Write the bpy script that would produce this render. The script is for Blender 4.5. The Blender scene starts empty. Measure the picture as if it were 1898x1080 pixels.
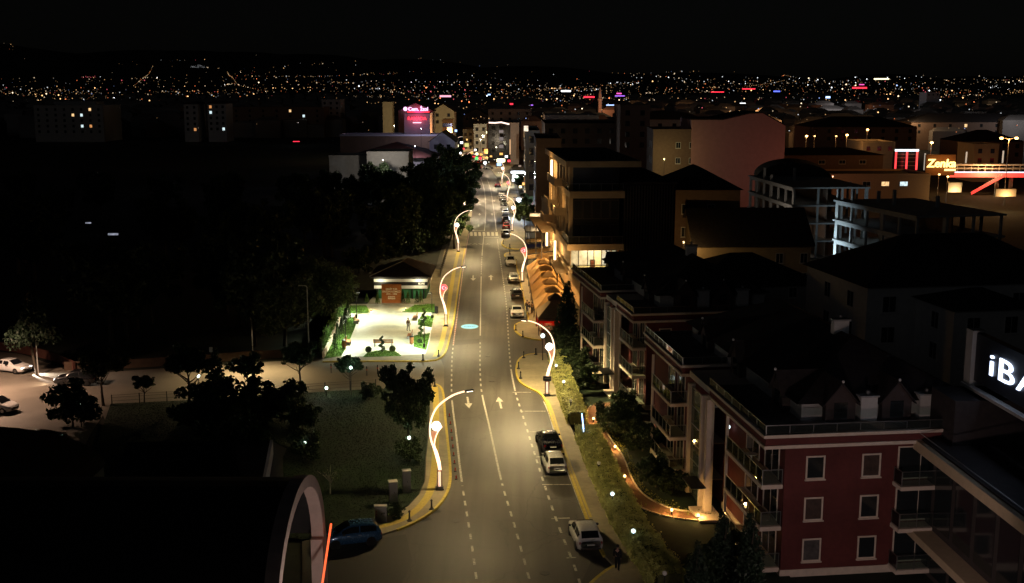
import bpy, bmesh, math, random
import numpy as np
from mathutils import Matrix, Vector

random.seed(7)
rng = np.random.default_rng(7)
S = bpy.context.scene
COL = S.collection
PI = math.pi

# ------------------------------------------------------------------ camera, sky, moon, exposure
FPX = 2100.0                 # focal length in pixels of the 1898 px wide photograph
HORIZON = 160.0
CAM_H = 31.0
PITCH = math.atan((540 - HORIZON) / FPX)
cam_d = bpy.data.cameras.new('camera')
cam_d.sensor_width = 36.0
cam_d.lens = 36.0 * FPX / 1898.0
cam_d.clip_start = 0.5
cam_d.clip_end = 30000.0
cam = bpy.data.objects.new('camera', cam_d)
cam.location = (0, 0, CAM_H)
cam.rotation_euler = (PI / 2 - PITCH, 0, 0)
COL.objects.link(cam)
S.camera = cam

W = bpy.data.worlds.new('World')
S.world = W
W.use_nodes = True
wn = W.node_tree
wn.nodes.clear()
sky = wn.nodes.new('ShaderNodeTexSky')
sky.sky_type = 'NISHITA'
sky.sun_disc = False
sky.sun_elevation = math.radians(18)
sky.sun_rotation = math.radians(218)
sky.altitude = 40
hsv = wn.nodes.new('ShaderNodeHueSaturation')
hsv.inputs['Saturation'].default_value = 0.35
bg = wn.nodes.new('ShaderNodeBackground')
bg.inputs['Strength'].default_value = 0.00026
wo = wn.nodes.new('ShaderNodeOutputWorld')
wn.links.new(sky.outputs[0], hsv.inputs['Color'])
wn.links.new(hsv.outputs[0], bg.inputs['Color'])
wn.links.new(bg.outputs[0], wo.inputs['Surface'])

moon_d = bpy.data.lights.new('moon', 'SUN')
moon_d.energy = 0.018
moon_d.angle = math.radians(20)
moon_d.color = (0.80, 0.86, 1.0)
moon = bpy.data.objects.new('moon', moon_d)
moon.rotation_euler = (math.radians(72), math.radians(0), math.radians(-38))
COL.objects.link(moon)

S.view_settings.view_transform = 'Standard'
S.view_settings.look = 'None'
S.view_settings.exposure = 0.0
S.view_settings.gamma = 1.0
S.view_settings.use_curve_mapping = False
S.render.engine = 'CYCLES'
S.cycles.use_denoising = True
S.cycles.max_bounces = 4
S.cycles.diffuse_bounces = 2
S.cycles.glossy_bounces = 2
S.cycles.transmission_bounces = 3
S.cycles.transparent_max_bounces = 6
S.cycles.sample_clamp_indirect = 1.0
S.cycles.caustics_reflective = False
S.cycles.caustics_refractive = False

# ------------------------------------------------------------------ where a pixel of the photograph lies in the place
_cp, _sp = math.cos(PITCH), math.sin(PITCH)


def ray(px, py):
    a, b = px - 949.0, py - 540.0
    return Vector((a, -b * _sp + FPX * _cp, -b * _cp - FPX * _sp))


def gp(px, py, z=0.0):
    """ground (or height z) point seen at a pixel"""
    d = ray(px, py)
    t = (z - CAM_H) / d.z
    return Vector((d.x * t, d.y * t, z))


def g2(px, py, z=0.0):
    p = gp(px, py, z)
    return (p.x, p.y)


def at(px, py, Y):
    """point at world depth Y seen at a pixel"""
    d = ray(px, py)
    t = Y / d.y
    return Vector((d.x * t, Y, CAM_H + d.z * t))


# ------------------------------------------------------------------ materials
MATS = {}


def _bsdf(name):
    m = bpy.data.materials.new(name)
    m.use_nodes = True
    return m, m.node_tree, m.node_tree.nodes['Principled BSDF']


def mat(name, col, rough=0.75, var=0.25, scale=3.0, bump=0.0, bscale=None, metal=0.0, spec=0.4, detail=6.0, var2=0.0, scale2=0.15):
    """procedural paint / stone / fabric: base colour broken up by noise, fine relief"""
    if name in MATS:
        return MATS[name]
    m, nt, b = _bsdf(name)
    N, L = nt.nodes, nt.links
    tc = N.new('ShaderNodeTexCoord')
    nz = N.new('ShaderNodeTexNoise')
    nz.inputs['Scale'].default_value = scale
    nz.inputs['Detail'].default_value = detail
    nz.inputs['Roughness'].default_value = 0.65
    L.new(tc.outputs['Object'], nz.inputs['Vector'])
    rp = N.new('ShaderNodeValToRGB')
    rp.color_ramp.elements[0].position = 0.3
    rp.color_ramp.elements[1].position = 0.72
    lo = [max(0, c * (1 - var)) for c in col]
    hi = [min(1, c * (1 + var)) for c in col]
    rp.color_ramp.elements[0].color = (*lo, 1)
    rp.color_ramp.elements[1].color = (*hi, 1)
    L.new(nz.outputs['Fac'], rp.inputs['Fac'])
    out = rp.outputs['Color']
    if var2 > 0:
        n2 = N.new('ShaderNodeTexNoise')
        n2.inputs['Scale'].default_value = scale2
        n2.inputs['Detail'].default_value = 4
        L.new(tc.outputs['Object'], n2.inputs['Vector'])
        r2 = N.new('ShaderNodeMapRange')
        r2.inputs[1].default_value = 0.35
        r2.inputs[2].default_value = 0.65
        r2.inputs[3].default_value = 1 - var2
        r2.inputs[4].default_value = 1 + var2 * 0.5
        L.new(n2.outputs['Fac'], r2.inputs[0])
        mx = N.new('ShaderNodeVectorMath')
        mx.operation = 'SCALE'
        L.new(out, mx.inputs[0])
        L.new(r2.outputs[0], mx.inputs['Scale'])
        out = mx.outputs[0]
    L.new(out, b.inputs['Base Color'])
    b.inputs['Roughness'].default_value = rough
    b.inputs['Metallic'].default_value = metal
    b.inputs['Specular IOR Level'].default_value = spec
    if bump > 0:
        bn = N.new('ShaderNodeTexNoise')
        bn.inputs['Scale'].default_value = bscale or scale * 6
        bn.inputs['Detail'].default_value = 4
        L.new(tc.outputs['Object'], bn.inputs['Vector'])
        bp = N.new('ShaderNodeBump')
        bp.inputs['Strength'].default_value = bump
        bp.inputs['Distance'].default_value = 0.02
        L.new(bn.outputs['Fac'], bp.inputs['Height'])
        L.new(bp.outputs[0], b.inputs['Normal'])
    MATS[name] = m
    return m


def plain(name, col, rough=0.5, metal=0.0, spec=0.5, coat=0.0):
    if name in MATS:
        return MATS[name]
    m, nt, b = _bsdf(name)
    N, L = nt.nodes, nt.links
    nz = N.new('ShaderNodeTexNoise')
    nz.inputs['Scale'].default_value = 9
    tc = N.new('ShaderNodeTexCoord')
    L.new(tc.outputs['Object'], nz.inputs['Vector'])
    mr = N.new('ShaderNodeMapRange')
    mr.inputs[3].default_value = max(0.02, rough - 0.08)
    mr.inputs[4].default_value = min(1, rough + 0.1)
    L.new(nz.outputs['Fac'], mr.inputs[0])
    L.new(mr.outputs[0], b.inputs['Roughness'])
    b.inputs['Base Color'].default_value = (*col, 1)
    b.inputs['Metallic'].default_value = metal
    b.inputs['Specular IOR Level'].default_value = spec
    b.inputs['Coat Weight'].default_value = coat
    b.inputs['Coat Roughness'].default_value = 0.06
    MATS[name] = m
    return m


def emit(name, col, strength, sample=False):
    if name in MATS:
        return MATS[name]
    m, nt, b = _bsdf(name)
    b.inputs['Base Color'].default_value = (0.3, 0.3, 0.3, 1)
    b.inputs['Emission Color'].default_value = (*col, 1)
    b.inputs['Emission Strength'].default_value = strength
    m.cycles.emission_sampling = 'AUTO' if sample else 'NONE'
    MATS[name] = m
    return m


def window_glow(name, col, strength):
    """lit room behind a pane: curtain folds and furniture break up the glow"""
    if name in MATS:
        return MATS[name]
    m, nt, b = _bsdf(name)
    N, L = nt.nodes, nt.links
    tc = N.new('ShaderNodeTexCoord')
    nz = N.new('ShaderNodeTexNoise')
    nz.inputs['Scale'].default_value = 1.6
    nz.inputs['Detail'].default_value = 3
    L.new(tc.outputs['Object'], nz.inputs['Vector'])
    mr = N.new('ShaderNodeMapRange')
    mr.inputs[1].default_value = 0.3
    mr.inputs[2].default_value = 0.7
    mr.inputs[3].default_value = strength * 0.45
    mr.inputs[4].default_value = strength * 1.3
    L.new(nz.outputs['Fac'], mr.inputs[0])
    b.inputs['Base Color'].default_value = (0.2, 0.2, 0.2, 1)
    b.inputs['Emission Color'].default_value = (*col, 1)
    L.new(mr.outputs[0], b.inputs['Emission Strength'])
    m.cycles.emission_sampling = 'NONE'
    MATS[name] = m
    return m


def leafmat(name, col, var=0.45):
    if name in MATS:
        return MATS[name]
    m, nt, b = _bsdf(name)
    N, L = nt.nodes, nt.links
    tc = N.new('ShaderNodeTexCoord')
    nz = N.new('ShaderNodeTexNoise')
    nz.inputs['Scale'].default_value = 1.7
    nz.inputs['Detail'].default_value = 8
    L.new(tc.outputs['Object'], nz.inputs['Vector'])
    rp = N.new('ShaderNodeValToRGB')
    rp.color_ramp.elements[0].position = 0.32
    rp.color_ramp.elements[1].position = 0.7
    rp.color_ramp.elements[0].color = (*[c * (1 - var) for c in col], 1)
    rp.color_ramp.elements[1].color = (*[min(1, c * (1 + var)) for c in col], 1)
    L.new(nz.outputs['Fac'], rp.inputs['Fac'])
    L.new(rp.outputs[0], b.inputs['Base Color'])
    b.inputs['Roughness'].default_value = 0.55
    tr = N.new('ShaderNodeBsdfTranslucent')
    L.new(rp.outputs[0], tr.inputs['Color'])
    mx = N.new('ShaderNodeMixShader')
    mx.inputs[0].default_value = 0.25
    L.new(b.outputs[0], mx.inputs[1])
    L.new(tr.outputs[0], mx.inputs[2])
    L.new(mx.outputs[0], N['Material Output'].inputs['Surface'])
    MATS[name] = m
    return m


def glass(name, tint=(0.55, 0.62, 0.6), rough=0.05, alpha=0.35):
    """railing / balcony glass: see-through sheet with reflections"""
    if name in MATS:
        return MATS[name]
    m, nt, b = _bsdf(name)
    N, L = nt.nodes, nt.links
    b.inputs['Base Color'].default_value = (*tint, 1)
    b.inputs['Roughness'].default_value = rough
    tp = N.new('ShaderNodeBsdfTransparent')
    tp.inputs['Color'].default_value = (*[min(1, t * 1.3) for t in tint], 1)
    gl = N.new('ShaderNodeBsdfGlossy')
    gl.inputs['Roughness'].default_value = rough
    gl.inputs['Color'].default_value = (0.9, 0.95, 0.95, 1)
    df = N.new('ShaderNodeBsdfDiffuse')
    df.inputs['Color'].default_value = (*[t * 0.5 for t in tint], 1)
    fr = N.new('ShaderNodeFresnel')
    fr.inputs['IOR'].default_value = 1.5
    m1 = N.new('ShaderNodeMixShader')
    m1.inputs[0].default_value = alpha
    L.new(tp.outputs[0], m1.inputs[1])
    L.new(df.outputs[0], m1.inputs[2])
    m2 = N.new('ShaderNodeMixShader')
    L.new(fr.outputs[0], m2.inputs[0])
    L.new(m1.outputs[0], m2.inputs[1])
    L.new(gl.outputs[0], m2.inputs[2])
    L.new(m2.outputs[0], N['Material Output'].inputs['Surface'])
    MATS[name] = m
    return m


# ------------------------------------------------------------------ object helpers
def wm(o):
    return wm(o.parent) @ o.matrix_basis if o.parent else o.matrix_basis.copy()


def tag(o, label=None, cat=None, group=None, kind=None):
    if label:
        o['label'] = label
    if cat:
        o['category'] = cat
    if group:
        o['group'] = group
    if kind:
        o['kind'] = kind
    return o


def thing(name, label, cat, loc=(0, 0, 0), rotz=0.0, group=None):
    o = bpy.data.objects.new(name, None)
    o.empty_display_size = 0.3
    COL.objects.link(o)
    o.location = loc
    o.rotation_euler = (0, 0, rotz)
    return tag(o, label, cat, group)


def link(name, me, parent=None):
    o = bpy.data.objects.new(name, me)
    COL.objects.link(o)
    if parent:
        o.parent = parent
    return o


def copy_tree(o, parent=None):
    c = o.copy()
    COL.objects.link(c)
    c.parent = parent
    for ch in list(o.children):
        copy_tree(ch, c)
    return c


class MB:
    """collects faces, links them as ONE mesh object"""

    def __init__(s, M=None):
        s.v, s.f = [], []
        s.M = M

    def pts(s, P, F):
        b = len(s.v)
        if s.M is not None:
            P = [s.M @ Vector(p) for p in P]
        s.v.extend([tuple(p) for p in P])
        s.f.extend([tuple(i + b for i in q) for q in F])
        return s

    def box(s, x0, x1, y0, y1, z0, z1):
        return s.pts([(x0, y0, z0), (x1, y0, z0), (x1, y1, z0), (x0, y1, z0), (x0, y0, z1), (x1, y0, z1), (x1, y1, z1), (x0, y1, z1)],
                     [(0, 3, 2, 1), (4, 5, 6, 7), (0, 1, 5, 4), (1, 2, 6, 5), (2, 3, 7, 6), (3, 0, 4, 7)])

    def cbox(s, cx, cy, cz, sx, sy, sz):
        return s.box(cx - sx / 2, cx + sx / 2, cy - sy / 2, cy + sy / 2, cz - sz / 2, cz + sz / 2)

    def bbox(s, x0, x1, y0, y1, z0, z1, b=0.03):
        """box with a chamfered top rim"""
        s.pts([(x0, y0, z0), (x1, y0, z0), (x1, y1, z0), (x0, y1, z0), (x0, y0, z1 - b), (x1, y0, z1 - b), (x1, y1, z1 - b), (x0, y1, z1 - b),
               (x0 + b, y0 + b, z1), (x1 - b, y0 + b, z1), (x1 - b, y1 - b, z1), (x0 + b, y1 - b, z1)],
              [(0, 3, 2, 1), (0, 1, 5, 4), (1, 2, 6, 5), (2, 3, 7, 6), (3, 0, 4, 7), (4, 5, 9, 8), (5, 6, 10, 9), (6, 7, 11, 10), (7, 4, 8, 11), (8, 9, 10, 11)])
        return s

    def prism(s, poly, z0, z1):
        n = len(poly)
        area = sum(poly[i][0] * poly[(i + 1) % n][1] - poly[(i + 1) % n][0] * poly[i][1] for i in range(n))
        if area < 0:
            poly = poly[::-1]
        P = [(p[0], p[1], z0) for p in poly] + [(p[0], p[1], z1) for p in poly]
        F = [tuple(range(n - 1, -1, -1)), tuple(range(n, 2 * n))]
        F += [(i, (i + 1) % n, n + (i + 1) % n, n + i) for i in range(n)]
        return s.pts(P, F)

    def sheet(s, poly, z):
        n = len(poly)
        area = sum(poly[i][0] * poly[(i + 1) % n][1] - poly[(i + 1) % n][0] * poly[i][1] for i in range(n))
        if area < 0:
            poly = poly[::-1]
        return s.pts([(p[0], p[1], z) for p in poly], [tuple(range(n))])

    def quad(s, a, b, c, d):
        return s.pts([a, b, c, d], [(0, 1, 2, 3)])

    def tube(s, path, rad, n=8, cap=True):
        path = [Vector(p) for p in path]
        if not hasattr(rad, '__len__'):
            rad = [rad] * len(path)
        P, F = [], []
        up = Vector((0, 0, 1))
        for i, p in enumerate(path):
            t = (path[min(i + 1, len(path) - 1)] - path[max(i - 1, 0)])
            t = t.normalized() if t.length > 1e-9 else Vector((0, 0, 1))
            a = t.cross(up)
            if a.length < 1e-3:
                a = t.cross(Vector((1, 0, 0)))
            a.normalize()
            b = a.cross(t)
            for k in range(n):
                w = 2 * PI * k / n
                P.append(p + (a * math.cos(w) + b * math.sin(w)) * rad[i])
        for i in range(len(path) - 1):
            for k in range(n):
                F.append((i * n + k, (i + 1) * n + k, (i + 1) * n + (k + 1) % n, i * n + (k + 1) % n))
        if cap:
            F.append(tuple(range(n)))
            F.append(tuple(range((len(path) - 1) * n + n - 1, (len(path) - 1) * n - 1, -1)))
        return s.pts(P, F)

    def lathe(s, prof, n=12, c=(0, 0, 0)):
        P, F = [], []
        for r, z in prof:
            for k in range(n):
                w = 2 * PI * k / n
                P.append((c[0] + r * math.cos(w), c[1] + r * math.sin(w), c[2] + z))
        for i in range(len(prof) - 1):
            for k in range(n):
                F.append((i * n + k, i * n + (k + 1) % n, (i + 1) * n + (k + 1) % n, (i + 1) * n + k))
        F.append(tuple(range(n - 1, -1, -1)))
        F.append(tuple(range((len(prof) - 1) * n, len(prof) * n)))
        return s.pts(P, F)

    def ball(s, c, r, n=12, m=8, sz=1.0):
        prof = [(max(0.001, r * math.sin(PI * i / m)), -r * sz * math.cos(PI * i / m)) for i in range(m + 1)]
        return s.lathe(prof, n, c)

    def ribbon(s, path, w, z=None, side=0.0):
        """flat strip of width w along a 2-D path (side shifts it sideways)"""
        P, F = [], []
        n = len(path)
        for i in range(n):
            a = Vector(path[max(i - 1, 0)][:2])
            b = Vector(path[min(i + 1, n - 1)][:2])
            t = (b - a).normalized()
            q = Vector((-t.y, t.x))
            c = Vector(path[i][:2])
            zz = z if z is not None else path[i][2]
            l, r = c + q * (side + w / 2), c + q * (side - w / 2)
            P += [(r.x, r.y, zz), (l.x, l.y, zz)]
        for i in range(n - 1):
            F.append((2 * i, 2 * i + 2, 2 * i + 3, 2 * i + 1))
        return s.pts(P, F)

    def curb(s, path, w, z0, z1, side=0.0):
        """solid strip"""
        P, F = [], []
        n = len(path)
        for i in range(n):
            a = Vector(path[max(i - 1, 0)][:2])
            b = Vector(path[min(i + 1, n - 1)][:2])
            t = (b - a).normalized()
            q = Vector((-t.y, t.x))
            c = Vector(path[i][:2])
            l, r = c + q * (side + w / 2), c + q * (side - w / 2)
            P += [(r.x, r.y, z0), (l.x, l.y, z0), (l.x, l.y, z1), (r.x, r.y, z1)]
        for i in range(n - 1):
            k = 4 * i
            for j in range(4):
                F.append((k + j, k + 4 + j, k + 4 + (j + 1) % 4, k + (j + 1) % 4))
        F.append((0, 1, 2, 3))
        k = 4 * (n - 1)
        F.append((k + 3, k + 2, k + 1, k))
        return s.pts(P, F)

    def mesh(s, name, m, smooth=False):
        me = bpy.data.meshes.new(name)
        me.from_pydata(s.v, [], s.f)
        if m:
            me.materials.append(m)
        if smooth:
            me.polygons.foreach_set('use_smooth', [True] * len(me.polygons))
        return me

    def build(s, name, m, parent=None, smooth=False, world=False):
        """world=True: the points are in world space and are brought into the parent's space"""
        if world and parent is not None:
            inv = wm(parent).inverted()
            s.v = [tuple(inv @ Vector(p)) for p in s.v]
        return link(name, s.mesh(name, m, smooth), parent)


def smooth_path(pts, per=6):
    """Catmull-Rom through the points"""
    pts = [Vector(p) for p in pts]
    out = []
    n = len(pts)
    for i in range(n - 1):
        p0, p1, p2, p3 = pts[max(i - 1, 0)], pts[i], pts[i + 1], pts[min(i + 2, n - 1)]
        for k in range(per):
            t = k / per
            out.append(0.5 * ((2 * p1) + (p2 - p0) * t + (2 * p0 - 5 * p1 + 4 * p2 - p3) * t * t + (3 * p1 - p0 - 3 * p2 + p3) * t ** 3))
    out.append(pts[-1])
    return out


def text_obj(name, body, size, m, parent=None, loc=(0, 0, 0), rot=(PI / 2, 0, 0), align='CENTER', extrude=0.02, spacing=1.0, shear=0.0, bold=0.0):
    cu = bpy.data.curves.new(name, 'FONT')
    cu.body = body
    cu.size = size
    cu.align_x = align
    cu.align_y = 'CENTER'
    cu.extrude = extrude
    cu.space_character = spacing
    cu.shear = shear
    cu.offset = bold
    cu.resolution_u = 3
    cu.materials.append(m)
    tmp = bpy.data.objects.new(name, cu)
    COL.objects.link(tmp)
    dg = bpy.context.evaluated_depsgraph_get()
    me = bpy.data.meshes.new_from_object(tmp.evaluated_get(dg))
    bpy.data.objects.remove(tmp)
    me.materials.clear()
    me.materials.append(m)
    o = bpy.data.objects.new(name, me)
    COL.objects.link(o)
    o.parent = parent
    o.location = loc
    o.rotation_euler = rot
    return o


POWER = 4.2      # one scale for all lamps of the place


def lamp_light(name, kind, loc, energy, color, parent=None, size=0.3, spot=None, blend=0.5, rot=(0, 0, 0)):
    d = bpy.data.lights.new(name, kind)
    d.energy = energy * POWER
    d.color = color
    if kind in ('POINT', 'SPOT'):
        d.shadow_soft_size = size
    if kind == 'SPOT':
        d.spot_size = math.radians(spot or 150)
        d.spot_blend = blend
    if kind == 'AREA':
        d.size = size
    o = bpy.data.objects.new(name, d)
    COL.objects.link(o)
    o.parent = parent
    o.location = loc
    o.rotation_euler = rot
    return o


def even_beam(o):
    """street-lamp optics: the beam is spread so that the ground stays evenly lit away from the mast"""
    d = o.data
    d.use_nodes = True
    nt = d.node_tree
    em = nt.nodes['Emission']
    fo = nt.nodes.new('ShaderNodeLightFalloff')
    fo.inputs['Strength'].default_value = 0.1
    nt.links.new(fo.outputs['Linear'], em.inputs['Strength'])
    return o


def dist2(a, b):
    return math.hypot(a[0] - b[0], a[1] - b[1])


def resample(path, step):
    """points every step metres along a 2-D path"""
    out = [Vector(path[0][:2])]
    acc = 0.0
    for i in range(len(path) - 1):
        a, b = Vector(path[i][:2]), Vector(path[i + 1][:2])
        L = (b - a).length
        d = step - acc
        while d <= L:
            out.append(a + (b - a) * (d / L))
            d += step
        acc = L - (d - step)
    return out


def walk(path, s0, s1, n=6):
    """piece of a 2-D path between arc lengths s0 and s1"""
    cum = [0.0]
    for i in range(len(path) - 1):
        cum.append(cum[-1] + dist2(path[i], path[i + 1]))

    def pt(s):
        s = min(max(s, 0), cum[-1])
        for i in range(len(path) - 1):
            if s <= cum[i + 1]:
                t = (s - cum[i]) / max(1e-9, cum[i + 1] - cum[i])
                return (path[i][0] + (path[i + 1][0] - path[i][0]) * t, path[i][1] + (path[i + 1][1] - path[i][1]) * t)
        return tuple(path[-1][:2])
    return [pt(s0 + (s1 - s0) * k / n) for k in range(n + 1)]


def arclen_at_y(path, y):
    """arc length where a path (running away from the camera) reaches world y"""
    s = 0.0
    for i in range(len(path) - 1):
        a, b = path[i], path[i + 1]
        if (a[1] - y) * (b[1] - y) <= 0 and a[1] != b[1]:
            return s + dist2(a, b) * (y - a[1]) / (b[1] - a[1])
        s += dist2(a, b)
    return s

# ================================================================== THE SETTING
M_ASPHALT = mat('asphalt', (0.085, 0.078, 0.068), rough=0.62, var=0.22, scale=14.0, bump=0.35, bscale=60, var2=0.28, scale2=0.11, spec=0.35)
M_ASPHALT_B = mat('asphalt_parking', (0.17, 0.15, 0.12), rough=0.7, var=0.2, scale=9.0, bump=0.3, bscale=50, var2=0.3, scale2=0.16)
M_SOIL = mat('soil', (0.016, 0.018, 0.011), rough=0.95, var=0.5, scale=0.5, bump=0.3)
M_PAVE = mat('paving', (0.30, 0.26, 0.17), rough=0.8, var=0.14, scale=2.2, bump=0.25, bscale=24, var2=0.2, scale2=0.3)
M_PLAZA = mat('plaza_stone', (0.60, 0.60, 0.50), rough=0.55, var=0.08, scale=1.6, bump=0.12, bscale=20, var2=0.12, scale2=0.4)
M_KERB = mat('kerb_yellow', (0.52, 0.40, 0.07), rough=0.7, var=0.28, scale=5, bump=0.2)
M_KERBG = mat('kerb_grey', (0.36, 0.33, 0.27), rough=0.8, var=0.2, scale=5, bump=0.2)
M_TACT = mat('tactile_yellow', (0.50, 0.39, 0.08), rough=0.7, var=0.2, scale=6, bump=0.4, bscale=40)
M_PAINT = mat('road_paint', (0.49, 0.47, 0.42), rough=0.6, var=0.22, scale=7, bump=0.1)
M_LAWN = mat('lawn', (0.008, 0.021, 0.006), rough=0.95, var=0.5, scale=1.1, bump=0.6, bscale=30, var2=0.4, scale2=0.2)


def _wear_asphalt(m):
    # tyre-polished lanes, darker seams and oil drips, stretched along the road
    nt = m.node_tree
    N, L = nt.nodes, nt.links
    b = N['Principled BSDF']
    src = b.inputs['Base Color'].links[0].from_socket
    tc = N.new('ShaderNodeTexCoord')
    mp = N.new('ShaderNodeMapping')
    mp.inputs['Rotation'].default_value = (0, 0, -0.06)
    mp.inputs['Scale'].default_value = (0.9, 0.035, 1)
    L.new(tc.outputs['Object'], mp.inputs['Vector'])
    nz = N.new('ShaderNodeTexNoise')
    nz.inputs['Scale'].default_value = 1.0
    nz.inputs['Detail'].default_value = 5
    L.new(mp.outputs[0], nz.inputs['Vector'])
    mr = N.new('ShaderNodeMapRange')
    mr.inputs[1].default_value = 0.36
    mr.inputs[2].default_value = 0.64
    mr.inputs[3].default_value = 0.72
    mr.inputs[4].default_value = 1.18
    L.new(nz.outputs['Fac'], mr.inputs[0])
    vo = N.new('ShaderNodeTexVoronoi')
    vo.feature = 'DISTANCE_TO_EDGE'
    vo.inputs['Scale'].default_value = 0.16
    n3 = N.new('ShaderNodeTexNoise')
    n3.inputs['Scale'].default_value = 0.8
    n3.inputs['Detail'].default_value = 4
    L.new(tc.outputs['Object'], n3.inputs['Vector'])
    ad = N.new('ShaderNodeMixRGB')
    ad.inputs[0].default_value = 0.92
    ad.blend_type = 'ADD'
    L.new(tc.outputs['Object'], ad.inputs[1])
    L.new(n3.outputs['Color'], ad.inputs[2])
    L.new(ad.outputs[0], vo.inputs['Vector'])
    cr = N.new('ShaderNodeMapRange')
    cr.inputs[1].default_value = 0.0
    cr.inputs[2].default_value = 0.008
    cr.inputs[3].default_value = 0.55
    cr.inputs[4].default_value = 1.0
    L.new(vo.outputs['Distance'], cr.inputs[0])
    mu = N.new('ShaderNodeMath')
    mu.operation = 'MULTIPLY'
    L.new(mr.outputs[0], mu.inputs[0])
    L.new(cr.outputs[0], mu.inputs[1])
    sc = N.new('ShaderNodeVectorMath')
    sc.operation = 'SCALE'
    L.new(src, sc.inputs[0])
    L.new(mu.outputs[0], sc.inputs['Scale'])
    L.new(sc.outputs[0], b.inputs['Base Color'])


_wear_asphalt(M_ASPHALT)


def _wear_paint(m):
    # paint rubbed through to the asphalt
    nt = m.node_tree
    N, L = nt.nodes, nt.links
    b = N['Principled BSDF']
    src = b.inputs['Base Color'].links[0].from_socket
    tc = N.new('ShaderNodeTexCoord')
    nz = N.new('ShaderNodeTexNoise')
    nz.inputs['Scale'].default_value = 4.5
    nz.inputs['Detail'].default_value = 8
    L.new(tc.outputs['Object'], nz.inputs['Vector'])
    mr = N.new('ShaderNodeMapRange')
    mr.inputs[1].default_value = 0.34
    mr.inputs[2].default_value = 0.50
    L.new(nz.outputs['Fac'], mr.inputs[0])
    mx = N.new('ShaderNodeMixRGB')
    mx.inputs[1].default_value = (0.14, 0.13, 0.115, 1)
    L.new(mr.outputs[0], mx.inputs[0])
    L.new(src, mx.inputs[2])
    L.new(mx.outputs[0], b.inputs['Base Color'])


_wear_paint(M_PAINT)
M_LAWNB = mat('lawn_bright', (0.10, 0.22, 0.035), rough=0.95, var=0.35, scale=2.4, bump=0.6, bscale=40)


def structure(o):
    o['kind'] = 'structure'
    return o


structure(MB().pts([(-9000, -300, -0.06), (9000, -300, -0.06), (9000, 14000, -0.06), (-9000, 14000, -0.06)], [(0, 1, 2, 3)]).build('ground', M_SOIL))

# ---- main road: one asphalt sheet, kerbs and pavements stand on it
rows = [(1400, 520, 1420), (1080, 560, 1230), (960, 560, 1150), (850, 560, 1080), (745, 560, 1030), (660, 560, 1015), (600, 780, 1005), (560, 790, 1002),
        (470, 815, 990), (400, 838, 972), (330, 850, 955), (300, 832, 945), (270, 812, 905), (252, 802, 880), (240, 800, 862)]
mb = MB()
for i in range(len(rows) - 1):
    a, b = rows[i], rows[i + 1]
    mb.quad(gp(a[1], a[0]), gp(a[2], a[0]), gp(b[2], b[0]), gp(b[1], b[0]))
ROAD = structure(mb.build('road', M_ASPHALT))

SIDE = structure(MB().sheet([g2(*p) for p in [(330, 760), (560, 752), (800, 748), (823, 735), (823, 680), (815, 660), (600, 664), (400, 676), (190, 690), (160, 700), (200, 790)]], 0.004).build('side_street', M_ASPHALT_B))
LOT = structure(MB().sheet([g2(*p) for p in [(-120, 640), (40, 656), (120, 684), (190, 690), (215, 735), (170, 800), (130, 880), (60, 960), (-160, 960)]], 0.008).build('parking_lot', M_ASPHALT_B))


def pave(name, outer, inner, m=M_PAVE, z=0.13):
    poly = [g2(p[0], p[1], z) for p in outer] + [g2(p[0], p[1], z) for p in inner]
    return structure(MB().prism(poly, 0.0, z).build(name, m))


def kerb_along(parent, pts, m, w=0.22, h=0.145, per=4):
    """row of kerb stones along the pavement edge, each one a stone of its own"""
    path = smooth_path([Vector((*g2(p[0], p[1], 0.13), 0)) for p in pts], per)
    q = resample(path, 1.0)
    for i in range(len(q) - 1):
        a, b = q[i], q[i + 1]
        d = (b - a).normalized()
        j = random.uniform(-0.008, 0.008)
        MB().curb([a + d * 0.012, b - d * 0.012], w, 0.0, h + j).build('kerb_stone', m, parent)


LP1_O = [(700, 992), (735, 981), (775, 963), (808, 940), (827, 915), (834, 890), (834, 860), (830, 820), (825, 770), (822, 732), (817, 717), (808, 711), (797, 711)]
LP1_I = [(795, 720), (797, 760), (795, 800), (790, 850), (788, 890), (778, 915), (757, 938), (720, 955), (692, 968)]
P1 = pave('pavement', LP1_O, LP1_I)
kerb_along(P1, LP1_O[1:-1], M_KERB)
tp = smooth_path([Vector((*g2(p[0], p[1], 0.13), 0)) for p in [(690, 979), (735, 967), (768, 948), (790, 924), (800, 900), (806, 860), (808, 800), (808, 740), (806, 716)]], 4)
structure(MB().ribbon(tp, 0.6, 0.1345).build('tactile_strip', M_TACT, P1))

LP2_O = [(598, 669), (700, 668), (790, 668), (812, 664), (825, 652), (833, 625), (841, 590), (848, 540), (856, 490), (862, 460), (868, 430), (874, 400), (879, 370), (880, 345), (874, 325), (862, 312)]
LP2_I = [(850, 312), (852, 335), (852, 370), (844, 410), (838, 440), (824, 462), (815, 500), (808, 550), (802, 590), (797, 630), (789, 656), (700, 660), (598, 661)]
P2 = pave('pavement', LP2_O, LP2_I)
kerb_along(P2, LP2_O[:10], M_KERB)
tp = smooth_path([Vector((*g2(p[0], p[1], 0.13), 0)) for p in [(806, 661), (817, 640), (826, 600), (834, 550), (842, 500), (850, 465)]], 4)
structure(MB().ribbon(tp, 0.6, 0.1345).build('tactile_strip', M_TACT, P2))

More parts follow.
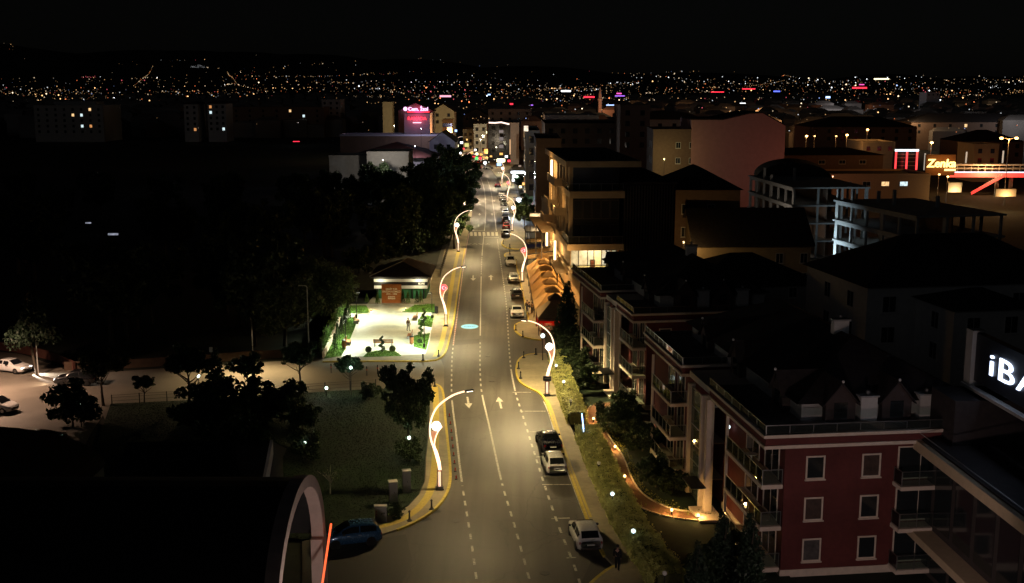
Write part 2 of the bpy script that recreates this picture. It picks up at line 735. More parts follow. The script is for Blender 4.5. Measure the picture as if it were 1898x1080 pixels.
RP1_O = [(1085, 1090), (1113, 1064), (1138, 1048), (1121, 1030), (1105, 1000), (1089, 962), (1066, 900), (1041, 832), (1020, 765), (1011, 742), (1000, 727), (976, 715), (962, 704), (957, 688), (959, 672), (967, 661), (985, 655), (1003, 654)]
RP1_I = [(1012, 654), (1020, 690), (1037, 740), (1062, 800), (1088, 860), (1116, 930), (1155, 1000), (1215, 1090)]
P3 = pave('pavement', RP1_O, RP1_I)
kerb_along(P3, RP1_O[:3], M_KERB, per=3)
kerb_along(P3, RP1_O[3:], M_KERB)
RP2_O = [(1003, 629), (985, 627), (966, 621), (955, 611), (955, 602), (965, 596), (979, 592), (976, 575), (970, 545), (963, 515), (958, 495), (955, 481), (946, 479), (937, 475), (936, 470), (945, 467), (962, 466)]
RP2_I = [(985, 466), (991, 500), (996, 530), (1001, 560), (1003, 600)]
P4 = pave('pavement', RP2_O, RP2_I)
kerb_along(P4, RP2_O, M_KERB)
RP3_O = [(962, 461), (946, 460), (933, 455), (930, 449), (935, 444), (944, 442), (947, 430), (943, 410), (940, 390), (935, 365), (929, 345), (922, 330), (914, 318), (905, 311)]
RP3_I = [(925, 303), (941, 318), (951, 335), (958, 360), (964, 390), (970, 420), (977, 440), (986, 461)]
P5 = pave('pavement', RP3_O, RP3_I)
kerb_along(P5, RP3_O[:7], M_KERB)

# far end of the street: the open space where it turns left
structure(MB().prism([g2(p[0], p[1], 0.1) for p in [(900, 306), (940, 316), (960, 300), (930, 270), (905, 262), (890, 280)]], 0, 0.1).build('pavement', M_PAVE))

# ---- lawns and the garden on the right
LAWN_P = [(205, 748), (420, 738), (620, 724), (794, 716), (795, 760), (793, 800), (788, 850), (786, 890), (776, 914), (755, 936), (718, 953), (660, 978), (560, 1000), (330, 975), (160, 900), (180, 820)]
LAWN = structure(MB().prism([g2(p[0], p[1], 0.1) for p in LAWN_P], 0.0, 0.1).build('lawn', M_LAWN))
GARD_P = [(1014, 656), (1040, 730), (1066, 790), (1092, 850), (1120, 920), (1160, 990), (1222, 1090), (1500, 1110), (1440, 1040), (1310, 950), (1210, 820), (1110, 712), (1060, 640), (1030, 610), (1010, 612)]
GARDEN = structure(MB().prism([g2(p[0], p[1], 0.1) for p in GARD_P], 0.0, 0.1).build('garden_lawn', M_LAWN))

# ---- painted lines
CEN = [Vector((*g2(*p), 0)) for p in [(990, 1105), (983, 1080), (954, 975), (929, 890), (907, 790), (893, 728), (890, 690), (890, 640), (891, 560), (893, 480), (897, 435), (900, 405), (900, 380), (898, 355), (893, 335), (884, 318)]]
LEF = [Vector((*g2(*p), 0)) for p in [(888, 1105), (884, 1080), (873, 1000), (856, 893), (845, 800), (838, 745), (837, 700), (839, 650), (848, 580), (857, 510), (864, 460), (870, 430)]]
RIG = [Vector((*g2(*p), 0)) for p in [(1078, 1090), (1063, 1045), (1030, 960), (1000, 870), (972, 780), (955, 725), (946, 675), (942, 620), (938, 560), (930, 500), (922, 445), (918, 410), (914, 380), (909, 350), (902, 330)]]
CEN, LEF, RIG = smooth_path(CEN, 5), smooth_path(LEF, 5), smooth_path(RIG, 5)


def line(path, y0, y1, w, name='lane_line', m=M_PAINT, parent=ROAD):
    s0, s1 = arclen_at_y(path, gp(949, y0).y), arclen_at_y(path, gp(949, y1).y)
    MB().ribbon(walk(path, s0, s1, max(4, int((s1 - s0) / 3))), w, 0.012).build(name, m, parent)


def dashes(path, y0, y1, on, off, w, name='lane_dash', m=M_PAINT, phase=0.0):
    s0, s1 = arclen_at_y(path, gp(949, y0).y), arclen_at_y(path, gp(949, y1).y)
    s = s0 + phase
    while s < s1:
        MB().ribbon(walk(path, s, min(s + on, s1), 2), w, 0.012).build(name, m, ROAD)
        s += on + off


dashes(CEN, 1100, 896, 1.0, 1.15, 0.16)
line(CEN, 890, 732, 0.16)
dashes(CEN, 726, 632, 1.0, 1.2, 0.16)
line(CEN, 622, 512, 0.15)
dashes(CEN, 508, 476, 1.0, 1.0, 0.15)
line(CEN, 474, 437, 0.15)
line(CEN, 428, 322, 0.17)
dashes(LEF, 1100, 900, 1.0, 1.15, 0.16)
line(LEF, 893, 742, 0.17)
dashes(LEF, 736, 642, 1.0, 1.1, 0.16)
M_RED = mat('kerb_red', (0.36, 0.05, 0.03), rough=0.6, var=0.2)
dashes(LEF, 640, 432, 0.55, 0.55, 0.16)
dashes(LEF, 640, 432, 0.5, 0.6, 0.14, name='red_dash', m=M_RED, phase=0.57)
dashes(RIG, 1085, 728, 1.0, 1.15, 0.17)
line(RIG, 724, 684, 0.16)
dashes(RIG, 680, 444, 1.0, 1.05, 0.16)
line(RIG, 428, 332, 0.16)

for x0, y0, x1, y1 in [(950, 727, 984, 727), (963, 762, 1011, 762), (982, 800, 1000, 800), (994, 847, 1010, 846), (1005, 898, 1058, 898), (1022, 961, 1056, 960), (1050, 1034, 1068, 1033),
                       (929, 493, 956, 493), (931, 504, 958, 504), (932, 516, 962, 516), (934, 529, 964, 528), (936, 542, 967, 541), (938, 556, 970, 556), (940, 572, 974, 571), (946, 592, 978, 592)]:
    a, b = gp(x0, y0), gp(x1, y1)
    MB().ribbon([a, b], 0.15, 0.012).build('parking_line', M_PAINT, ROAD)
# line along the near bays, next to the kerb
pk = smooth_path([Vector((*g2(*p), 0)) for p in [(1086, 962), (1063, 902), (1038, 834), (1018, 768), (1008, 744)]], 4)
MB().ribbon(pk, 0.14, 0.012).build('parking_line', M_PAINT, ROAD)
MB().ribbon(pk, 0.2, 0.149, side=-0.36).build('kerb_paint', M_TACT, P3)


def arrow(px, py, up, s=1.0):
    c = gp(px, py)
    # along the road's own direction here
    ang = math.atan2(0.085, 1) if py > 650 else math.atan2(0.03, 1)
    M = Matrix.Translation((c.x, c.y, 0.012)) @ Matrix.Rotation(ang + (0 if up else PI), 4, 'Z')
    P = [(-0.09, -1.9), (0.09, -1.9), (0.09, 0.3), (0.34, 0.3), (0, 1.9), (-0.34, 0.3), (-0.09, 0.3)]
    MB(M).pts([(p[0] * s, p[1] * s, 0) for p in P], [(0, 1, 2, 6), (6, 2, 3, 4, 5)]).build('arrow_marking', M_PAINT, ROAD)


arrow(868, 746, False, 1.1)
arrow(926.5, 746, True, 1.1)
arrow(877, 515, False, 1.35)
arrow(910, 514, True, 1.35)
arrow(889, 397, False, 1.2)
arrow(912, 397, True, 1.2)
arrow(916, 372, True, 1.2)

# zebra crossing
zx = [874, 881.5, 889.5, 897.5, 905.5, 913.5, 921]
for x in zx:
    a, b, c, d = gp(x - 2.4, 437), gp(x + 2.4, 437), gp(x + 1.6, 430), gp(x - 3.0, 430)
    MB().pts([(p.x, p.y, 0.012) for p in (a, b, c, d)], [(0, 1, 2, 3)]).build('crossing_bar', M_PAINT, ROAD)
MB().ribbon([gp(896, 440), gp(925, 440)], 0.4, 0.012).build('stop_line', M_PAINT, ROAD)
MB().ribbon([gp(872, 427), gp(897, 427)], 0.4, 0.012).build('stop_line', M_PAINT, ROAD)
text_obj('road_lettering', 'YAVAŞ', 2.0, M_PAINT, ROAD, loc=(*g2(880, 452), 0.013), rot=(0, 0, PI), extrude=0.0)

# drain and manhole covers, darker repairs
M_IRON = plain('cast_iron', (0.05, 0.048, 0.045), 0.5, 0.6)
for px, py in [(912, 706), (845, 965), (880, 575), (905, 660), (868, 455), (1010, 1062)]:
    c = gp(px, py)
    MB().lathe([(0.34, 0.0), (0.34, 0.012), (0.30, 0.016)], 16, (c.x, c.y, 0.001)).build('manhole_cover', M_IRON, ROAD)
for px, py in [(788, 962), (806, 948)]:
    c = gp(px, py)
    mb = MB(Matrix.Translation((c.x, c.y, 0)) @ Matrix.Rotation(0.6, 4, 'Z'))
    for k in range(6):
        mb.box(-0.4, 0.4, -0.3 + k * 0.1, -0.24 + k * 0.1, 0.001, 0.014)
    mb.build('drain_grate', M_IRON, ROAD)
M_PATCH = mat('asphalt_repair', (0.055, 0.05, 0.045), rough=0.7, var=0.2, scale=10, bump=0.3, bscale=60)
for poly in [[(690, 1000), (752, 990), (765, 1040), (740, 1090), (600, 1095), (605, 1035)], [(1140, 1046), (1118, 1030), (1100, 1030), (1075, 1085), (1090, 1090)], [(842, 640), (888, 636), (888, 628), (845, 630)]]:
    MB().sheet([g2(*p) for p in poly], 0.005).build('asphalt_patch', M_PATCH, ROAD)

# blue oval of projected light with lettering, painted flat on the carriageway
ov = gp(870.5, 605)
M_OVAL = mat('oval_light', (0.20, 0.52, 0.95), rough=0.6, var=0.12, scale=2)
oval = thing('projected_oval', 'pale blue oval of projected light with dark lettering, painted on the left lane', 'projected light', (ov.x, ov.y, 0))
n = 40
MB().pts([(1.15 * math.cos(2 * PI * k / n), 1.5 * math.sin(2 * PI * k / n), 0.010) for k in range(n)], [tuple(range(n))]).build('oval_rim', mat('oval_rim', (0.25, 0.5, 0.72), 0.6, 0.1), oval)
MB().pts([(1.05 * math.cos(2 * PI * k / n), 1.38 * math.sin(2 * PI * k / n), 0.014) for k in range(n)], [tuple(range(n))]).build('oval_field', M_OVAL, oval)
t = text_obj('lettering', 'TÜRKAY', 0.5, mat('oval_text', (0.03, 0.1, 0.3), 0.6, 0.1), oval, (0, 0.0, 0.017), (0, 0, 0), extrude=0.0)
t.scale = (0.85, 1.6, 1)

# ---- hills behind the town
def hill_h(x, y):
    r = np.clip((y - 3600.0) / 5200.0, 0, 1)
    r = r * r * (3 - 2 * r)
    base = 130 + 70 * np.sin(x / 1900.0 - 2.2) + 60 * np.sin(x / 620.0 + y / 900.0) + 25 * np.sin(x / 240.0 - y / 380.0)
    base = base - 0.028 * x - 40
    s = np.clip((y - 1900.0) / 4200.0, 0, 1)
    return r * base + 75 * s ** 1.5 - 0.5


gx = np.linspace(-8000, 8000, 130)
gy = np.linspace(1900, 12500, 80)
XX, YY = np.meshgrid(gx, gy)
ZZ = hill_h(XX, YY)
nv = XX.size
V = np.stack([XX.ravel(), YY.ravel(), ZZ.ravel()], 1)
nx = len(gx)
F = [(j * nx + i, j * nx + i + 1, (j + 1) * nx + i + 1, (j + 1) * nx + i) for j in range(len(gy) - 1) for i in range(nx - 1)]
me = bpy.data.meshes.new('hills')
me.from_pydata(V.tolist(), [], F)
me.materials.append(mat('hill_scrub', (0.03, 0.035, 0.025), 0.95, 0.4, 0.002))
structure(link('hills', me))

# ================================================================== KINDS OF THINGS
M_DARK = plain('dark_metal', (0.02, 0.02, 0.022), 0.4, 0.5)
M_STEEL = plain('steel', (0.45, 0.45, 0.44), 0.3, 0.9)
M_WHITE = mat('white_paint', (0.74, 0.72, 0.68), 0.55, 0.06, 3)
M_LED = emit('led_strip', (1.0, 0.68, 0.46), 2.1)
M_LEDP = emit('led_post', (1.0, 0.66, 0.46), 1.4)
M_GLOBE = emit('globe_light', (1.0, 0.97, 0.90), 5.0)
M_REDDISC = emit('red_disc_light', (0.9, 0.03, 0.06), 1.5)
M_CRES = emit('crescent_light', (1.0, 0.8, 0.8), 1.6)
M_AMBER = emit('amber_panel', (1.0, 0.28, 0.03), 0.55)
WARM = (1.0, 0.74, 0.35)


def np_mesh(name, V, F4, m, smooth=False):
    """big quad meshes straight from arrays"""
    me = bpy.data.meshes.new(name)
    nv, nf = len(V), len(F4)
    k = F4.shape[1]
    me.vertices.add(nv)
    me.vertices.foreach_set('co', V.astype(np.float32).ravel())
    me.loops.add(nf * k)
    me.loops.foreach_set('vertex_index', F4.astype(np.int32).ravel())
    me.polygons.add(nf)
    me.polygons.foreach_set('loop_start', np.arange(0, nf * k, k, dtype=np.int32))
    me.polygons.foreach_set('loop_total', np.full(nf, k, dtype=np.int32))
    me.update(calc_edges=True)
    me.materials.append(m)
    return me


def leaf_quads(C, size, r, flat=0.0, normals=None, loose=.7):
    """one small leaf (two-triangle kite) at each centre, turned at random"""
    n = len(C)
    a = r.normal(size=(n, 3))
    a[:, 2] *= (1 - flat)
    a /= np.linalg.norm(a, axis=1)[:, None]
    if normals is not None:
        nn = normals + r.normal(0, loose, size=(n, 3))
        nn /= np.linalg.norm(nn, axis=1)[:, None]
        a -= (a * nn).sum(1)[:, None] * nn
        a /= np.linalg.norm(a, axis=1)[:, None]
        b = np.cross(nn, a)
    else:
        b = r.normal(size=(n, 3))
    b -= (b * a).sum(1)[:, None] * a
    b /= np.linalg.norm(b, axis=1)[:, None]
    s = size * r.uniform(0.6, 1.35, size=(n, 1))
    P = np.stack([C - a * s, C + b * s * 0.5 + a * s * 0.1, C + a * s, C - b * s * 0.5 + a * s * 0.1], 1)
    return P.reshape(-1, 3), np.arange(n * 4).reshape(-1, 4)


def crown_mesh(name, rx, ry, rz, n, leaf, m, seed, lumps=14, hollow=0.45, cone=False, flat_bottom=0.0, lump_r=(.24, .46), spread=(.5, .88)):
    """leaves spread through lumpy clumps, with gaps between the clumps"""
    r = np.random.default_rng(seed)
    cs, rs = [], []
    for k in range(lumps):
        u = r.normal(size=3)
        u /= np.linalg.norm(u)
        if flat_bottom and u[2] < -flat_bottom:
            u[2] = -flat_bottom
        q = r.uniform(*spread)
        c = u * q
        if cone:
            t = r.uniform(0, 1)
            ang = r.uniform(0, 2 * PI)
            rad = (1 - t) * r.uniform(0.35, 0.85)
            c = np.array([math.cos(ang) * rad, math.sin(ang) * rad, t * 2 - 1])
            rs.append(0.16 + 0.3 * (1 - t))
        else:
            rs.append(r.uniform(*lump_r))
        cs.append(c)
    cs, rs = np.array(cs), np.array(rs)
    w = rs ** 2
    idx = r.choice(lumps, size=n, p=w / w.sum())
    u = r.normal(size=(n, 3))
    u /= np.linalg.norm(u, axis=1)[:, None]
    q = r.uniform(hollow, 1.0, size=(n, 1)) ** 0.6
    C = cs[idx] + u * q * rs[idx][:, None]
    C = C * np.array([rx, ry, rz])
    V, F = leaf_quads(C, leaf, r)
    return np_mesh(name, V, F, m)


def trunk_mesh(name, h, r0, spread, m, seed, limbs=5, top=0.9):
    r = random.Random(seed)
    mb = MB()
    path = [(0, 0, -0.1), (r.uniform(-.05, .05) * h, r.uniform(-.05, .05) * h, h * 0.35), (r.uniform(-.07, .07) * h, r.uniform(-.07, .07) * h, h * 0.7), (r.uniform(-.08, .08) * h, r.uniform(-.08, .08) * h, h * top)]
    mb.tube(smooth_path(path, 3), [r0 * (1 - 0.75 * i / 9) for i in range(10)], 8)
    for k in range(limbs):
        w = 2 * PI * k / limbs + r.uniform(-.4, .4)
        z0 = h * r.uniform(0.4, 0.68)
        e = spread * r.uniform(0.5, 0.9)
        mb.tube(smooth_path([(0, 0, z0), (e * 0.5 * math.cos(w), e * 0.5 * math.sin(w), z0 + h * 0.12), (e * math.cos(w), e * math.sin(w), z0 + h * r.uniform(.2, .34))], 3), [r0 * (0.5 - 0.06 * i) for i in range(7)], 6)
    return mb.mesh(name, m, True)


M_BARK = mat('bark', (0.07, 0.055, 0.04), 0.9, 0.3, 6, 0.5)
LEAF_D = leafmat('leaf_dark', (0.028, 0.048, 0.018))
LEAF_M = leafmat('leaf_mid', (0.050, 0.085, 0.028))
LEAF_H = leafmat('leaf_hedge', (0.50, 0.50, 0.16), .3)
LEAF_B = leafmat('leaf_bright', (0.10, 0.19, 0.04))
LEAF_C = leafmat('leaf_conifer', (0.030, 0.055, 0.030))
LEAF_P = leafmat('leaf_pale', (0.09, 0.12, 0.06))


class TreeKind:
    def __init__(s, nm, h, crown_z, rx, rz, n, leaf, lm, seed, r0, **kw):
        s.trunk = trunk_mesh('trunk', h, r0, rx * 0.8, M_BARK, seed, limbs=kw.pop('limbs', 5), top=kw.pop('top', 0.9))
        s.crown = crown_mesh('crown', rx, rx * kw.pop('ry', 1.0), rz, n, leaf, lm, seed, **kw)
        s.nm, s.cz = nm, crown_z

    def put(s, label, loc, sc=1.0, rz=0.0, cat='tree', group=None, name=None, sz=None):
        t = thing(name or s.nm, label, cat, loc, rz, group)
        t.scale = (sc, sc, sz or sc)
        link('trunk', s.trunk, t)
        c = link('crown', s.crown, t)
        c.location = (0, 0, s.cz)
        return t


K_BALL = TreeKind('round_tree', 3.4, 3.6, 2.0, 1.4, 5600, 0.16, LEAF_D, 3, 0.13, lumps=60, hollow=0.3, flat_bottom=0.45, lump_r=(.14, .3), spread=(.2, .95))
K_BIG = TreeKind('broadleaf_tree', 7.2, 6.6, 4.3, 4.0, 11000, 0.26, LEAF_D, 5, 0.28, lumps=70, hollow=.2, lump_r=(.12, .28), spread=(.25, 1.0))
K_STREET = TreeKind('street_tree', 7.8, 7.2, 4.7, 4.5, 15000, 0.24, LEAF_M, 11, 0.27, lumps=85, hollow=0.2, lump_r=(.11, .26), spread=(.25, 1.0))
K_BUSH = TreeKind('bush', 1.2, 1.2, 1.5, 1.2, 3600, 0.12, LEAF_D, 21, 0.06, lumps=46, hollow=.2, lump_r=(.14, .3), spread=(.2, .95))
K_CONIFER = TreeKind('conifer', 9.0, 6.7, 2.5, 2.6, 5200, 0.2, LEAF_C, 8, 0.2, lumps=60, cone=True, hollow=0.4, limbs=3, top=1.05)
K_FIR = TreeKind('fir_tree', 4.4, 2.7, 1.35, 2.3, 3600, 0.13, LEAF_C, 9, 0.1, lumps=46, cone=True, hollow=0.35, limbs=2, top=1.05)
K_WILLOW = TreeKind('willow_tree', 6.5, 5.0, 4.4, 3.9, 9000, 0.22, LEAF_P, 31, 0.25, lumps=44, hollow=0.3)


# ---- the street's ornamental lamps
def make_swan(disc, light_w, label, loc, rotz, col=WARM, group='ornamental street lamps along the road'):
    """local +x points over the road"""
    t = thing('street_lamp', label, 'street lamp', loc, rotz, group)
    if 'swan' not in MATS:
        MATS['swan'] = True
        main = [(0, 0, 1.5), (-.1, 0, 2.1), (-.36, 0, 3.15), (-.61, 0, 3.98), (-.71, 0, 4.8), (-.56, 0, 5.74), (-.15, 0, 6.57), (.56, 0, 7.2), (1.27, 0, 7.6), (2.03, 0, 7.82)]
        sec = [(.09, 0, 1.5), (.02, 0, 2.2), (-.18, 0, 3.0), (-.36, 0, 3.5), (-.30, 0, 4.1), (-.08, 0, 4.65), (.24, 0, 5.05)]
        mp, sp = smooth_path(main, 5), smooth_path(sec, 5)
        make_swan.meshes = dict(
            plinth=MB().bbox(-.32, .32, -.32, .32, 0, .12).bbox(-.24, .24, -.24, .24, .12, .22).mesh('plinth', M_DARK),
            post=MB().box(-.2, -.15, -.2, -.15, .22, 1.55).box(.15, .2, -.2, -.15, .22, 1.55).box(-.2, -.15, .15, .2, .22, 1.55).box(.15, .2, .15, .2, .22, 1.55).box(-.21, .21, -.21, .21, 1.5, 1.58).mesh('post', plain('bronze', (0.25, 0.12, 0.06), 0.4, 0.6)),
            post_light=MB().box(-.09, .09, -.09, .09, .24, 1.49).mesh('post_light', M_LEDP),
            main_stem=MB().tube(mp, [0.085 - 0.045 * i / (len(mp) - 1) for i in range(len(mp))], 8).mesh('main_stem', M_DARK, True),
            led=MB().tube([p + Vector((0, -0.075, 0)) for p in mp], [0.095 - 0.05 * i / (len(mp) - 1) for i in range(len(mp))], 6).tube([p + Vector((0, 0.075, 0)) for p in mp], [0.095 - 0.05 * i / (len(mp) - 1) for i in range(len(mp))], 6).mesh('led_strip', M_LED, True),
            side_stem=MB().tube(sp, [0.07 - 0.04 * i / (len(sp) - 1) for i in range(len(sp))], 8).mesh('side_stem', M_DARK, True),
            led2=MB().tube([p + Vector((0, -0.065, 0)) for p in sp], [0.085 - 0.05 * i / (len(sp) - 1) for i in range(len(sp))], 6).tube([p + Vector((0, 0.065, 0)) for p in sp], [0.085 - 0.05 * i / (len(sp) - 1) for i in range(len(sp))], 6).mesh('led_strip', M_LED, True),
            amber=MB().pts([(-.60, -.02, 4.75), (-.52, -.02, 4.05), (-.37, -.02, 3.62), (-.33, -.02, 4.1), (-.14, -.02, 4.62), (-.60, .02, 4.75), (-.52, .02, 4.05), (-.37, .02, 3.62), (-.33, .02, 4.1), (-.14, .02, 4.62)],
                           [(0, 1, 2, 3, 4), (9, 8, 7, 6, 5), (0, 5, 6, 1), (1, 6, 7, 2), (2, 7, 8, 3), (3, 8, 9, 4), (4, 9, 5, 0)]).mesh('amber_panel', M_AMBER),
            globe=MB().ball((-.2, 0, 5.1), .36, 18, 12).mesh('globe', M_GLOBE, True),
            disc=MB(Matrix.Translation((-.2, 0, 5.1)) @ Matrix.Rotation(PI / 2, 4, 'X')).lathe([(.40, -.09), (.46, -.06), (.46, .06), (.40, .09)], 24).mesh('emblem_disc', M_REDDISC),
            head=MB(Matrix.Translation((2.35, 0, 7.88)) @ Matrix.Rotation(-0.12, 4, 'Y')).bbox(-.36, .36, -.14, .14, -.04, .07, .03).mesh('lamp_head', M_DARK),
            lens=MB(Matrix.Translation((2.40, 0, 7.80)) @ Matrix.Rotation(-0.12, 4, 'Y')).box(-.24, .24, -.1, .1, -.01, .012).mesh('lens', emit('street_lens', (1, .9, .7), 4.0)),
        )
    ms = make_swan.meshes
    pl = link('plinth', ms['plinth'], t)
    po = link('post', ms['post'], t)
    link('post_light', ms['post_light'], po)
    a = link('main_stem', ms['main_stem'], t)
    link('led_strip', ms['led'], a)
    b = link('side_stem', ms['side_stem'], t)
    link('led_strip', ms['led2'], b)
    link('amber_panel', ms['amber'], t)
    if disc == 'red':
        d = link('emblem_disc', ms['disc'], t)
        # white crescent and star, facing the camera side and the far side
        mb = MB()
        for sy in (-1, 1):
            n = 20
            outer = [(-.23 + .24 * math.cos(w), .24 * math.sin(w)) for w in [0.6 + (2 * PI - 1.2) * k / n for k in range(n + 1)]]
            inner = [(-.17 + .19 * math.cos(w), .19 * math.sin(w)) for w in [0.6 + (2 * PI - 1.2) * k / n for k in range(n + 1)]]
            P = [(p[0], sy * 0.1, 5.1 + p[1]) for p in outer] + [(p[0], sy * 0.1, 5.1 + p[1]) for p in inner]
            mb.pts(P, [(k, k + 1, n + 2 + k, n + 1 + k) for k in range(n)])
            st = []
            for k in range(10):
                rr = 0.13 if k % 2 == 0 else 0.052
                st.append((0.03 + rr * math.cos(2 * PI * k / 10 + PI), sy * 0.1, 5.1 + rr * math.sin(2 * PI * k / 10 + PI)))
            mb.pts(st + [(0.03, sy * 0.1, 5.1)], [(k, (k + 1) % 10, 10) for k in range(10)])
        mb.build('crescent_star', M_CRES, d)
    else:
        link('globe', ms['globe'], t)
    h = link('lamp_head', ms['head'], t)
    link('lens', ms['lens'], h)
    if light_w > 0:
        even_beam(lamp_light('lamp_light', 'SPOT', (2.45, 0, 7.74), light_w, col, t, 0.16, 160, 0.45, (0, 0, 0)))
        if disc == 'white':
            lamp_light('globe_glow', 'POINT', (-.2, 0, 5.1), light_w * 0.035, (1, .92, .8), t, 0.38)
    return t


# ---- cars
GLASS_CAR = plain('car_glass', (0.012, 0.014, 0.016), 0.08, 0.0, 0.6)
M_TYRE = plain('tyre', (0.012, 0.012, 0.012), 0.85)
M_RIM = plain('rim', (0.35, 0.35, 0.36), 0.3, 0.9)
M_RIMD = plain('rim_dark', (0.08, 0.08, 0.085), 0.35, 0.8)
M_TAIL = plain('tail_lens', (0.30, 0.012, 0.012), 0.2)
M_TAILON = emit('tail_lens_lit', (1.0, 0.03, 0.015), 3.5)
M_HEAD = plain('head_lens', (0.5, 0.52, 0.54), 0.12)
M_HEADON = emit('head_lens_lit', (1.0, 0.96, 0.88), 9.0)
M_PLATE = plain('number_plate', (0.72, 0.72, 0.72), 0.4)
M_TRIM = plain('black_trim', (0.02, 0.02, 0.02), 0.55)

CAR_SHAPES = {
    # stations: (y as share of length from rear, half width share, bottom, belt, roof half width share, top)
    'hatch': (3.98, 1.70, 1.52, [(0.0, .80, .42, .80, .70, .86), (.02, .90, .28, .90, .76, 1.00), (.06, .97, .22, .94, .74, 1.30), (.13, 1.0, .2, .94, .72, 1.46), (.3, 1.0, .2, .93, .72, 1.52), (.5, 1.0, .2, .92, .72, 1.50),
                                      (.6, 1.0, .2, .92, .71, 1.42), (.70, 1.0, .2, .93, .74, 1.16), (.77, 1.0, .2, .93, .86, .98), (.86, .98, .2, .84, .84, .90), (.94, .92, .24, .74, .78, .78), (.985, .80, .28, .62, .66, .66), (1.0, .62, .36, .54, .5, .57)]),
    'suv': (4.36, 1.82, 1.57, [(0.0, .78, .48, .84, .66, .9), (.02, .90, .3, .96, .76, 1.04), (.07, .97, .24, .99, .72, 1.22), (.15, 1.0, .22, .99, .70, 1.46), (.3, 1.0, .22, .97, .71, 1.57), (.48, 1.0, .22, .95, .71, 1.56),
                               (.58, 1.0, .22, .95, .70, 1.48), (.68, 1.0, .22, .96, .74, 1.22), (.74, 1.0, .22, .97, .86, 1.03), (.86, .98, .22, .9, .84, .96), (.94, .92, .25, .8, .78, .86), (.985, .80, .3, .68, .66, .72), (1.0, .62, .4, .58, .5, .62)]),
    'sedan': (4.62, 1.82, 1.45, [(0.0, .78, .42, .80, .66, .86), (.015, .90, .28, .90, .78, .98), (.08, .97, .22, .93, .84, 1.04), (.16, 1.0, .2, .94, .80, 1.09), (.22, 1.0, .2, .93, .72, 1.24), (.31, 1.0, .2, .92, .69, 1.41), (.42, 1.0, .2, .90, .69, 1.45),
                                 (.53, 1.0, .2, .89, .69, 1.42), (.60, 1.0, .2, .89, .70, 1.30), (.68, 1.0, .2, .90, .76, 1.08), (.74, 1.0, .2, .9, .85, .96), (.87, .98, .2, .82, .83, .88), (.95, .91, .24, .72, .76, .76), (.985, .80, .28, .62, .66, .66), (1.0, .62, .36, .54, .5, .57)]),
}
_car_cache = {}


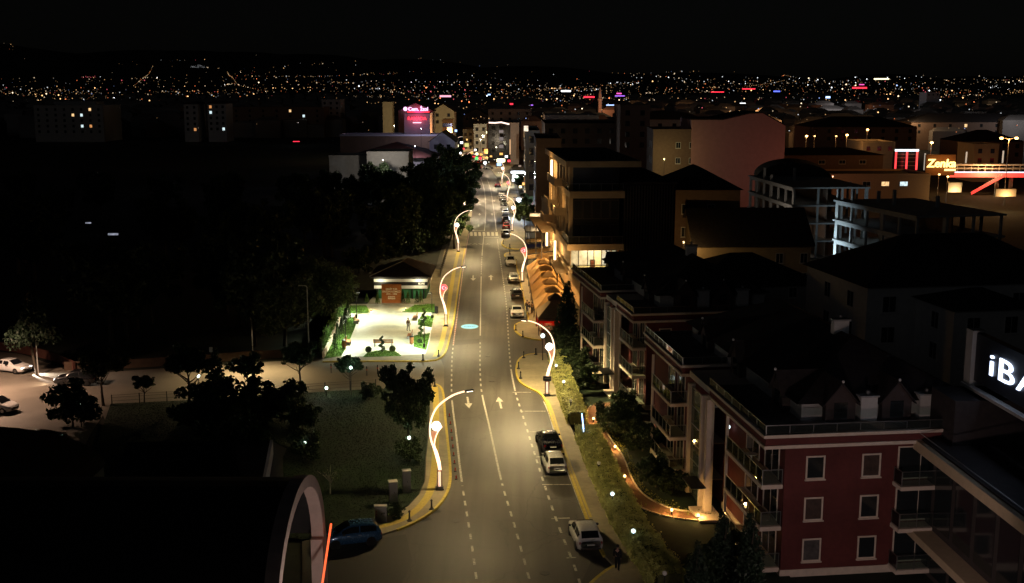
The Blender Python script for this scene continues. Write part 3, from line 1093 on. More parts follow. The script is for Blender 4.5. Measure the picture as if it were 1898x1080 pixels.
def car_meshes(kind):
    if kind in _car_cache:
        return _car_cache[kind]
    L, Wd, H, st = CAR_SHAPES[kind]
    hw = Wd / 2

    def sec(y):
        for i in range(len(st) - 1):
            if st[i][0] <= y <= st[i + 1][0]:
                t = (y - st[i][0]) / (st[i + 1][0] - st[i][0])
                return [st[i][k] + (st[i + 1][k] - st[i][k]) * t for k in range(6)]
        return list(st[-1])
    ys = sorted(set([s[0] for s in st] + [k / 26 for k in range(27)]))
    P, F = [], []
    ring = None
    for y in ys:
        _, w, zb, belt, rw, top = sec(y)
        w *= hw
        rw *= hw
        half = [(w * .80, zb), (w * .97, zb + .09), (w, zb + .28), (w * .995, (zb + belt) / 2 + .1), (w * .975, belt - .02), (w * .93 if top - belt > .1 else w * .93, belt + min(.03, (top - belt) * .3)),
                (rw + (w * .93 - rw) * .12, top - (top - belt) * .12), (rw * .93, top - .015 * (1 if top - belt > .1 else .5)), (rw * .5, top), (0, top + .008)]
        r = [(a, z) for a, z in half] + [(-a, z) for a, z in half[-2::-1]]
        ring = len(r)
        for a, z in r:
            P.append((a, (y - .5) * L, z))
    for i in range(len(ys) - 1):
        for k in range(ring - 1):
            F.append((i * ring + k, i * ring + k + 1, (i + 1) * ring + k + 1, (i + 1) * ring + k))
        F.append((i * ring + ring - 1, i * ring, (i + 1) * ring, (i + 1) * ring + ring - 1))
    F.append(tuple(range(ring)))
    F.append(tuple(range((len(ys) - 1) * ring + ring - 1, (len(ys) - 1) * ring - 1, -1)))
    mb = MB()
    mb.pts(P, F)
    out = {'body': mb, 'L': L, 'W': Wd, 'H': H}
    e = 0.012

    def side_pt(y, f):
        """point on the flank of the cabin: f=0 belt, 1 roof edge"""
        _, w, zb, belt, rw, top = sec(y)
        w *= hw
        rw *= hw
        a0, z0 = w * .93, belt + .03
        a1, z1 = rw + (w * .93 - rw) * .12, top - (top - belt) * .12
        return (a0 + (a1 - a0) * f, z0 + (z1 - z0) * f)
    # cabin extents where the roof stands above the belt
    cab = [s for s in st if s[5] - s[3] > .2]
    yr, yf = cab[0][0], cab[-1][0]

    def side_glass(ya, yb, sgn):
        m = MB()
        n = 5
        P = []
        for k in range(n + 1):
            y = ya + (yb - ya) * k / n
            for f in (.12, .94):
                a, z = side_pt(y, f)
                P.append((sgn * (a + e), (y - .5) * L, z))
        Fq = [(2 * k, 2 * k + 2, 2 * k + 3, 2 * k + 1) for k in range(n)]
        m.pts(P, Fq if sgn > 0 else [q[::-1] for q in Fq])
        return m
    mid = yr + (yf - yr) * .5
    out['sg'] = [side_glass(yr + .03, mid - .012, 1), side_glass(mid + .012, yf - .015, 1), side_glass(yr + .03, mid - .012, -1), side_glass(mid + .012, yf - .015, -1)]

    def end_glass(ya, yb, up, lo=.04, n=4):
        """sheet on the sloping screen between stations ya and yb"""
        P = []
        for k in range(n + 1):
            y = ya + (yb - ya) * k / n
            _, w, zb, belt, rw, top = sec(y)
            r = rw * hw * .9
            for f in (-1, -.5, 0, .5, 1):
                P.append((r * f, (y - .5) * L + (e if up > 0 else -e), top + .012 + e * (1 - .3 * abs(f)) - .008 * abs(f)))
        Fq = []
        for k in range(n):
            for j in range(4):
                q = (5 * k + j, 5 * k + j + 1, 5 * k + 6 + j, 5 * k + 5 + j)
                Fq.append(q)
        return MB().pts(P, Fq)
    # windscreen: from the cowl up to the roof; rear screen likewise
    tops = [(s[0], s[5]) for s in st]
    ymax = max(tops, key=lambda q: q[1])[0]
    cowl = [s[0] for s in st if s[0] > ymax and s[5] < .62 * H + .12][0]
    roof_f = [s[0] for s in st if s[0] >= ymax and s[5] > .965 * H][-1]
    out['ws'] = end_glass(roof_f + .035, cowl - .01, 1)
    if kind == 'sedan':
        out['rw'] = end_glass(.175, .315, -1)
    elif kind == 'suv':
        out['rw'] = end_glass(.035, .14, -1)
    else:
        out['rw'] = end_glass(.022, .115, -1)
    # wheels
    R = .33 if kind != 'suv' else .35
    tyre = MB(Matrix.Rotation(PI / 2, 4, 'Y')).lathe([(R * .7, -.1), (R * .97, -.1), (R, -.06), (R, .06), (R * .97, .1), (R * .7, .1)], 20)
    rim = MB(Matrix.Rotation(PI / 2, 4, 'Y')).lathe([(.05, -.06), (R * .69, -.085), (R * .69, .085), (R * .5, .108), (.05, .1)], 10)
    out['tyre'] = tyre.mesh('tyre', M_TYRE, True)
    out['rim'] = rim.mesh('rim', M_RIM)
    out['R'] = R
    arch = MB(Matrix.Rotation(PI / 2, 4, 'Y')).lathe([(R * 1.02, -.05), (R * 1.17, -.05), (R * 1.17, .05), (R * 1.02, .05)], 20)
    out['arch'] = arch.mesh('wheel_arch', M_TRIM)
    out['wy'] = (L * (.19 - .5), L * (.80 - .5))
    out['wx'] = hw * .905
    # lamps
    _, w, zb, belt, rw, top = sec(.01)
    tz = belt - .06

    def lampbox(y0, y1, x0, x1, z0, z1, b=.02):
        return MB().bbox(x0, x1, y0, y1, z0, z1, b)
    out['tl'] = [lampbox(-L / 2 - .012 + .02, -L / 2 + .16, s * hw * .50 if s > 0 else -hw * .86, hw * .86 if s > 0 else -hw * .50, tz - .11, tz + .05) for s in (1, -1)]
    _, w, zb, belt, rw, top = sec(.955)
    out['hl'] = [lampbox(L / 2 - .36, L / 2 - .1, s * hw * .42 if s > 0 else -hw * .82, hw * .82 if s > 0 else -hw * .42, belt - .12, belt + .012) for s in (1, -1)]
    out['plate'] = MB().box(-.26, .26, -L / 2 - .016, -L / 2 + .02, .62, .73).mesh('number_plate', M_PLATE)
    out['bump'] = MB().bbox(-hw * .76, hw * .76, -L / 2 - .03, -L / 2 + .1, .34, .46, .02).mesh('bumper', M_TRIM)
    out['grille'] = MB().bbox(-hw * .5, hw * .5, L / 2 - .08, L / 2 + .012, .36, .54, .02).mesh('grille', M_TRIM)
    _, w, zb, belt, rw, top = sec(yf - .02)
    out['mir'] = [MB().bbox(s * hw * .98 if s > 0 else -hw * 1.16, hw * 1.16 if s > 0 else -hw * .98, (yf - .06 - .5) * L, (yf - .06 - .5) * L + .14, belt + .02, belt + .16, .02) for s in (1, -1)]
    out['handle'] = [MB().box(s * hw * 1.0 - .012, s * hw * 1.0 + .012, (q - .5) * L, (q - .5) * L + .2, belt - .1, belt - .07) for s in (1, -1) for q in (.36, .55)]
    for k in ('sg', 'tl', 'hl', 'mir', 'handle'):
        nm = {'sg': 'side_window', 'tl': 'tail_light', 'hl': 'headlight', 'mir': 'mirror', 'handle': 'door_handle'}[k]
        mm = {'sg': GLASS_CAR, 'tl': M_TAIL, 'hl': M_HEAD, 'mir': M_TRIM, 'handle': M_STEEL}[k]
        out[k] = [m.mesh(nm, mm) for m in out[k]]
    out['ws'] = out['ws'].mesh('windscreen', GLASS_CAR)
    out['rw'] = out['rw'].mesh('rear_window', GLASS_CAR)
    out['wip'] = MB().tube([(0, -L / 2 + .02, 1.02), (.3, -L / 2 + .05, 1.06)], .012, 5).mesh('wiper', M_TRIM)
    _car_cache[kind] = out
    return out


_bodies = {}


def paint(name, col, metal=0.0, rough=0.25):
    return plain(name, col, rough, metal, 0.5, 0.8)


def car(kind, label, loc, heading, pm, small=False, heads=False, tails=False, group=None, plate=None):
    """heading: direction the nose points, degrees from +y towards +x"""
    C = car_meshes(kind)
    t = thing('car', label, 'car', (loc[0], loc[1], loc[2] if len(loc) > 2 else 0.0), -math.radians(heading), group)
    key = (kind, pm.name)
    if key not in _bodies:
        _bodies[key] = C['body'].mesh('body', pm, True)
    link('body', _bodies[key], t)
    link('windscreen', C['ws'], t)
    r = link('rear_window', C['rw'], t)
    for m in C['sg']:
        link('side_window', m, t)
    for s in (-1, 1):
        for y in C['wy']:
            w = link('wheel', C['arch'], t)
            w.location = (s * C['wx'], y, C['R'])
            q = link('tyre', C['tyre'], w)
            if not small:
                link('rim', C['rim'], w)
    for m in C['tl']:
        o = link('tail_light', m, t)
        if tails:
            o.data = m.copy()
            o.data.materials[0] = M_TAILON
    for m in C['hl']:
        o = link('headlight', m, t)
        if heads:
            o.data = m.copy()
            o.data.materials[0] = M_HEADON
    for m in C['mir']:
        link('mirror', m, t)
    link('number_plate', C['plate'], t)
    link('bumper', C['bump'], t)
    if not small:
        link('grille', C['grille'], t)
        link('wiper', C['wip'], r)
        for m in C['handle']:
            link('door_handle', m, t)
    return t


# ---- people: body, jacket, trousers grown over one skeleton
def skin_obj(name, joints, edges, m, parent, levels=1):
    me = bpy.data.meshes.new(name)
    me.from_pydata([j[:3] for j in joints], edges, [])
    me.materials.append(m)
    o = link(name, me, parent)
    sk = o.modifiers.new('skin', 'SKIN')
    sk.use_smooth_shade = True
    if not me.skin_vertices:
        bm = bmesh.new()
        bm.from_mesh(me)
        bm.verts.layers.skin.verify()
        bm.to_mesh(me)
        bm.free()
    for i, j in enumerate(joints):
        me.skin_vertices[0].data[i].radius = (j[3], j[4] if len(j) > 4 else j[3])
        me.skin_vertices[0].data[i].use_root = (i == 0)
    sb = o.modifiers.new('sub', 'SUBSURF')
    sb.levels = levels
    sb.render_levels = levels
    return o


M_SKIN = mat('skin', (0.42, 0.26, 0.19), 0.6, 0.08)
M_HAIR = mat('hair', (0.02, 0.015, 0.012), 0.6, 0.3, 20)


def person(label, loc, facing, top_m, leg_m, h=1.74, stride=0.0, arms=(0.08, -0.05), bend=0.0, group=None, hair_m=None, long_hair=False):
    """local -y is the front"""
    t = thing('person', label, 'person', loc, math.radians(facing), group)
    k = h / 1.74
    t.scale = (k, k, k)
    st = stride
    J = {'pel': (0, 0, .93, .13, .10), 'waist': (0, .01, 1.08, .125, .09), 'chest': (0, -.01, 1.30, .16, .105), 'neck': (0, .0, 1.47, .055, .055), 'head': (0, -.03, 1.57, .075, .09), 'crown': (0, -.02, 1.68, .07, .085),
         'nose': (0, -.115, 1.575, .018, .018)}
    for s, n in ((1, 'r'), (-1, 'l')):
        a = arms[0] if s > 0 else arms[1]
        fw = st * s
        J['hip' + n] = (s * .09, 0, .90, .09, .095)
        J['kn' + n] = (s * .10, -fw * .5 - .01, .50, .062, .065)
        J['an' + n] = (s * .10, -fw + max(0, -fw) * .1 + .03, .085, .042, .045)
        J['toe' + n] = (s * .115, -fw - .15, .035, .04, .03)
        J['sh' + n] = (s * .185, 0, 1.41, .06, .06)
        J['el' + n] = (s * .235, -a * .4 + .04, 1.13, .045, .045)
        J['wr' + n] = (s * .24, -a - .05, .89, .03, .03)
        J['pa' + n] = (s * .235, -a - .075, .82, .034, .018)
        for q, (dx, dl) in enumerate([(-.03, .085), (-.011, .1), (.01, .095), (.028, .075)]):
            J['f%d%s' % (q, n)] = (s * .235, -a - .085 + dx, .775, .009, .009)
            J['g%d%s' % (q, n)] = (s * .222, -a - .095 + dx, .82 - dl, .008, .008)
        J['t0' + n] = (s * .222, -a - .115, .83, .01, .01)
        J['t1' + n] = (s * .212, -a - .135, .785, .009, .009)
    E = [('pel', 'waist'), ('waist', 'chest'), ('chest', 'neck'), ('neck', 'head'), ('head', 'crown'), ('head', 'nose')]
    for n in 'rl':
        E += [('pel', 'hip' + n), ('hip' + n, 'kn' + n), ('kn' + n, 'an' + n), ('an' + n, 'toe' + n), ('chest', 'sh' + n), ('sh' + n, 'el' + n), ('el' + n, 'wr' + n), ('wr' + n, 'pa' + n)]
        for q in range(4):
            E += [('pa' + n, 'f%d%s' % (q, n)), ('f%d%s' % (q, n), 'g%d%s' % (q, n))]
        E += [('wr' + n, 't0' + n), ('t0' + n, 't1' + n)]

    def sub(keys, name, m, grow=0.0, lv=1):
        keys = list(keys)
        js = [list(J[q]) for q in keys]
        for j in js:
            j[3] += grow
            j[4] += grow
        ed = [(keys.index(a), keys.index(b)) for a, b in E if a in keys and b in keys]
        return skin_obj(name, js, ed, m, t, lv)
    sub(J.keys(), 'body', M_SKIN)
    sub(['waist', 'chest', 'pel', 'shr', 'elr', 'wrr', 'shl', 'ell', 'wrl'], 'jacket', top_m, .022)
    sub(['pel', 'hipr', 'knr', 'anr', 'hipl', 'knl', 'anl'], 'trousers', leg_m, .02)
    for n in 'rl':
        sub(['an' + n, 'toe' + n], 'shoe', M_TYRE, .015)
    mb = MB()
    mb.ball((0, .005, 1.665), .108, 12, 8, 0.95)
    if long_hair:
        mb.lathe([(.05, 1.40), (.095, 1.5), (.105, 1.64)], 10, (0, .03, 0))
    mb.build('hair', hair_m or M_HAIR, t, True)
    return t

# ================================================================== THE RIGHT SIDE
M_REDW = mat('red_render', (0.13, 0.032, 0.028), 0.85, 0.14, 2.5, 0.2, 30, var2=0.2, scale2=0.4)
M_CREAM = mat('cream_trim', (0.74, 0.62, 0.50), 0.75, 0.1, 3, 0.1)
M_ROOFD = mat('roof_tile_dark', (0.035, 0.028, 0.027), 0.85, 0.35, 2.0, 0.4, 12)
M_ROOFR = mat('roof_tile_red', (0.09, 0.03, 0.022), 0.85, 0.3, 2.0, 0.4, 12)
M_WGL = plain('window_glass', (0.02, 0.024, 0.026), 0.06, 0.0, 0.8)
M_RGL = glass('railing_glass', (0.6, 0.66, 0.64), 0.01, 0.04)
M_TGL = glass('tower_glass', (0.30, 0.38, 0.34), 0.04, 0.45)
M_CONC = mat('concrete', (0.34, 0.33, 0.31), 0.9, 0.18, 1.2, 0.3)
M_BEIGE = mat('beige_render', (0.55, 0.42, 0.27), 0.8, 0.1, 2, 0.15)
M_GREYW = mat('grey_render', (0.42, 0.40, 0.37), 0.85, 0.14, 1.2, 0.15)
M_OFFW = mat('offwhite_render', (0.62, 0.59, 0.54), 0.85, 0.1, 1.2, 0.12)
M_BROWN = mat('brown_render', (0.20, 0.13, 0.09), 0.85, 0.16, 1.4, 0.15)
M_PINK = mat('pink_render', (0.55, 0.30, 0.27), 0.9, 0.08, 0.8, 0.12)
M_TERR = mat('terrace_tile', (0.16, 0.14, 0.13), 0.7, 0.2, 2)
M_ACRYL = emit('curtain_dim', (0.8, 0.6, 0.4), 0.012)

WIN_LIT = [window_glow('room_warm', (1.0, 0.62, 0.28), 1.3), window_glow('room_cool', (0.75, 0.95, 1.0), 1.2), window_glow('room_amber', (1.0, 0.42, 0.14), 0.8)]


CURT = [M_WGL, mat('curtain_grey', (.10, .09, .085), .5, .5, 2.2), M_WGL, mat('curtain_brown', (.07, .045, .035), .5, .5, 2.2)]


def window(parent, M, w, h, trim=M_CREAM, pane=M_WGL, fw=0.11, mullion=True, sill=True):
    """window on a wall; M puts local x along the wall, -y outwards, origin at its centre"""
    f = MB(M)
    f.box(-w / 2, -w / 2 + fw, -.06, .02, -h / 2, h / 2).box(w / 2 - fw, w / 2, -.06, .02, -h / 2, h / 2)
    f.box(-w / 2 + fw, w / 2 - fw, -.06, .02, h / 2 - fw, h / 2).box(-w / 2 + fw, w / 2 - fw, -.06, .02, -h / 2, -h / 2 + fw)
    if mullion:
        f.box(-.025, .025, -.03, .02, -h / 2 + fw, h / 2 - fw)
    o = f.build('window', trim, parent, world=True)
    g = MB(M).box(-w / 2 + fw, w / 2 - fw, -.012, .01, -h / 2 + fw, h / 2 - fw).build('pane', pane, None)
    g.parent = o
    inv = wm(o).inverted()
    g.data.transform(inv)
    if sill:
        s = MB(M).box(-w / 2 - .06, w / 2 + .06, -.14, .0, -h / 2 - .07, -h / 2 - .002).build('sill', trim, None)
        s.parent = o
        s.data.transform(inv)
    return o


def wall_frame(p0, p1):
    """matrix with x along p0->p1, y to the left of it (inwards when the wall is walked with its outside on the right)"""
    d = Vector((p1[0] - p0[0], p1[1] - p0[1]))
    return Matrix.Translation((p0[0], p0[1], 0)) @ Matrix.Rotation(math.atan2(d.y, d.x), 4, 'Z'), d.length


def railing_panes(parent, pts, z, h=0.95, step=1.15, gm=M_RGL):
    """glass railing along 2-D points: handrail, posts and one pane per bay"""
    for a, b in zip(pts[:-1], pts[1:]):
        M, L = wall_frame(a, b)
        n = max(1, round(L / step))
        rail = MB(M).box(0, L, -.025, .025, z + h, z + h + .045)
        for k in range(n + 1):
            x = min(max(L * k / n, .02), L - .02)
            rail.box(x - .02, x + .02, -.02, .02, z, z + h)
        r = rail.build('railing', M_STEEL, None)
        r.parent = parent
        inv = wm(parent).inverted()
        r.data.transform(inv)
        for k in range(n):
            g = MB(M).box(L * k / n + .04, L * (k + 1) / n - .04, -.008, .008, z + .08, z + h - .04).build('glass_pane', gm, None)
            g.parent = parent
            g.data.transform(inv)


def apartment(label, O, th, length, depth, bays, tower, win_front, loggia=None, side_red=True):
    t = thing('apartment_block', label, 'building', (O[0], O[1], 0), th)
    B = lambda: MB()
    FL = [0.58, 3.38, 6.18]
    ZT = 8.75
    wx = 1.4
    cut = tower[0]
    # main walls: two blocks with the stair tower between
    for i, (y0, y1) in enumerate([(0, tower[0]), (tower[1], length)]):
        x0 = wx if i == 0 else 0.5
        B().box(x0, depth, y0, y1, 0, ZT).build('wall', M_REDW, t)
        B().box(x0 - .05, depth + .05, y0 - .05, y1 + .05, 0, .5).build('plinth', M_CREAM, t)
    B().box(1.6, depth - .3, tower[0], tower[1], 0, ZT + .3).build('wall', M_REDW, t)
    # entablature: cream cornice, red band, cream cornice following the balcony line
    for i, (y0, y1, xl) in enumerate([(-.45, tower[0] - .6, -.15), (tower[1] + 2.0, length + .4, -.45)]):
        B().box(xl + .1, depth + .35, y0 + .1, y1 - .1, ZT + .22, ZT + .72).build('frieze', M_REDW, t)
        B().box(xl, depth + .45, y0, y1, ZT, ZT + .215).build('cornice', M_CREAM, t)
        B().box(xl - .08, depth + .53, y0 - .08, y1 + .08, ZT + .725, ZT + .93).build('cornice', M_CREAM, t)
        f = B().box(xl + .25, depth + .2, y0 + .25, y1 - .25, ZT + .932, ZT + .97).build('roof_terrace', M_TERR, t)
        Mw = wm(t)
        q = [(xl + .1, y1 - .1), (xl + .1, y0 + .1), (depth + .3, y0 + .1)]
        railing_panes(f, [tuple((Mw @ Vector((a, b, 0)))[:2]) for a, b in q], ZT + .94, .55, 1.6)
    # set-back piece of roof over the stairs
    B().box(.2, depth + .3, tower[0] - .59, tower[1] + 1.99, ZT + .02, ZT + .5).build('cornice', M_CREAM, t)
    # attic: hipped roof with gabled dormers, pale walls between them
    ax0, ax1, ay0, ay1 = 3.2, depth - .6, 2.2, length - 2.0
    B().box(ax0, ax1, ay0, ay1, ZT + .9, ZT + 2.2).build('attic_wall', M_GREYW, t)
    zr, zp = ZT + 2.2, ZT + 5.2
    cx = (ax0 + ax1) / 2
    hx = (ax1 - ax0) / 2
    e = .5
    rf = B().pts([(ax0 - e, ay0 - e, zr), (ax1 + e, ay0 - e, zr), (ax1 + e, ay1 + e, zr), (ax0 - e, ay1 + e, zr), (cx, ay0 + hx, zp), (cx, ay1 - hx, zp)],
                 [(0, 1, 4), (1, 2, 5, 4), (2, 3, 5), (3, 0, 4, 5), (3, 2, 1, 0)]).build('roof', M_ROOFD, t)
    dorm = [(ax0 + 2.4, 'f'), (ax0 + 6.2, 'f'), (ay0 + 3.0, 's'), (ay0 + 12.0, 's'), (ay0 + 20.0, 's')]
    for pos, side in dorm:
        if side == 'f':
            M = Matrix.Translation((pos, ay0 - .55, zr - 1.2))
        else:
            if pos > ay1 - 1:
                continue
            M = Matrix.Translation((ax0 - .55, pos, zr - 1.2)) @ Matrix.Rotation(-PI / 2, 4, 'Z')
        d = MB(M).pts([(-1, 0, 0), (1, 0, 0), (1, 0, 1.3), (0, 0, 2.5), (-1, 0, 1.3), (-1, 3.4, 0), (1, 3.4, 0), (1, 3.4, 1.3), (0, 3.4, 2.5), (-1, 3.4, 1.3)],
                      [(0, 1, 2, 3, 4), (0, 4, 9, 5), (1, 6, 7, 2), (5, 9, 8, 7, 6)]).build('dormer', mat('dormer_wall', (.07, .05, .045), .85, .2, 2), t)
        MB(M).pts([(-1.25, -.2, 1.12), (0, -.2, 2.62), (1.25, -.2, 1.12), (-1.25, 3.4, 1.12), (0, 3.4, 2.62), (1.25, 3.4, 1.12), (-1.25, -.2, 1.02), (0, -.2, 2.5), (1.25, -.2, 1.02), (-1.25, 3.4, 1.02), (0, 3.4, 2.5), (1.25, 3.4, 1.02)],
                  [(0, 1, 4, 3), (1, 2, 5, 4), (6, 9, 10, 7), (7, 10, 11, 8), (0, 6, 7, 1), (1, 7, 8, 2), (0, 3, 9, 6), (2, 8, 11, 5)]).build('dormer_roof', M_ROOFD, d)
        MB(M).box(-.45, .45, -.02, .02, .15, 1.25).build('pane', M_WGL, d)
        MB(M).ball((0, -.2, 2.68), .1, 8, 6).build('finial', M_WHITE, d)
    for x, y in [(ax0 + 4.3, ay0 - .3), (ax0 + 8.3, ay0 - .3), (cx, ay0 + hx + 2)]:
        c = B().box(x - .55, x + .55, y - .3, y + .3, zr - 1.25, zr + .35 if y < ay0 else zp + .7).build('chimney', M_OFFW, t)
        B().box(x - .65, x + .65, y - .4, y + .4, (zr + .35 if y < ay0 else zp + .7) + .002, (zr + .45 if y < ay0 else zp + .82)).build('chimney_cap', M_CONC, c)
        B().ball((x, y, (zr + .62 if y < ay0 else zp + 1.0)), .16, 8, 6).build('cowl', M_STEEL, c)
    # balconies on the street side
    for i, (y0, y1) in enumerate(bays):
        xl = 0.0 if i == 0 else -.9
        xw = wx if i == 0 else .5
        for z in FL:
            s = B().bbox(xl, xw - .003, y0, y1, z - .28, z, .03).build('balcony', M_CREAM, t)
            Mw = wm(t)
            railing_panes(s, [tuple((Mw @ Vector((a, b, 0)))[:2]) for a, b in [(xl + .06, y1 - .06), (xl + .06, y0 + .06), (xw - .02, y0 + .06)]], z + .002)
            # sliding doors behind: pale frames
            M = wm(t) @ Matrix.Translation((xw, (y0 + y1) / 2, z + 1.2)) @ Matrix.Rotation(-PI / 2, 4, 'Z')
            for off, ww in ((-(y1 - y0) * .28, (y1 - y0) * .36), ((y1 - y0) * .22, (y1 - y0) * .36)):
                window(t, M @ Matrix.Translation((off, 0, 0)), ww, 2.3, M_CREAM, M_WGL, .09, True, False)
            # bits of balcony furniture
            if (i + int(z)) % 2 == 0:
                ty = y0 + (y1 - y0) * .55
                B().lathe([(.22, 0), (.05, .04), (.05, .68), (.40, .70), (.40, .73)], 12, ((xl + xw) / 2, ty, z + .002)).build('balcony_table', M_WHITE, s)
            else:
                B().bbox((xl + xw) / 2 - .3, (xl + xw) / 2 + .3, y0 + 1.0, y0 + 2.6, z + .002, z + .42, .06).build('balcony_bench', M_BROWN, s)
        # slim posts at the balcony corners
        for (px_, py_) in ((xl + .1, y1 - .1),):
            B().box(px_ - .09, px_ + .09, py_ + .1, py_ + .28, 0, ZT).build('post', M_CREAM, t)
    # stair tower: glass front between cream piers
    y0, y1 = tower
    for y in (y0, y1):
        B().box(-.45, .05, y - .2, y + .2, 0.05, ZT + .02).build('tower_pier', M_CREAM, t)
    B().box(-.35, .2, y0 - 1.25, y0 - .8, 0, ZT - .02).build('tower_pier', M_CREAM, t)
    z = .15
    row = 0
    while z < ZT - .5:
        z1 = min(z + 1.4, ZT - .05)
        B().box(-.22, -.19, y0 + .22, y1 - .22, z + .03, z1 - .03).build('tower_pane', M_TGL, t)
        B().box(-.25, -.15, y0 + .22, y1 - .22, z1 - .03, z1 + .03).build('tower_transom', M_STEEL, t)
        z = z1
        row += 1
    for z in (2.2, 5.0, 7.8):
        B().box(0, 1.55, y0 + .25, y1 - .25, z - .1, z).build('landing', M_CONC, t)
    B().bbox(-1.6, -.48, y0 - 2.0, y0 + .5, 2.3, 2.42).build('entrance_canopy', M_DARK, t)
    B().box(-1.2, .6, y0 - 3.0, y0 - .1, 0.1, .28).build('entrance_step', M_CREAM, t)
    # windows on the face towards the camera
    for x in win_front:
        for z in (1.78, 4.55, 7.3):
            window(t, wm(t) @ Matrix.Translation((x, 0, z)), 1.25, 1.55, M_CREAM, CURT[int(x * 3 + z * 2) % 4], .1, False)
    if loggia:
        for z in FL:
            lg = B().bbox(loggia[0], loggia[1], -1.2, -.003, z - .26, z, .03).build('balcony', M_CREAM, t)
            Mw = wm(t)
            railing_panes(lg, [tuple((Mw @ Vector((a, b, 0)))[:2]) for a, b in [(loggia[0] + .06, -.05), (loggia[0] + .06, -1.14), (loggia[1] - .06, -1.14), (loggia[1] - .06, -.05)]], z + .002)
            window(t, wm(t) @ Matrix.Translation(((loggia[0] + loggia[1]) / 2, 0, z + 1.2)), loggia[1] - loggia[0] - .5, 2.2, M_CREAM, M_WGL, .09, True, False)
    return t


APT1 = apartment('nearest red apartment block with cream balconies behind the garden path', (15.8, 68.1), math.radians(7), 29.6, 15.0, [(.2, 7.6), (19.2, 25.2)], (12.3, 15.7), (3.4, 7.1), (8.6, 12.2))
APT2 = apartment('farther red apartment block with cream balconies beside the fabric tents', (11.6, 106.3), math.radians(8.3), 27.5, 14.5, [(.2, 5.4), (13.4, 20.0)], (7.2, 10.2), (3.2, 6.6), None)

# satellite dish on the roof of the nearest block
p = APT1.location
sd = thing('satellite_dish', 'pale satellite dish on the roof behind the nearest red block', 'satellite dish', tuple(wm(APT1) @ Vector((9.5, 26.6, 9.73))))
MB().tube([(0, 0, 0), (0, 0, 1.3)], .05, 6).build('mast', M_STEEL, sd)
MB(Matrix.Translation((0, -.2, 1.5)) @ Matrix.Rotation(math.radians(65), 4, 'X')).lathe([(.05, 0), (.5, .08), (.85, .26), (.8, .28), (.4, .12), (.04, .05)], 20).build('dish', M_OFFW, sd, True)
MB().tube([(0, -.2, 1.3), (0, -1.0, 1.7)], .025, 5).build('feed_arm', M_STEEL, sd)


# ---- the neighbour at the right edge with the lit letters
nb = thing('office_building', 'dark flat-roofed office building cut by the right picture edge', 'building', (27.2, 40.0, 0), math.radians(3))
MB().box(1.0, 22, 0, 30.5, 0, 8.3).build('wall', mat('office_wall', (.05, .04, .036), .8, .2, 1.2), nb)
MB().box(-.1, 22.4, -.3, 31.2, 8.3, 8.95).build('fascia', M_BEIGE, nb)
MB().box(.3, 22, 0, 30.8, 8.95, 9.05).build('roof', M_ROOFD, nb)
MB().box(-.3, 1.0, -.3, 31.0, 2.7, 3.2).build('lower_ledge', M_BEIGE, nb)
MB().tube([(.1, 0, 9.45), (.1, 31, 9.45)], .03, 6).build('roof_rail', M_STEEL, nb)
for k in range(11):
    MB().box(.97, 1.02, .6 + k * 2.8, 2.9 + k * 2.8, 3.6, 7.6).build('pane', M_WGL, nb)
for k in range(11):
    MB().box(.94, 1.02, .6 + k * 2.8, 2.9 + k * 2.8, .4, 2.5).build('pane', M_WGL, nb)
MB().box(1.6, 12, 27.5, 31.0, 9.05, 11.9).build('roof_room', M_ROOFD, nb)
pane_ = thing('sign_board', 'dark sign board with glowing blue-white letters at the right edge', 'sign', (29.4, 70.0, 12.6), math.radians(-87))
MB().bbox(0, 13.0, 0, .5, 0, 3.1, .04).build('board', plain('sign_black', (0.015, 0.017, 0.022), .5), pane_)
MB().box(-.9, -.02, -.25, .6, -.3, 3.2).build('side_panel', M_GREYW, pane_)
MB().box(-.9, 13.0, -.45, -.02, -.5, -.305).build('ledge', M_GREYW, pane_)
M_SIGNW = emit('sign_white', (0.62, 0.74, 1.0), 3.2)
text_obj('letters', 'iBAŞ', 2.0, M_SIGNW, pane_, (1.9, -.06, 1.5), (PI / 2, 0, 0), 'LEFT', .05, 1.12, bold=-.01).scale = (2.0, 1, 1)
lamp_light('sign_glow', 'AREA', (4.0, -1.2, 1.8), .5, (.55, .7, 1), pane_, 2.5, rot=(PI / 2, 0, 0))

yl = thing('assumed_yard_lamp', 'assumed yard lamp between the nearest red block and the office, below the picture edge', 'lamp post', (17.5, 47.5, 0))  # unseen lamp, assumed for the light on the red block's front
MB().tube([(0, 0, 0), (0, 0, 7.6), (.6, .4, 7.9)], [.09, .06, .04], 8).build('pole', M_DARK, yl)
MB().bbox(.4, .9, .25, .5, 7.86, 7.96).build('head', M_DARK, yl)
lamp_light('assumed_yard_light', 'SPOT', (.65, .4, 7.75), 560, (1, .74, .70), yl, .25, 96, .8, (math.radians(84), 0, math.radians(-4)))

# ---- generic house / block
_seed_house = [100]


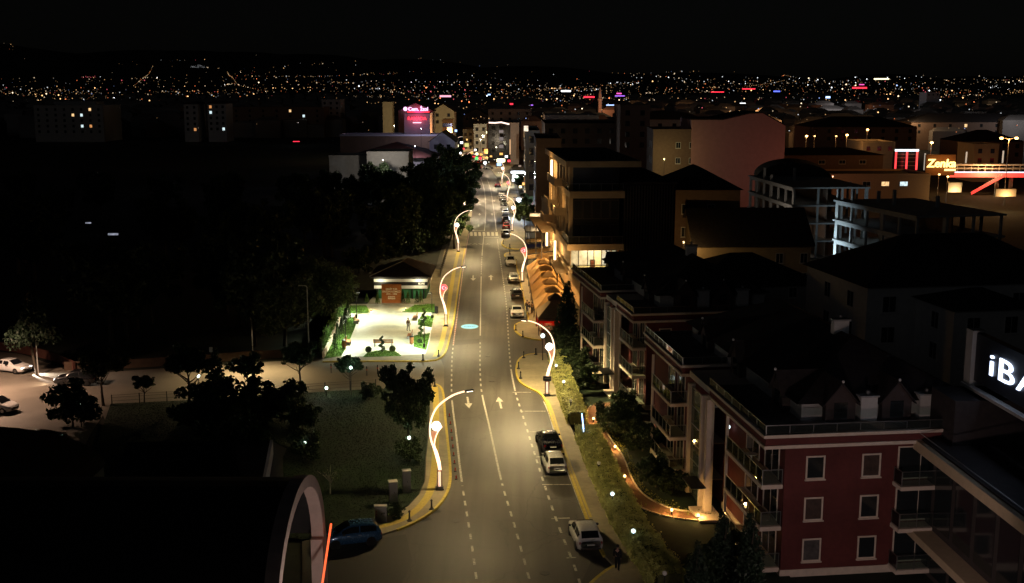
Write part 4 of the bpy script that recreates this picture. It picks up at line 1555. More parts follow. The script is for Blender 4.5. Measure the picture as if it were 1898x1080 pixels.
def house(label, O, th, lx, ly, h, wall, roof='flat', roof_h=2.5, roofm=None, cat='building', rows=None, front=(), left=(), lit=0.0, group=None, name='building', win=(1.3, 1.5), trim=None, eave=.5, lit_cells=(), small=False, balcony=False, shutter=None, right=()):
    """local x along the face towards the camera, local y away from it; front/left: window centres along those faces"""
    _seed_house[0] += 1
    rr = random.Random(_seed_house[0])
    t = thing(name, label, cat, (O[0], O[1], 0), th, group)
    MB().box(0, lx, 0, ly, 0, h).build('wall', wall, t)
    rm = roofm or M_ROOFD
    if roof == 'flat':
        MB().box(.25, lx - .25, .25, ly - .25, h + .002, h + .12).build('roof', rm, t)
        pr = MB()
        pr.box(-.08, lx + .08, -.08, .22, h + .001, h + .65).box(-.08, lx + .08, ly - .22, ly + .08, h + .001, h + .65).box(-.08, .22, .22, ly - .22, h + .001, h + .65).box(lx - .22, lx + .08, .22, ly - .22, h + .001, h + .65)
        pr.build('parapet', trim or wall, t)
    elif roof == 'hip':
        k = min(lx, ly) / 2
        e = eave
        if lx >= ly:
            r1, r2 = (k, ly / 2, h + roof_h), (lx - k, ly / 2, h + roof_h)
            F = [(0, 1, 5, 4), (1, 2, 5), (2, 3, 4, 5), (3, 0, 4), (3, 2, 1, 0)]
        else:
            r1, r2 = (lx / 2, k, h + roof_h), (lx / 2, ly - k, h + roof_h)
            F = [(0, 1, 4), (1, 2, 5, 4), (2, 3, 5), (3, 0, 4, 5), (3, 2, 1, 0)]
        MB().pts([(-e, -e, h), (lx + e, -e, h), (lx + e, ly + e, h), (-e, ly + e, h), r1, r2], F).build('roof', rm, t)
    elif roof in ('gable', 'gable_x'):
        e = eave
        if roof == 'gable':   # ridge runs away from the camera, the gable faces it
            MB().pts([(0, 0, h), (lx, 0, h), (lx / 2, 0, h + roof_h)], [(0, 1, 2)]).build('gable', wall, t)
            MB().pts([(0, ly, h), (lx, ly, h), (lx / 2, ly, h + roof_h)], [(0, 2, 1)]).build('gable', wall, t)
            MB().pts([(-e, -e, h - e * roof_h / (lx / 2)), (lx / 2, -e, h + roof_h), (lx + e, -e, h - e * roof_h / (lx / 2)), (-e, ly + e, h - e * roof_h / (lx / 2)), (lx / 2, ly + e, h + roof_h), (lx + e, ly + e, h - e * roof_h / (lx / 2)),
                      (-e, -e, h - e * roof_h / (lx / 2) + .18), (lx / 2, -e, h + roof_h + .2), (lx + e, -e, h - e * roof_h / (lx / 2) + .18), (-e, ly + e, h - e * roof_h / (lx / 2) + .18), (lx / 2, ly + e, h + roof_h + .2), (lx + e, ly + e, h - e * roof_h / (lx / 2) + .18)],
                     [(0, 1, 7, 6), (1, 2, 8, 7), (6, 7, 10, 9), (7, 8, 11, 10), (0, 3, 4, 1), (1, 4, 5, 2), (0, 6, 9, 3), (2, 5, 11, 8), (3, 9, 10, 4), (4, 10, 11, 5)]).build('roof', rm, t)
        else:
            MB().pts([(0, 0, h), (0, ly, h), (0, ly / 2, h + roof_h)], [(0, 2, 1)]).build('gable', wall, t)
            MB().pts([(lx, 0, h), (lx, ly, h), (lx, ly / 2, h + roof_h)], [(0, 1, 2)]).build('gable', wall, t)
            d = e * roof_h / (ly / 2)
            MB().pts([(-e, -e, h - d), (-e, ly / 2, h + roof_h), (-e, ly + e, h - d), (lx + e, -e, h - d), (lx + e, ly / 2, h + roof_h), (lx + e, ly + e, h - d),
                      (-e, -e, h - d + .18), (-e, ly / 2, h + roof_h + .2), (-e, ly + e, h - d + .18), (lx + e, -e, h - d + .18), (lx + e, ly / 2, h + roof_h + .2), (lx + e, ly + e, h - d + .18)],
                     [(0, 6, 7, 1), (1, 7, 8, 2), (6, 9, 10, 7), (7, 10, 11, 8), (0, 1, 4, 3), (1, 2, 5, 4), (0, 3, 9, 6), (2, 8, 11, 5), (3, 4, 10, 9), (4, 5, 11, 10)]).build('roof', rm, t)
    elif roof == 'vault':
        P, F = [], []
        n = 14
        for s in (-.4, ly + .4):
            for k in range(n + 1):
                w = PI * k / n
                P.append((lx / 2 - (lx / 2 + .3) * math.cos(w), s, h + roof_h * math.sin(w)))
        F = [(k, k + 1, n + 2 + k, n + 1 + k) for k in range(n)] + [tuple(range(n, -1, -1)), tuple(range(n + 1, 2 * n + 2))]
        MB().pts(P, F).build('roof', rm, t)
    zs = rows or []
    cells = []
    for z in zs:
        for fx in front:
            cells.append(('f', fx, z))
        for fy in left:
            cells.append(('l', fy, z))
        for fy in right:
            cells.append(('r', fy, z))
    for c in cells:
        if c[0] == 'f':
            M = wm(t) @ Matrix.Translation((c[1], 0, c[2]))
        elif c[0] == 'l':
            M = wm(t) @ Matrix.Translation((0, c[1], c[2])) @ Matrix.Rotation(-PI / 2, 4, 'Z')
        else:
            M = wm(t) @ Matrix.Translation((lx, c[1], c[2])) @ Matrix.Rotation(PI / 2, 4, 'Z')
        pane = M_WGL
        on = (c in lit_cells) or rr.random() < lit
        if on:
            pane = rr.choice(WIN_LIT)
        if small:
            g = MB(M).box(-win[0] / 2, win[0] / 2, -.05, .02, -win[1] / 2, win[1] / 2).build('window', pane, t, world=True)
        else:
            window(t, M, win[0], win[1], trim or M_OFFW, pane, .1, True, True)
        if balcony and c[0] == 'f' and c[2] > 3:
            s = MB(M).bbox(-win[0] * .9, win[0] * .9, -1.1, -.003, -win[1] / 2 - .32, -win[1] / 2 - .14, .02).build('balcony', trim or M_OFFW, t, world=True)
    return t


# houses behind the red blocks, one by one
house('pale house with a broad dark hipped roof right of the red block', (38.6, 121, 0), math.radians(9), 26, 16, 9.6, M_OFFW, 'hip', 4.6, rows=(4.2, 7.6), front=(2.6, 7.0, 13.0, 18, 22), left=(4, 10), win=(1.7, 1.9))
hw_ = house('pale three-storey wing with a shallow bay in front of the hipped house', (45.0, 113, 0), math.radians(9), 9, 7.6, 8.6, M_OFFW, 'hip', 1.6, rows=(3.6, 6.9), front=(2.2, 6.4), left=(3.6,), win=(1.6, 1.9))
house('ochre-lit gabled house with small dark windows at mid right', (27.4, 168, 0), math.radians(2), 17.5, 12, 7.8, mat('ochre_render', (.50, .38, .22), .85, .1, 1.2, .12), 'gable_x', 4.6, rows=(2.6, 5.6), front=(7.0, 12.8, 16.5), left=(2.2, 5.5, 9.5), win=(1.2, 1.6))
house('dark brick house with a hipped roof behind the modern building', (24.5, 176, 0), math.radians(0), 11, 18, 15.2, M_BROWN, 'hip', 3.2, rows=(5, 8.6, 12.2), front=(2.5, 6.5), left=(4, 9, 14), win=(1.2, 1.6))
house('low dark house with a hipped roof below the far concrete frame', (52, 150, 0), math.radians(6), 22, 13, 6.6, M_BROWN, 'hip', 3.6, rows=(2.4, 5), front=(3, 8, 13, 18), win=(1.2, 1.4))
house('grey house roof peeking out between the red block and the pale house', (22.6, 139, 0), math.radians(8), 17, 14, 6.4, M_GREYW, 'hip', 3.2, rows=(3.0, 5.4), front=(3, 8, 13), win=(1.2, 1.4))
house('dark gabled house at the right edge behind the sign', (62, 118, 0), math.radians(8), 20, 16, 8.4, M_GREYW, 'gable', 3.2, rows=(3, 6.4), front=(4, 9, 14), left=(4, 9), win=(1.3, 1.6))


# ---- unfinished concrete frames
def frame_building(label, O, th, nx_, ny_, bx, by, floors, fh, extra):
    t = thing('concrete_frame', label, 'building site', (O[0], O[1], 0), th)
    W_, D_ = nx_ * bx, ny_ * by
    for f in range(floors + 1):
        z = f * fh
        MB().box(-.5, W_ + .5, -.5, D_ + .5, z - .28, z).build('floor_slab', M_CONC, t)
        if f:
            MB().box(-.25, W_ + .25, -.25, .15, z - .75, z - .285).build('edge_beam', M_CONC, t)
            MB().box(-.25, .15, .155, D_, z - .75, z - .285).build('edge_beam', M_CONC, t)
    col = None
    for f in range(floors):
        for i in range(nx_ + 1):
            for j in range(ny_ + 1):
                if 0 < j < ny_ and 0 < i < nx_:
                    continue
                w = .9 if (i + j) % 3 == 0 else .32
                MB().box(i * bx - w / 2, i * bx + w / 2, j * by - .18, j * by + .18, f * fh + .003, (f + 1) * fh - (.76 if j == 0 or i == 0 else .29)).build('column', M_CONC, t)
    for i, j, hh in extra:
        MB().box(i * bx - .25, i * bx + .25, j * by - .2, j * by + .2, floors * fh + .003, floors * fh + hh).build('column', M_CONC, t)
    # brick infill and clutter on the floors
    for f in range(floors):
        MB().box(bx * .3, bx * (nx_ - .4), D_ * .5, D_ * .5 + .2, f * fh + .003, (f + 1) * fh - .3).build('partition', M_BROWN, t)
        MB().tube([(bx * 1.2, .2, f * fh + .1), (bx * 1.2, .2, (f + 1) * fh - .8)], .06, 6).build('prop', M_STEEL, t)
    return t


FR2 = frame_building('bare concrete frame lit blue-white at its corner, right of centre', (53.2, 184.5, 0), math.radians(-78), 5, 3, 4.7, 4.5, 4, 3.2, [(0, 0, 1.7), (1, 0, 2.2), (2, 1, 2.4), (1, 1, 1.8), (3, 2, 1.8)])
FR1 = frame_building('bare concrete frame in dim grey light behind the ochre house', (49.3, 234, 0), math.radians(-86), 6, 3, 4.7, 4.5, 4, 3.25, [(2, 0, 2.2), (3, 1, 2.5), (3, 0, 1.2)])
# assumed work light, itself unseen, added to light the frame's corner
wl = thing('assumed_floodlight', 'assumed white floodlight on a mast below the lit corner of the concrete frame', 'floodlight', tuple(gp(1516, 492))[:2] + (0.0,))
wl.location = (46.6, 183.5, 0)
MB().tube([(0, 0, 0), (0, 0, 3.0)], .05, 6).build('mast', M_STEEL, wl)
MB(Matrix.Translation((0, 0, 3.1)) @ Matrix.Rotation(math.radians(-20), 4, 'X')).bbox(-.3, .3, -.12, .12, -.2, .2).build('housing', M_DARK, wl)
MB(Matrix.Translation((0, .13, 3.13)) @ Matrix.Rotation(math.radians(-20), 4, 'X')).box(-.26, .26, -.01, .01, -.17, .17).build('lens', emit('assumed_flood_lens', (.8, .95, 1), 6), wl)
lamp_light('assumed_flood_light', 'SPOT', (0, .3, 3.2), 1700, (.62, .84, 1.0), wl, .2, 120, .6, (math.radians(108), 0, math.radians(-75)))

# ---- houses and halls farther right
pk_ = [at(px, py, 295) for px, py in ((1283, 222), (1340, 222), (1390, 210.5), (1413, 209.5), (1456, 233))]
pinkh = thing('building', 'big windowless wall glowing dull pink with an uneven low gable', 'building', (pk_[0].x, 295, 0))
P = [(p.x, 295, p.z) for p in pk_] + [(pk_[-1].x, 295, 0), (pk_[0].x, 295, 0)]
n = len(P)
P += [(p[0], 316, p[2]) for p in P]
MB().pts(P, [tuple(range(n - 1, -1, -1)), tuple(range(n, 2 * n))] + [(i, (i + 1) % n, n + (i + 1) % n, n + i) for i in range(n)]).build('wall', M_PINK, pinkh, world=True)
for i in range(4):
    a_, b_ = pk_[i], pk_[i + 1]
    MB().pts([(a_.x, 294.7, a_.z + .01), (b_.x, 294.7, b_.z + .01), (b_.x, 316.2, b_.z + .01), (a_.x, 316.2, a_.z + .01), (a_.x, 294.7, a_.z + .3), (b_.x, 294.7, b_.z + .3), (b_.x, 316.2, b_.z + .3), (a_.x, 316.2, a_.z + .3)],
             [(0, 3, 2, 1), (4, 5, 6, 7), (0, 1, 5, 4), (1, 2, 6, 5), (2, 3, 7, 6), (3, 0, 4, 7)]).build('roof_slope', M_ROOFD, pinkh, world=True)
house('brown block with a yellow-lit corner left of the pink wall', (36.6, 296, 0), math.radians(-2), 12.4, 20, 19.5, M_BROWN, 'flat', rows=(8, 12, 16), front=(6.5, 10), left=(4, 9), win=(1.3, 1.6))
house('dark barrel-roofed building in front of the pink wall', (50.2, 232, 0), math.radians(-10), 14.5, 14, 12.4, M_BROWN, 'vault', 3.4, rows=(5, 9.4), front=(3, 7, 11), win=(1.3, 1.6))
house('long low hall with an orange-lit end behind the concrete frames', (76, 300, 0), math.radians(2), 35, 18, 7.6, mat('orange_render', (.55, .36, .2), .85, .1), 'flat', rows=(5.6,), front=(8, 13, 18, 23, 28), win=(2.2, 1.3), lit_cells=(('f', 23, 5.6), ('f', 28, 5.6)))
house('upper storey hall roof with an orange-lit gable end', (74, 330, 0), math.radians(2), 34, 16, 11.4, M_BROWN, 'hip', 1.8, rows=(9.4,), front=(10, 16, 22, 28), win=(2, 1.2))
house('pale arched-roof block on the skyline right of the street', (53, 480, 0), math.radians(-4), 25, 20, 17.4, M_OFFW, 'vault', 3.4, rows=(8, 12, 15), front=(4, 9, 15, 20), win=(1.6, 1.6), small=True)

# ---- the modern building with the lit street facade
M_CLAD = mat('stone_cladding', (0.52, 0.40, 0.26), 0.7, 0.1, 1.6, 0.1)
M_DGL = plain('dark_glazing', (0.018, 0.02, 0.022), 0.22, 0, 0.5)
M_SLAT = plain('dark_slat', (0.04, 0.035, 0.032), 0.6)
M_STRIPL = emit('facade_tube', (1.0, 0.72, 0.40), 4.0)
MBLD = thing('modern_building', 'modern flat-roofed building with warm-lit stone street facade and light tubes', 'building', (8.1, 157.5, 0), math.radians(3.2))
_b = lambda: MB()
_b().box(1.6, 16, 1.6, 33, 0, 5.35).build('wall', M_CLAD, MBLD)
_b().box(.0, 16, .0, 33, 5.35, 5.62).build('floor_band', M_CLAD, MBLD)
_b().box(.4, 7.2, 3.0, 33, 5.62, 8.42).build('wall', M_BEIGE, MBLD)
_b().box(-.4, 7.5, -.7, 33, 8.42, 9.3).build('floor_band', M_CLAD, MBLD)
_b().box(.5, 7.0, .8, 33, 9.3, 15.7).build('wall', M_DGL, MBLD)
_b().box(-.1, 7.6, -.4, 33, 15.7, 16.65).build('floor_band', M_CLAD, MBLD)
_b().box(.5, 7.0, 1.2, 33, 16.65, 20.0).build('wall', M_DGL, MBLD)
_b().box(-.7, 9.8, -.6, 33.4, 20.0, 20.85).build('roof_band', M_CLAD, MBLD)
_b().box(-.3, 9.4, -.2, 33, 20.85, 20.95).build('roof', M_ROOFD, MBLD)
_b().box(7.6, 15.0, 1.0, 33, 5.62, 17.5).build('dark_wing', M_DGL, MBLD)
for k in range(18):
    _b().box(7.75 + k * .4, 7.9 + k * .4, .82, .995, 5.7, 17.3).build('cladding_slat', M_SLAT, MBLD)
_b().box(7.5, 15.2, .8, 33, 17.5, 17.8).build('roof', M_ROOFD, MBLD)
# street side: stone piers and bands, glazing between
for k in range(8):
    y = 1.2 + k * 4.4
    _b().box(-.05, .495, y, y + .9, 9.31, 15.69).build('pier', M_CLAD, MBLD)
    _b().box(-.05, .495, y, y + .9, 16.66, 19.99).build('pier', M_CLAD, MBLD)
for z0, z1 in ((12.1, 13.2),):
    _b().box(.1, .497, 2.2, 33, z0, z1).build('spandrel', M_CLAD, MBLD)
# projecting lit balcony boxes on the street side
for y0, y1, z in ((6, 14, 12.6), (18, 26, 12.6), (8, 20, 16.66), (26, 33, 9.32)):
    s = _b().bbox(-1.5, -.06, y0, y1, z, z + .22).build('balcony', M_CLAD, MBLD)
    _b().box(-1.5, -1.38, y0, y1, z + .222, z + 1.15).build('parapet', M_CLAD, s)
    _b().box(-1.375, -.06, y0, y0 + .12, z + .222, z + 1.15).build('parapet', M_CLAD, s)
# light tubes, their light, and added tubeless lights that brighten the facade
for y, z0, z1, w in ((22, 16.9, 19.6, 1.0), (30, 4.8, 8.2, 1.0), (15.5, 4.6, 7.6, 1.0), (4, 12.4, 15.2, .8)):
    if y == 4:
        continue
    o = _b().box(-.75, -.45, y, y + .35, z0, z1).build('light_tube', M_STRIPL, MBLD)
    _b().box(-.85, .0, y - .1, y + .45, z0 - .25, z0 - .02).build('tube_bracket', M_SLAT, MBLD)
for y, z, e in ((22, 18.2, 200), (30, 6.5, 220), (15.5, 6.0, 200), (9, 13.8, 60), (29, 13.6, 90), (-2.5, 7.4, 120)):
    lamp_light('tube_and_fill_glow', 'POINT', (-1.4, y, z), e, (1.0, .56, .19), MBLD, .5)
# glass rail panels on the terrace corner and windows towards the camera
Mw = wm(MBLD)
for i, (y0, z) in enumerate(((-.6, 9.32), (-.3, 16.66))):
    host = _b().box(-.3, 7.4, y0 + .02, y0 + .1, z - .02, z + .02).build('rail_base', M_STEEL, MBLD)
    railing_panes(host, [tuple((Mw @ Vector((a, b, 0)))[:2]) for a, b in [(-.3, 8.0), (-.3, y0 + .1), (7.4, y0 + .1)]], z + .02, 1.0, 1.6)
for fl, z in enumerate((10.6, 14.0)):
    for k in range(5):
        window(MBLD, Mw @ Matrix.Translation((1.2 + k * 1.3, .8, z)), 1.2, 2.6, M_SLAT, M_DGL, .06, False, False)
# lit showroom: glazing bays, curtains, poster
SHOW = [window_glow('show_cream', (1.0, .80, .42), .50), window_glow('show_green', (.86, .95, .62), .36), window_glow('show_blue', (.75, .88, .80), .34), window_glow('show_gold', (1.0, .66, .2), .75)]
x = .55
for k, (wd, mi) in enumerate(((1.1, 0), (1.3, 0), (.9, 1), (1.1, 3), (1.1, 2), (1.0, 1))):
    _b().box(x, x + wd - .12, 2.93, 2.99, 5.75, 8.2).build('show_window', SHOW[mi], MBLD)
    _b().box(x + wd - .11, x + wd, 2.85, 2.99, 5.63, 8.41).build('mullion', M_SLAT, MBLD)
    x += wd
_b().box(3.0, 3.7, .9, 1.0, 5.63, 6.9).build('poster_board', M_SLAT, MBLD)
_b().box(3.1, 3.6, .88, .895, 5.75, 6.75).build('poster', mat('poster_ink', (.18, .06, .04), .6, .5, 4), MBLD)
_b().box(5.9, 6.1, 1.0, 1.2, 5.63, 8.41).build('pillar', M_BROWN, MBLD)
_b().box(6.75, 6.95, .0, .2, 5.63, 8.41).build('pillar', mat('copper', (.5, .2, .08), .5, .1), MBLD)
lamp_light('showroom_light', 'AREA', (3.6, 1.4, 8.3), 130, (1, .74, .36), MBLD, 3.0)
Mw2 = [tuple((Mw @ Vector((a, b, 0)))[:2]) for a, b in [(.1, .15), (7.2, .15)]]
hb = _b().box(.1, 7.2, .08, .22, 5.622, 5.66).build('rail_base', M_STEEL, MBLD)
railing_panes(hb, Mw2, 5.67, .6, 1.8)
# slatted pergola decks stepping down the street side
for (y0, y1, z, x0, x1) in ((1, 13, 4.7, -1.7, -.15), (17, 29, 8.45, -2.6, -.45), (32, 46, 7.6, -2.4, .6)):
    pg = thing('slatted_canopy', {1: 'slatted canopy nearest the camera, along the warm-lit street facade', 17: 'upper slatted canopy in the middle of the warm-lit facade', 32: 'far slatted canopy beyond the end of the warm-lit facade'}[y0], 'canopy', tuple(Mw @ Vector((0, 0, 0))), math.radians(3.2), 'slatted canopies on the street facade')
    MB().box(x0, x0 + .16, y0, y1, z, z + .25).build('beam', M_SLAT, pg)
    MB().box(x1 - .16, x1, y0, y1, z, z + .25).build('beam', M_SLAT, pg)
    k = y0 + .15
    while k < y1 - .1:
        MB().box(x0, x1, k, k + .12, z + .252, z + .38).build('slat', M_CLAD, pg)
        k += .5
    for yy in (y0 + .3, y1 - .5):
        MB().box(x0 + .02, x0 + .16, yy, yy + .14, 0.1, z - .002).build('post', M_SLAT, pg)
# lower annexe beyond
house('lower annexe with a warm-lit wall past the modern building', (6.4, 191.5, 0), math.radians(3.2), 9, 17, 10.5, M_CLAD, 'flat', rows=(4, 8), left=(3, 8, 13), win=(1.6, 1.8), lit_cells=(('l', 8, 4),))

# ---- fabric tents over the cafe terrace
M_TENT = mat('tent_fabric', (0.50, 0.34, 0.17), 0.85, 0.12, 3, 0.15)
_nt = M_TENT.node_tree
_tr = _nt.nodes.new('ShaderNodeBsdfTranslucent')
_tr.inputs['Color'].default_value = (.55, .36, .17, 1)
_mx = _nt.nodes.new('ShaderNodeMixShader')
_mx.inputs[0].default_value = .4
_nt.links.new(_nt.nodes['Principled BSDF'].outputs[0], _mx.inputs[1])
_nt.links.new(_tr.outputs[0], _mx.inputs[2])
_nt.links.new(_mx.outputs[0], _nt.nodes['Material Output'].inputs['Surface'])
M_TENTE = mat('tent_fabric_brown', (0.17, 0.10, 0.06), 0.85, 0.15, 3, 0.15)
apex = [(5.55, 142.2), (5.35, 148.2), (5.25, 154.2), (5.15, 160.2), (5.05, 166.2), (4.95, 172.2), (4.85, 178.2)]
ORD = ['nearest brown-fronted fabric tent glowing red inside', 'second fabric tent of the row from the red-lit one', 'third fabric tent of the row from the red-lit one', 'middle fabric tent of the row of seven', 'fifth fabric tent of the row from the red-lit one', 'sixth fabric tent of the row from the red-lit one', 'farthest fabric tent of the row, next to the flat awnings']
for i, (ax, ay) in enumerate(apex):
    t = thing('fabric_tent', ORD[i], 'tent', (ax, ay, .1), math.radians(2), 'cafe tents along the pavement')
    w, d, ze, za = 2.35, 2.8, 2.35, 4.3
    P, F = [], []
    n = 6
    # sagging four-sided canopy
    for q in range(n + 1):
        f = q / n
        z = za - (za - ze) * f - .05 * math.sin(PI * f)
        for sx, sy in ((-1, -1), (0, -1), (1, -1), (1, 0), (1, 1), (0, 1), (-1, 1), (-1, 0)):
            sag = .12 * f * f if sx == 0 or sy == 0 else 0
            P.append((sx * (w * f + .35 * (1 - f)), sy * (d * f + .35 * (1 - f)), z - sag))
    for q in range(n):
        for k in range(8):
            F.append((q * 8 + k, q * 8 + (k + 1) % 8, (q + 1) * 8 + (k + 1) % 8, (q + 1) * 8 + k))
    MB().pts(P, F).build('canopy', M_TENT if i else mat('tent_fabric_front', (.36, .23, .12), .85, .12, 3, .15), t)
    v = MB()
    pr = [P[n * 8 + k] for k in range(8)]
    for k in range(8):
        a, b = pr[k], pr[(k + 1) % 8]
        v.quad(a, b, (b[0], b[1], b[2] - .38), (a[0], a[1], a[2] - .38))
    v.build('valance', M_TENTE if i == 0 else M_TENT, t)
    c = MB().pts([(-.95, -1.05, za + .0), (.95, -1.05, za + .0), (.95, 1.05, za + .0), (-.95, 1.05, za + .0), (0, 0, za + .75), (-.95, -1.05, za - .2), (.95, -1.05, za - .2), (.95, 1.05, za - .2), (-.95, 1.05, za - .2)], [(0, 1, 4), (1, 2, 4), (2, 3, 4), (3, 0, 4), (5, 6, 1, 0), (6, 7, 2, 1), (7, 8, 3, 2), (8, 5, 0, 3)]).build('vent_cap', M_TENTE if i == 0 else M_TENT, t)
    for sx in (-1, 1):
        for sy in (-1, 1):
            MB().box(sx * (w - .06) - .05, sx * (w - .06) + .05, sy * (d - .1) - .05, sy * (d - .1) + .05, 0, ze - .3).build('pole', M_SLAT, t)
    if i == 0:
        MB().box(-w + .1, w - .1, d - .16, d - .1, .2, 2.3).build('back_curtain', mat('red_curtain', (.55, .05, .03), .8, .2, 3), t)
        lamp_light('red_lamp', 'POINT', (.3, .6, 2.1), 70, (1, .10, .05), t, .2)
        MB().ball((.3, .6, 2.2), .14, 10, 8).build('red_bulb', emit('red_bulb', (1, .12, .06), 4), t)
    else:
        lamp_light('assumed_tent_lamp', 'POINT', (.6, 0, 2.2), 185, (1, .5, .15), t, .2)  # unseen lamp assumed inside the tent to make its fabric glow
        MB().ball((.6, 0, 2.25), .1, 8, 6).build('bulb', emit('tent_bulb', (1, .6, .25), 3), t)
# cafe tables under the nearest tent
for i, (dx, dy, lab) in enumerate(((-1.2, -1.6, 'cafe table at the left under the red-lit tent'), (.9, -1.2, 'cafe table at the right under the red-lit tent'), (-.8, .9, 'cafe table deepest inside the red-lit tent'))):
    t = thing('cafe_table', lab, 'table', (5.55 + dx, 142.2 + dy, .1), .2 * i, 'cafe tables under the red-lit tent')
    MB().bbox(-.45, .45, -.45, .45, .72, .76, .01).build('table_top', M_BROWN, t)
    MB().lathe([(.28, 0), (.05, .05), (.05, .719)], 10).build('leg', M_DARK, t)
    for q in range(4):
        w_ = PI / 2 * q + .4
        ch = MB(Matrix.Translation((.8 * math.cos(w_), .8 * math.sin(w_), 0)) @ Matrix.Rotation(w_ - PI / 2, 4, 'Z'))
    for q in range(2):
        w_ = PI * q + .5
        M = Matrix.Translation((5.55 + dx + .8 * math.cos(w_), 142.2 + dy + .8 * math.sin(w_), .1)) @ Matrix.Rotation(w_ - PI / 2, 4, 'Z')
        c = thing('cafe_chair', 'dark chair on the %s of the %s' % (('right', 'left')[q], lab), 'chair', tuple(M.to_translation()), w_ - PI / 2, 'cafe chairs under the red-lit tent')
        MB().bbox(-.22, .22, -.22, .22, .42, .47, .01).build('seat', M_TENTE, c)
        MB().bbox(-.22, .22, .18, .23, .47, .9, .01).build('backrest', M_TENTE, c)
        for sx in (-.19, .19):
            for sy in (-.19, .19):
                MB().box(sx - .02, sx + .02, sy - .02, sy + .02, 0, .419).build('leg', M_DARK, c)
# flat awnings past the tents
for i, (y0, lab, mm) in enumerate(((183.4, 'flat brown awning next to the farthest tent', M_TENT), (189.5, 'flat brown awning before the blue-edged one', M_TENT), (196, 'flat awning with blue neon along its edge', plain('awning_blue', (.03, .05, .30), .6)), (203, 'sagging brown awning farthest up the street', M_TENT))):
    t = thing('awning', lab, 'awning', (2.6, y0, .1), math.radians(2), 'flat awnings along the pavement')
    P = []
    n = 6
    for q in range(n + 1):
        f = q / n
        for s in range(7):
            g = s / 6
            P.append((6.2 * f, 5.2 * g, 3.0 - .25 * math.sin(PI * g) + .7 * f))
    MB().pts(P, [(q * 7 + s, (q + 1) * 7 + s, (q + 1) * 7 + s + 1, q * 7 + s + 1) for q in range(n) for s in range(6)]).build('sheet', mm, t)
    MB().box(-.05, .05, 0, 5.2, 2.9, 3.1).build('front_bar', M_SLAT, t)
    for y in (.05, 5.1):
        MB().box(-.05, .05, y - .05, y + .05, 0, 2.898).build('post', M_SLAT, t)
        MB().tube([(0, y, 3.05), (6.2, y, 3.75)], .06, 5).build('arm', M_SLAT, t)
    if i == 2:
        MB().tube([(5.6, .2, 3.78), (6.25, .3, 3.95), (6.25, 5.0, 3.95)], .09, 6).build('neon_tube', emit('neon_blue', (.12, .22, 1.0), 5), t)
    if i == 3:
        lamp_light('awning_lamp', 'POINT', (3, 2.6, 2.4), 60, (1, .7, .35), t, .2)
        MB().ball((3, 2.6, 2.5), .12, 8, 6).build('bulb', emit('tent_bulb', (1, .6, .25), 3), t)

fir = K_FIR.put('dark fir tree standing in front of the tents by the red apartments', gp(1052, 640), 1.55, .4)

# ---- hedge between pavement and garden
def hedge(label, pts, w, h, n, seed):
    r = np.random.default_rng(seed)
    path = smooth_path([Vector((*g2(p[0], p[1], 0), 0)) for p in pts], 4)
    L = sum(dist2(path[i], path[i + 1]) for i in range(len(path) - 1))
    t = thing('hedge', label, 'hedge', (path[0].x, path[0].y, 0))
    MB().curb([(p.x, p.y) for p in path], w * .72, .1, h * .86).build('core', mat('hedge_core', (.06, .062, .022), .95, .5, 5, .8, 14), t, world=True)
    # sample position and direction together
    s = r.uniform(0, L, n)
    pos = np.array([[p.x, p.y] for p in walk_many(path, s)])
    dr = np.array([[p.x, p.y] for p in walk_many(path, s, True)])
    nr = np.stack([-dr[:, 1], dr[:, 0]], 1)
    ang = r.uniform(-.25, PI + .25, n)
    lump = 1 + .045 * np.sin(s * 1.3 + 1.3 * np.sin(s * .7)) + .03 * np.sin(s * 4.1 + 2 * np.sin(s * .43)) + r.normal(0, .05, n)
    hx = np.clip(1.25 * np.cos(ang), -1, 1) * w / 2 * lump
    hz = np.clip(1.25 * np.sin(ang), -.05, 1) * (h - .1) * lump
    low = ang > PI
    z = np.clip(hz, 0.12, None)
    side = np.abs(np.cos(ang)) > .72
    z = np.where(side, r.uniform(.1, h * .95, n) * lump, z)
    C = np.concatenate([pos + nr * hx[:, None], z[:, None]], 1)
    ca, sa = np.cos(ang), np.clip(np.sin(ang), .1, 1)
    NR = np.concatenate([nr * ca[:, None], sa[:, None]], 1)
    NR /= np.linalg.norm(NR, axis=1)[:, None]
    V, F = leaf_quads(C, .085, r, normals=NR, loose=.55)
    V -= np.array([path[0].x, path[0].y, 0])
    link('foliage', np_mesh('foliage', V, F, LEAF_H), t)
    return t, path


def walk_many(path, ss, direction=False):
    cum = [0.0]
    for i in range(len(path) - 1):
        cum.append(cum[-1] + dist2(path[i], path[i + 1]))
    cum = np.array(cum)
    idx = np.clip(np.searchsorted(cum, ss) - 1, 0, len(path) - 2)
    out = []
    for s, i in zip(ss, idx):
        a, b = path[i], path[i + 1]
        if direction:
            d = Vector((b[0] - a[0], b[1] - a[1]))
            out.append(d.normalized())
        else:
            t = (s - cum[i]) / max(1e-9, cum[i + 1] - cum[i])
            out.append(Vector((a[0] + (b[0] - a[0]) * t, a[1] + (b[1] - a[1]) * t)))
    return out


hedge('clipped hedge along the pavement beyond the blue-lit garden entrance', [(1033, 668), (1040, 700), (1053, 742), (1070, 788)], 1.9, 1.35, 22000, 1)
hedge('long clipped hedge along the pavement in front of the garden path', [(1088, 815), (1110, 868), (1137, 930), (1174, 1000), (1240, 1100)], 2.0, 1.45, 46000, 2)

# ---- globe lamps standing in the hedge
M_COLD = emit('cold_globe', (0.78, 0.98, 1.0), 2.0)
M_OPAL = plain('opal_globe', (0.7, 0.7, 0.66), .35)


